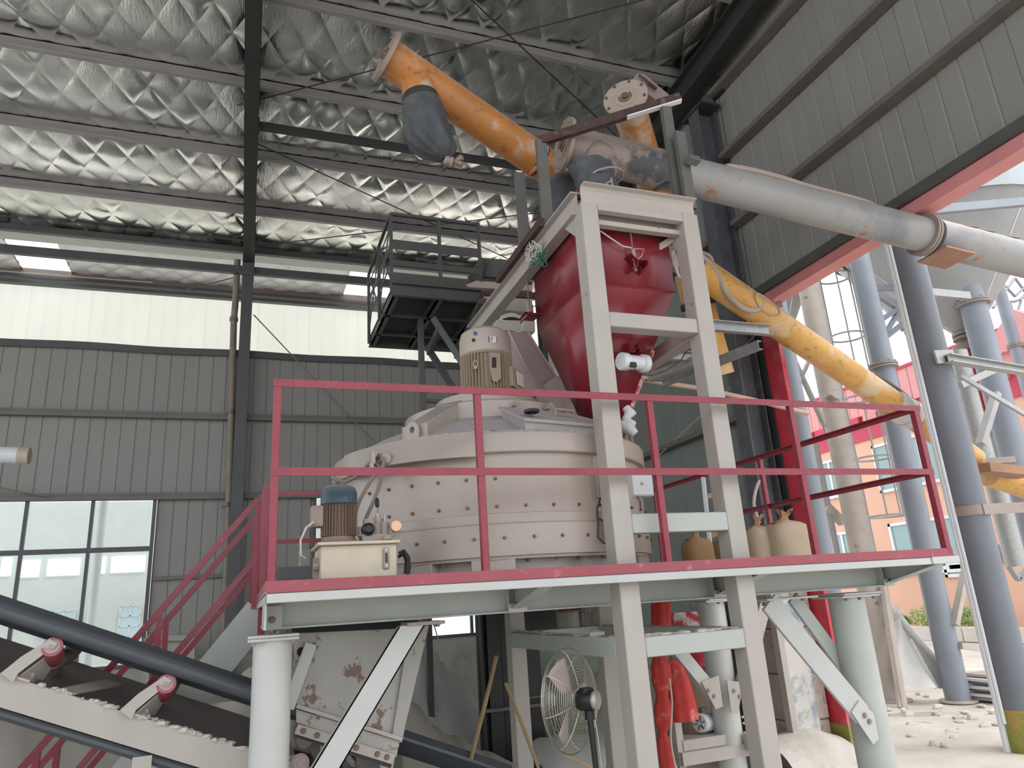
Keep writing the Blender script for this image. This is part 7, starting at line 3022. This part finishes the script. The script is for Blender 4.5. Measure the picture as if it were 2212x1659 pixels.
# ---- salmon building with red ribbed band
bd = thing('salmon_building', 'salmon-pink rendered building with white windows and a red ribbed parapet, across the yard', 'building', (22, 20, 0))
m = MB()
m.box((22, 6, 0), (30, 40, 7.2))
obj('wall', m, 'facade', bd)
zlow = A(1850, 905, X=22).z
m = MB()
y = 6.0
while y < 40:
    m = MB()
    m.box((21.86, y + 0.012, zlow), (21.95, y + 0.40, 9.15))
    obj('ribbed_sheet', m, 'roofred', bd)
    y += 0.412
m = MB()
m.box((21.95, 6, 7.0), (30, 40, 9.1))
obj('parapet', m, 'roofdark', bd)
m = MB()
m.box((21.8, 6, 9.12), (21.98, 40, 9.22))
obj('coping', m, 'roofdark', bd)
m = MB()
y = 6.0
k = 0
while y < 40:
    m = MB()
    m.box((21.8, y, zlow - 0.28), (21.97, y + 0.62, zlow))
    obj('eave_block', m, 'roofdark' if k % 2 else 'lintel', bd)
    y += 0.85
    k += 1
m = MB()
gy = A(2194, 705, X=21.7).y
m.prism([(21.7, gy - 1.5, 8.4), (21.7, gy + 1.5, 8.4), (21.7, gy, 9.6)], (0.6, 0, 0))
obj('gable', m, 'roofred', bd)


def fwin(tl, pxr, pyb, mull):
    a_, r_, b_ = A(*tl, X=22), A(pxr, tl[1], X=22), A(tl[0], pyb, X=22)
    y1, y0, zt__, zb__ = a_.y, r_.y, a_.z, b_.z
    m = MB()
    f = 0.10
    m.box((21.90, y0, zt__ - f), (22.02, y1, zt__)).box((21.90, y0, zb__), (22.02, y1, zb__ + f)).box((21.90, y0, zb__), (22.02, y0 + f, zt__)).box((21.90, y1 - f, zb__), (22.02, y1, zt__))
    wf = obj('window', m, 'frame_white', bd)
    for k in range(1, mull):
        m = MB()
        yy = y0 + (y1 - y0) * k / mull
        m.box((21.91, yy - 0.05, zb__), (22.0, yy + 0.05, zt__))
        obj('mullion', m, 'frame_white', wf)
    for k in range(mull):
        m = MB()
        m.box((21.955, y0 + (y1 - y0) * k / mull + 0.05, zb__ + 0.05), (21.99, y0 + (y1 - y0) * (k + 1) / mull - 0.05, zt__ - 0.05))
        obj('pane', m, 'glass_teal', wf)


fwin((1885, 964), 2045, 1070, 3)
fwin((1921, 1132), 2090, 1245, 3)
fwin((1764, 1002), 1822, 1085, 2)
fwin((1795, 1153), 1845, 1225, 2)
fwin((2040, 1215), 2110, 1248, 1)
# kerb and hedge
ks = thing('planter_kerb', 'low pale planter kerb under the hedge at the foot of the salmon wall', 'kerb', (20.5, 18, 0))
m = MB()
for k in range(9):
    m = MB()
    y = 13.5 + k * 1.1
    m.box((20.2, y, 0), (20.5, y + 1.08, 0.42))
    obj('kerb_stone', m, 'concrete', ks, bev=0.02)
lf0 = bpy.data.meshes.new('leaf')


def shrub(label, px_, py_, wpx, hpx, X_, seed):
    c_ = A(px_, py_, X=X_)
    pm = FPX / (c_ - CAM).dot(_fw)
    rw, rh = wpx / 2 / pm, hpx / pm
    t_ = thing('shrub', label, 'shrub', (c_.x, c_.y, 0.38), 'hedge shrubs')
    rn = random.Random(seed)
    m = MB()
    for i in range(420):
        t, ph = rn.uniform(0, 2 * PI), rn.random()
        r = math.sqrt(rn.random())
        p = V((c_.x + math.cos(t) * r * rw * 0.8, c_.y + math.sin(t) * r * rw, 0.42 + rh * ph * (1 - 0.35 * r)))
        d_ = V((rn.uniform(-1, 1), rn.uniform(-1, 1), rn.uniform(0.1, 1))).normalized()
        s_ = d_.orthogonal().normalized()
        L_ = rn.uniform(0.08, 0.16)
        m.add([p, p + d_ * L_ * 0.5 + s_ * L_ * 0.25, p + d_ * L_, p + d_ * L_ * 0.5 - s_ * L_ * 0.25], [(0, 1, 2, 3)])
    o = obj('foliage', m, 'leaf', t_, sharp=180)
    o['kind'] = 'stuff'
    m = MB()
    for i in range(5):
        m.path([(c_.x + rn.uniform(-0.1, 0.1), c_.y + rn.uniform(-0.1, 0.1), 0.3), (c_.x + rn.uniform(-rw, rw) * 0.6, c_.y + rn.uniform(-rw, rw) * 0.6, 0.4 + rh * 0.8)], 0.012, 5)
    obj('stems', m, 'bamboo', t_)


shrub('low leafy shrub at the left end of the kerb, smallest of the hedge', 1950, 1345, 34, 22, 20.6, 1)
shrub('rounded leafy shrub between the two round pillars at the salmon wall', 2000, 1345, 62, 42, 20.7, 2)
shrub('rounded leafy shrub just left of the flange pillar', 2032, 1340, 50, 50, 20.9, 3)
shrub('rightmost leafy shrub, against the nearest big pillar', 2092, 1340, 56, 46, 20.7, 4)

# drooping tarp and bundled poles
tp = thing('hanging_tarp', 'grey dusty tarp hanging from a tied pole and trailing on the ground in the yard', 'tarp', A(1990, 1490, Y=10.0))
top_p = A(1932, 1325, Y=10.0)


def tf(u, v):
    # v 0 top .. 1 ground ; u left .. right
    l = A(1928, 1330, Y=10.0).lerp(A(1938, 1478, Y=9.7), v)
    r = A(1938, 1322, Y=10.0).lerp(A(2078, 1492, Y=9.5), v)
    p = l.lerp(r, u)
    sag = math.sin(PI * u) * math.sin(PI * v) * 0.25
    p = p + V((0, -0.10 * math.sin(u * 11 + v * 3) * v - 0.1 * math.sin(u * 5), -sag * 0.8))
    if p.z < 0.02:
        p.z = 0.02 + 0.03 * abs(math.sin(u * 14))
    return p


m = MB()
m.grid(tf, 40, 30)
obj('sheet', m, 'tarpwhite', tp, sharp=80)
m = MB()
m.path([tf(1, i / 12) + V((0.02, -0.02, 0.03)) for i in range(13)], 0.06, 8)
m.path([tf(0.65, i / 12) + V((0.0, -0.03, 0.0)) for i in range(3, 13)], 0.035, 8)
obj('rolled_edge', m, 'tarpwhite', tp)
m = MB()
m.blob(top_p, (0.14, 0.12, 0.14), 10, 8, 0.2, 5)
obj('tied_knot', m, 'plastic', tp)
for lab, p0, p1 in (('rough pole that holds up the hanging tarp', (1908, 1262), (1945, 1500)), ('thinner pole leaning beside the tarp pole', (1922, 1330), (1940, 1512))):
    m = MB()
    a_, b_ = A(*p0, Y=9.9), A(*p1, Y=9.6)
    m.path([a_, a_.lerp(b_, 0.5), V((b_.x, b_.y, 0))], 0.07 if p0[0] == 1908 else 0.035, 8)
    tag(obj('pole', m, 'pillar_pale'), lab, 'pole')
pk = thing('plank_stack', 'stack of pale planks on the ground left of the nearest big pillar', 'planks', A(2130, 1510, Z=0))
rn = random.Random(4)
for k in range(7):
    m = MB()
    z_ = 0.03 + k * 0.055
    a_ = A(2108, 1512, Z=0)
    m.box((a_.x - 0.1 + rn.uniform(-0.1, 0.1), a_.y - 0.5 + rn.uniform(-0.1, 0.1), z_), (a_.x + 2.6 + rn.uniform(-0.2, 0.2), a_.y + 0.1 + rn.uniform(-0.1, 0.1), z_ + 0.04))
    obj('plank', m, 'frame_white' if k % 2 else 'beige', pk)
m = MB()
rn = random.Random(9)
for i in range(60):
    x, y = rn.uniform(7.0, 11.5), rn.uniform(7.2, 10.5)
    m.blob((x, y, 0.01), (rn.uniform(0.03, 0.12), rn.uniform(0.03, 0.1), rn.uniform(0.02, 0.05)), 7, 5, 0.25, i)
o_ = tag(obj('rubble', m, 'concrete'), 'scattered rubble crumbs on the yard ground in front of the tarp', 'rubble')
o_['kind'] = 'stuff'
m = MB()
for k, (x, y) in enumerate(((9.0, 9.2),)):
    m.bar((x, y, 0.03), (x + 0.8, y - 0.4, 0.03), 0.03, 0.02)
tag(obj('stick', m, 'pillar_pale'), 'thin stick lying on the bright yard floor', 'stick')
# ---- left: lamp and wall cable
lm = thing('wall_lamp', 'long pale tubular fitting sticking in at the left edge in front of the grey wall', 'fitting', A(30, 985, Y=11))
m = MB()
m.path([A(-160, 978, Y=11), A(55, 984, Y=11)], 0.11, 16)
obj('tube', m, 'frame_white', lm)
m = MB()
m.tube(A(40, 984, Y=11), A(64, 985, Y=11), 0.115, 16)
obj('end_cap', m, 'tank', lm)
m = MB()
m.path(spline([A(px_, py_, Y=13.8) for px_, py_ in ((-40, 1045), (0, 1053), (40, 1062), (80, 1069), (100, 1071))], 4), 0.012, 5)
tag(obj('wall_cable', m, 'hose'), 'thin cable drooping across the grey wall above the big window', 'cable')
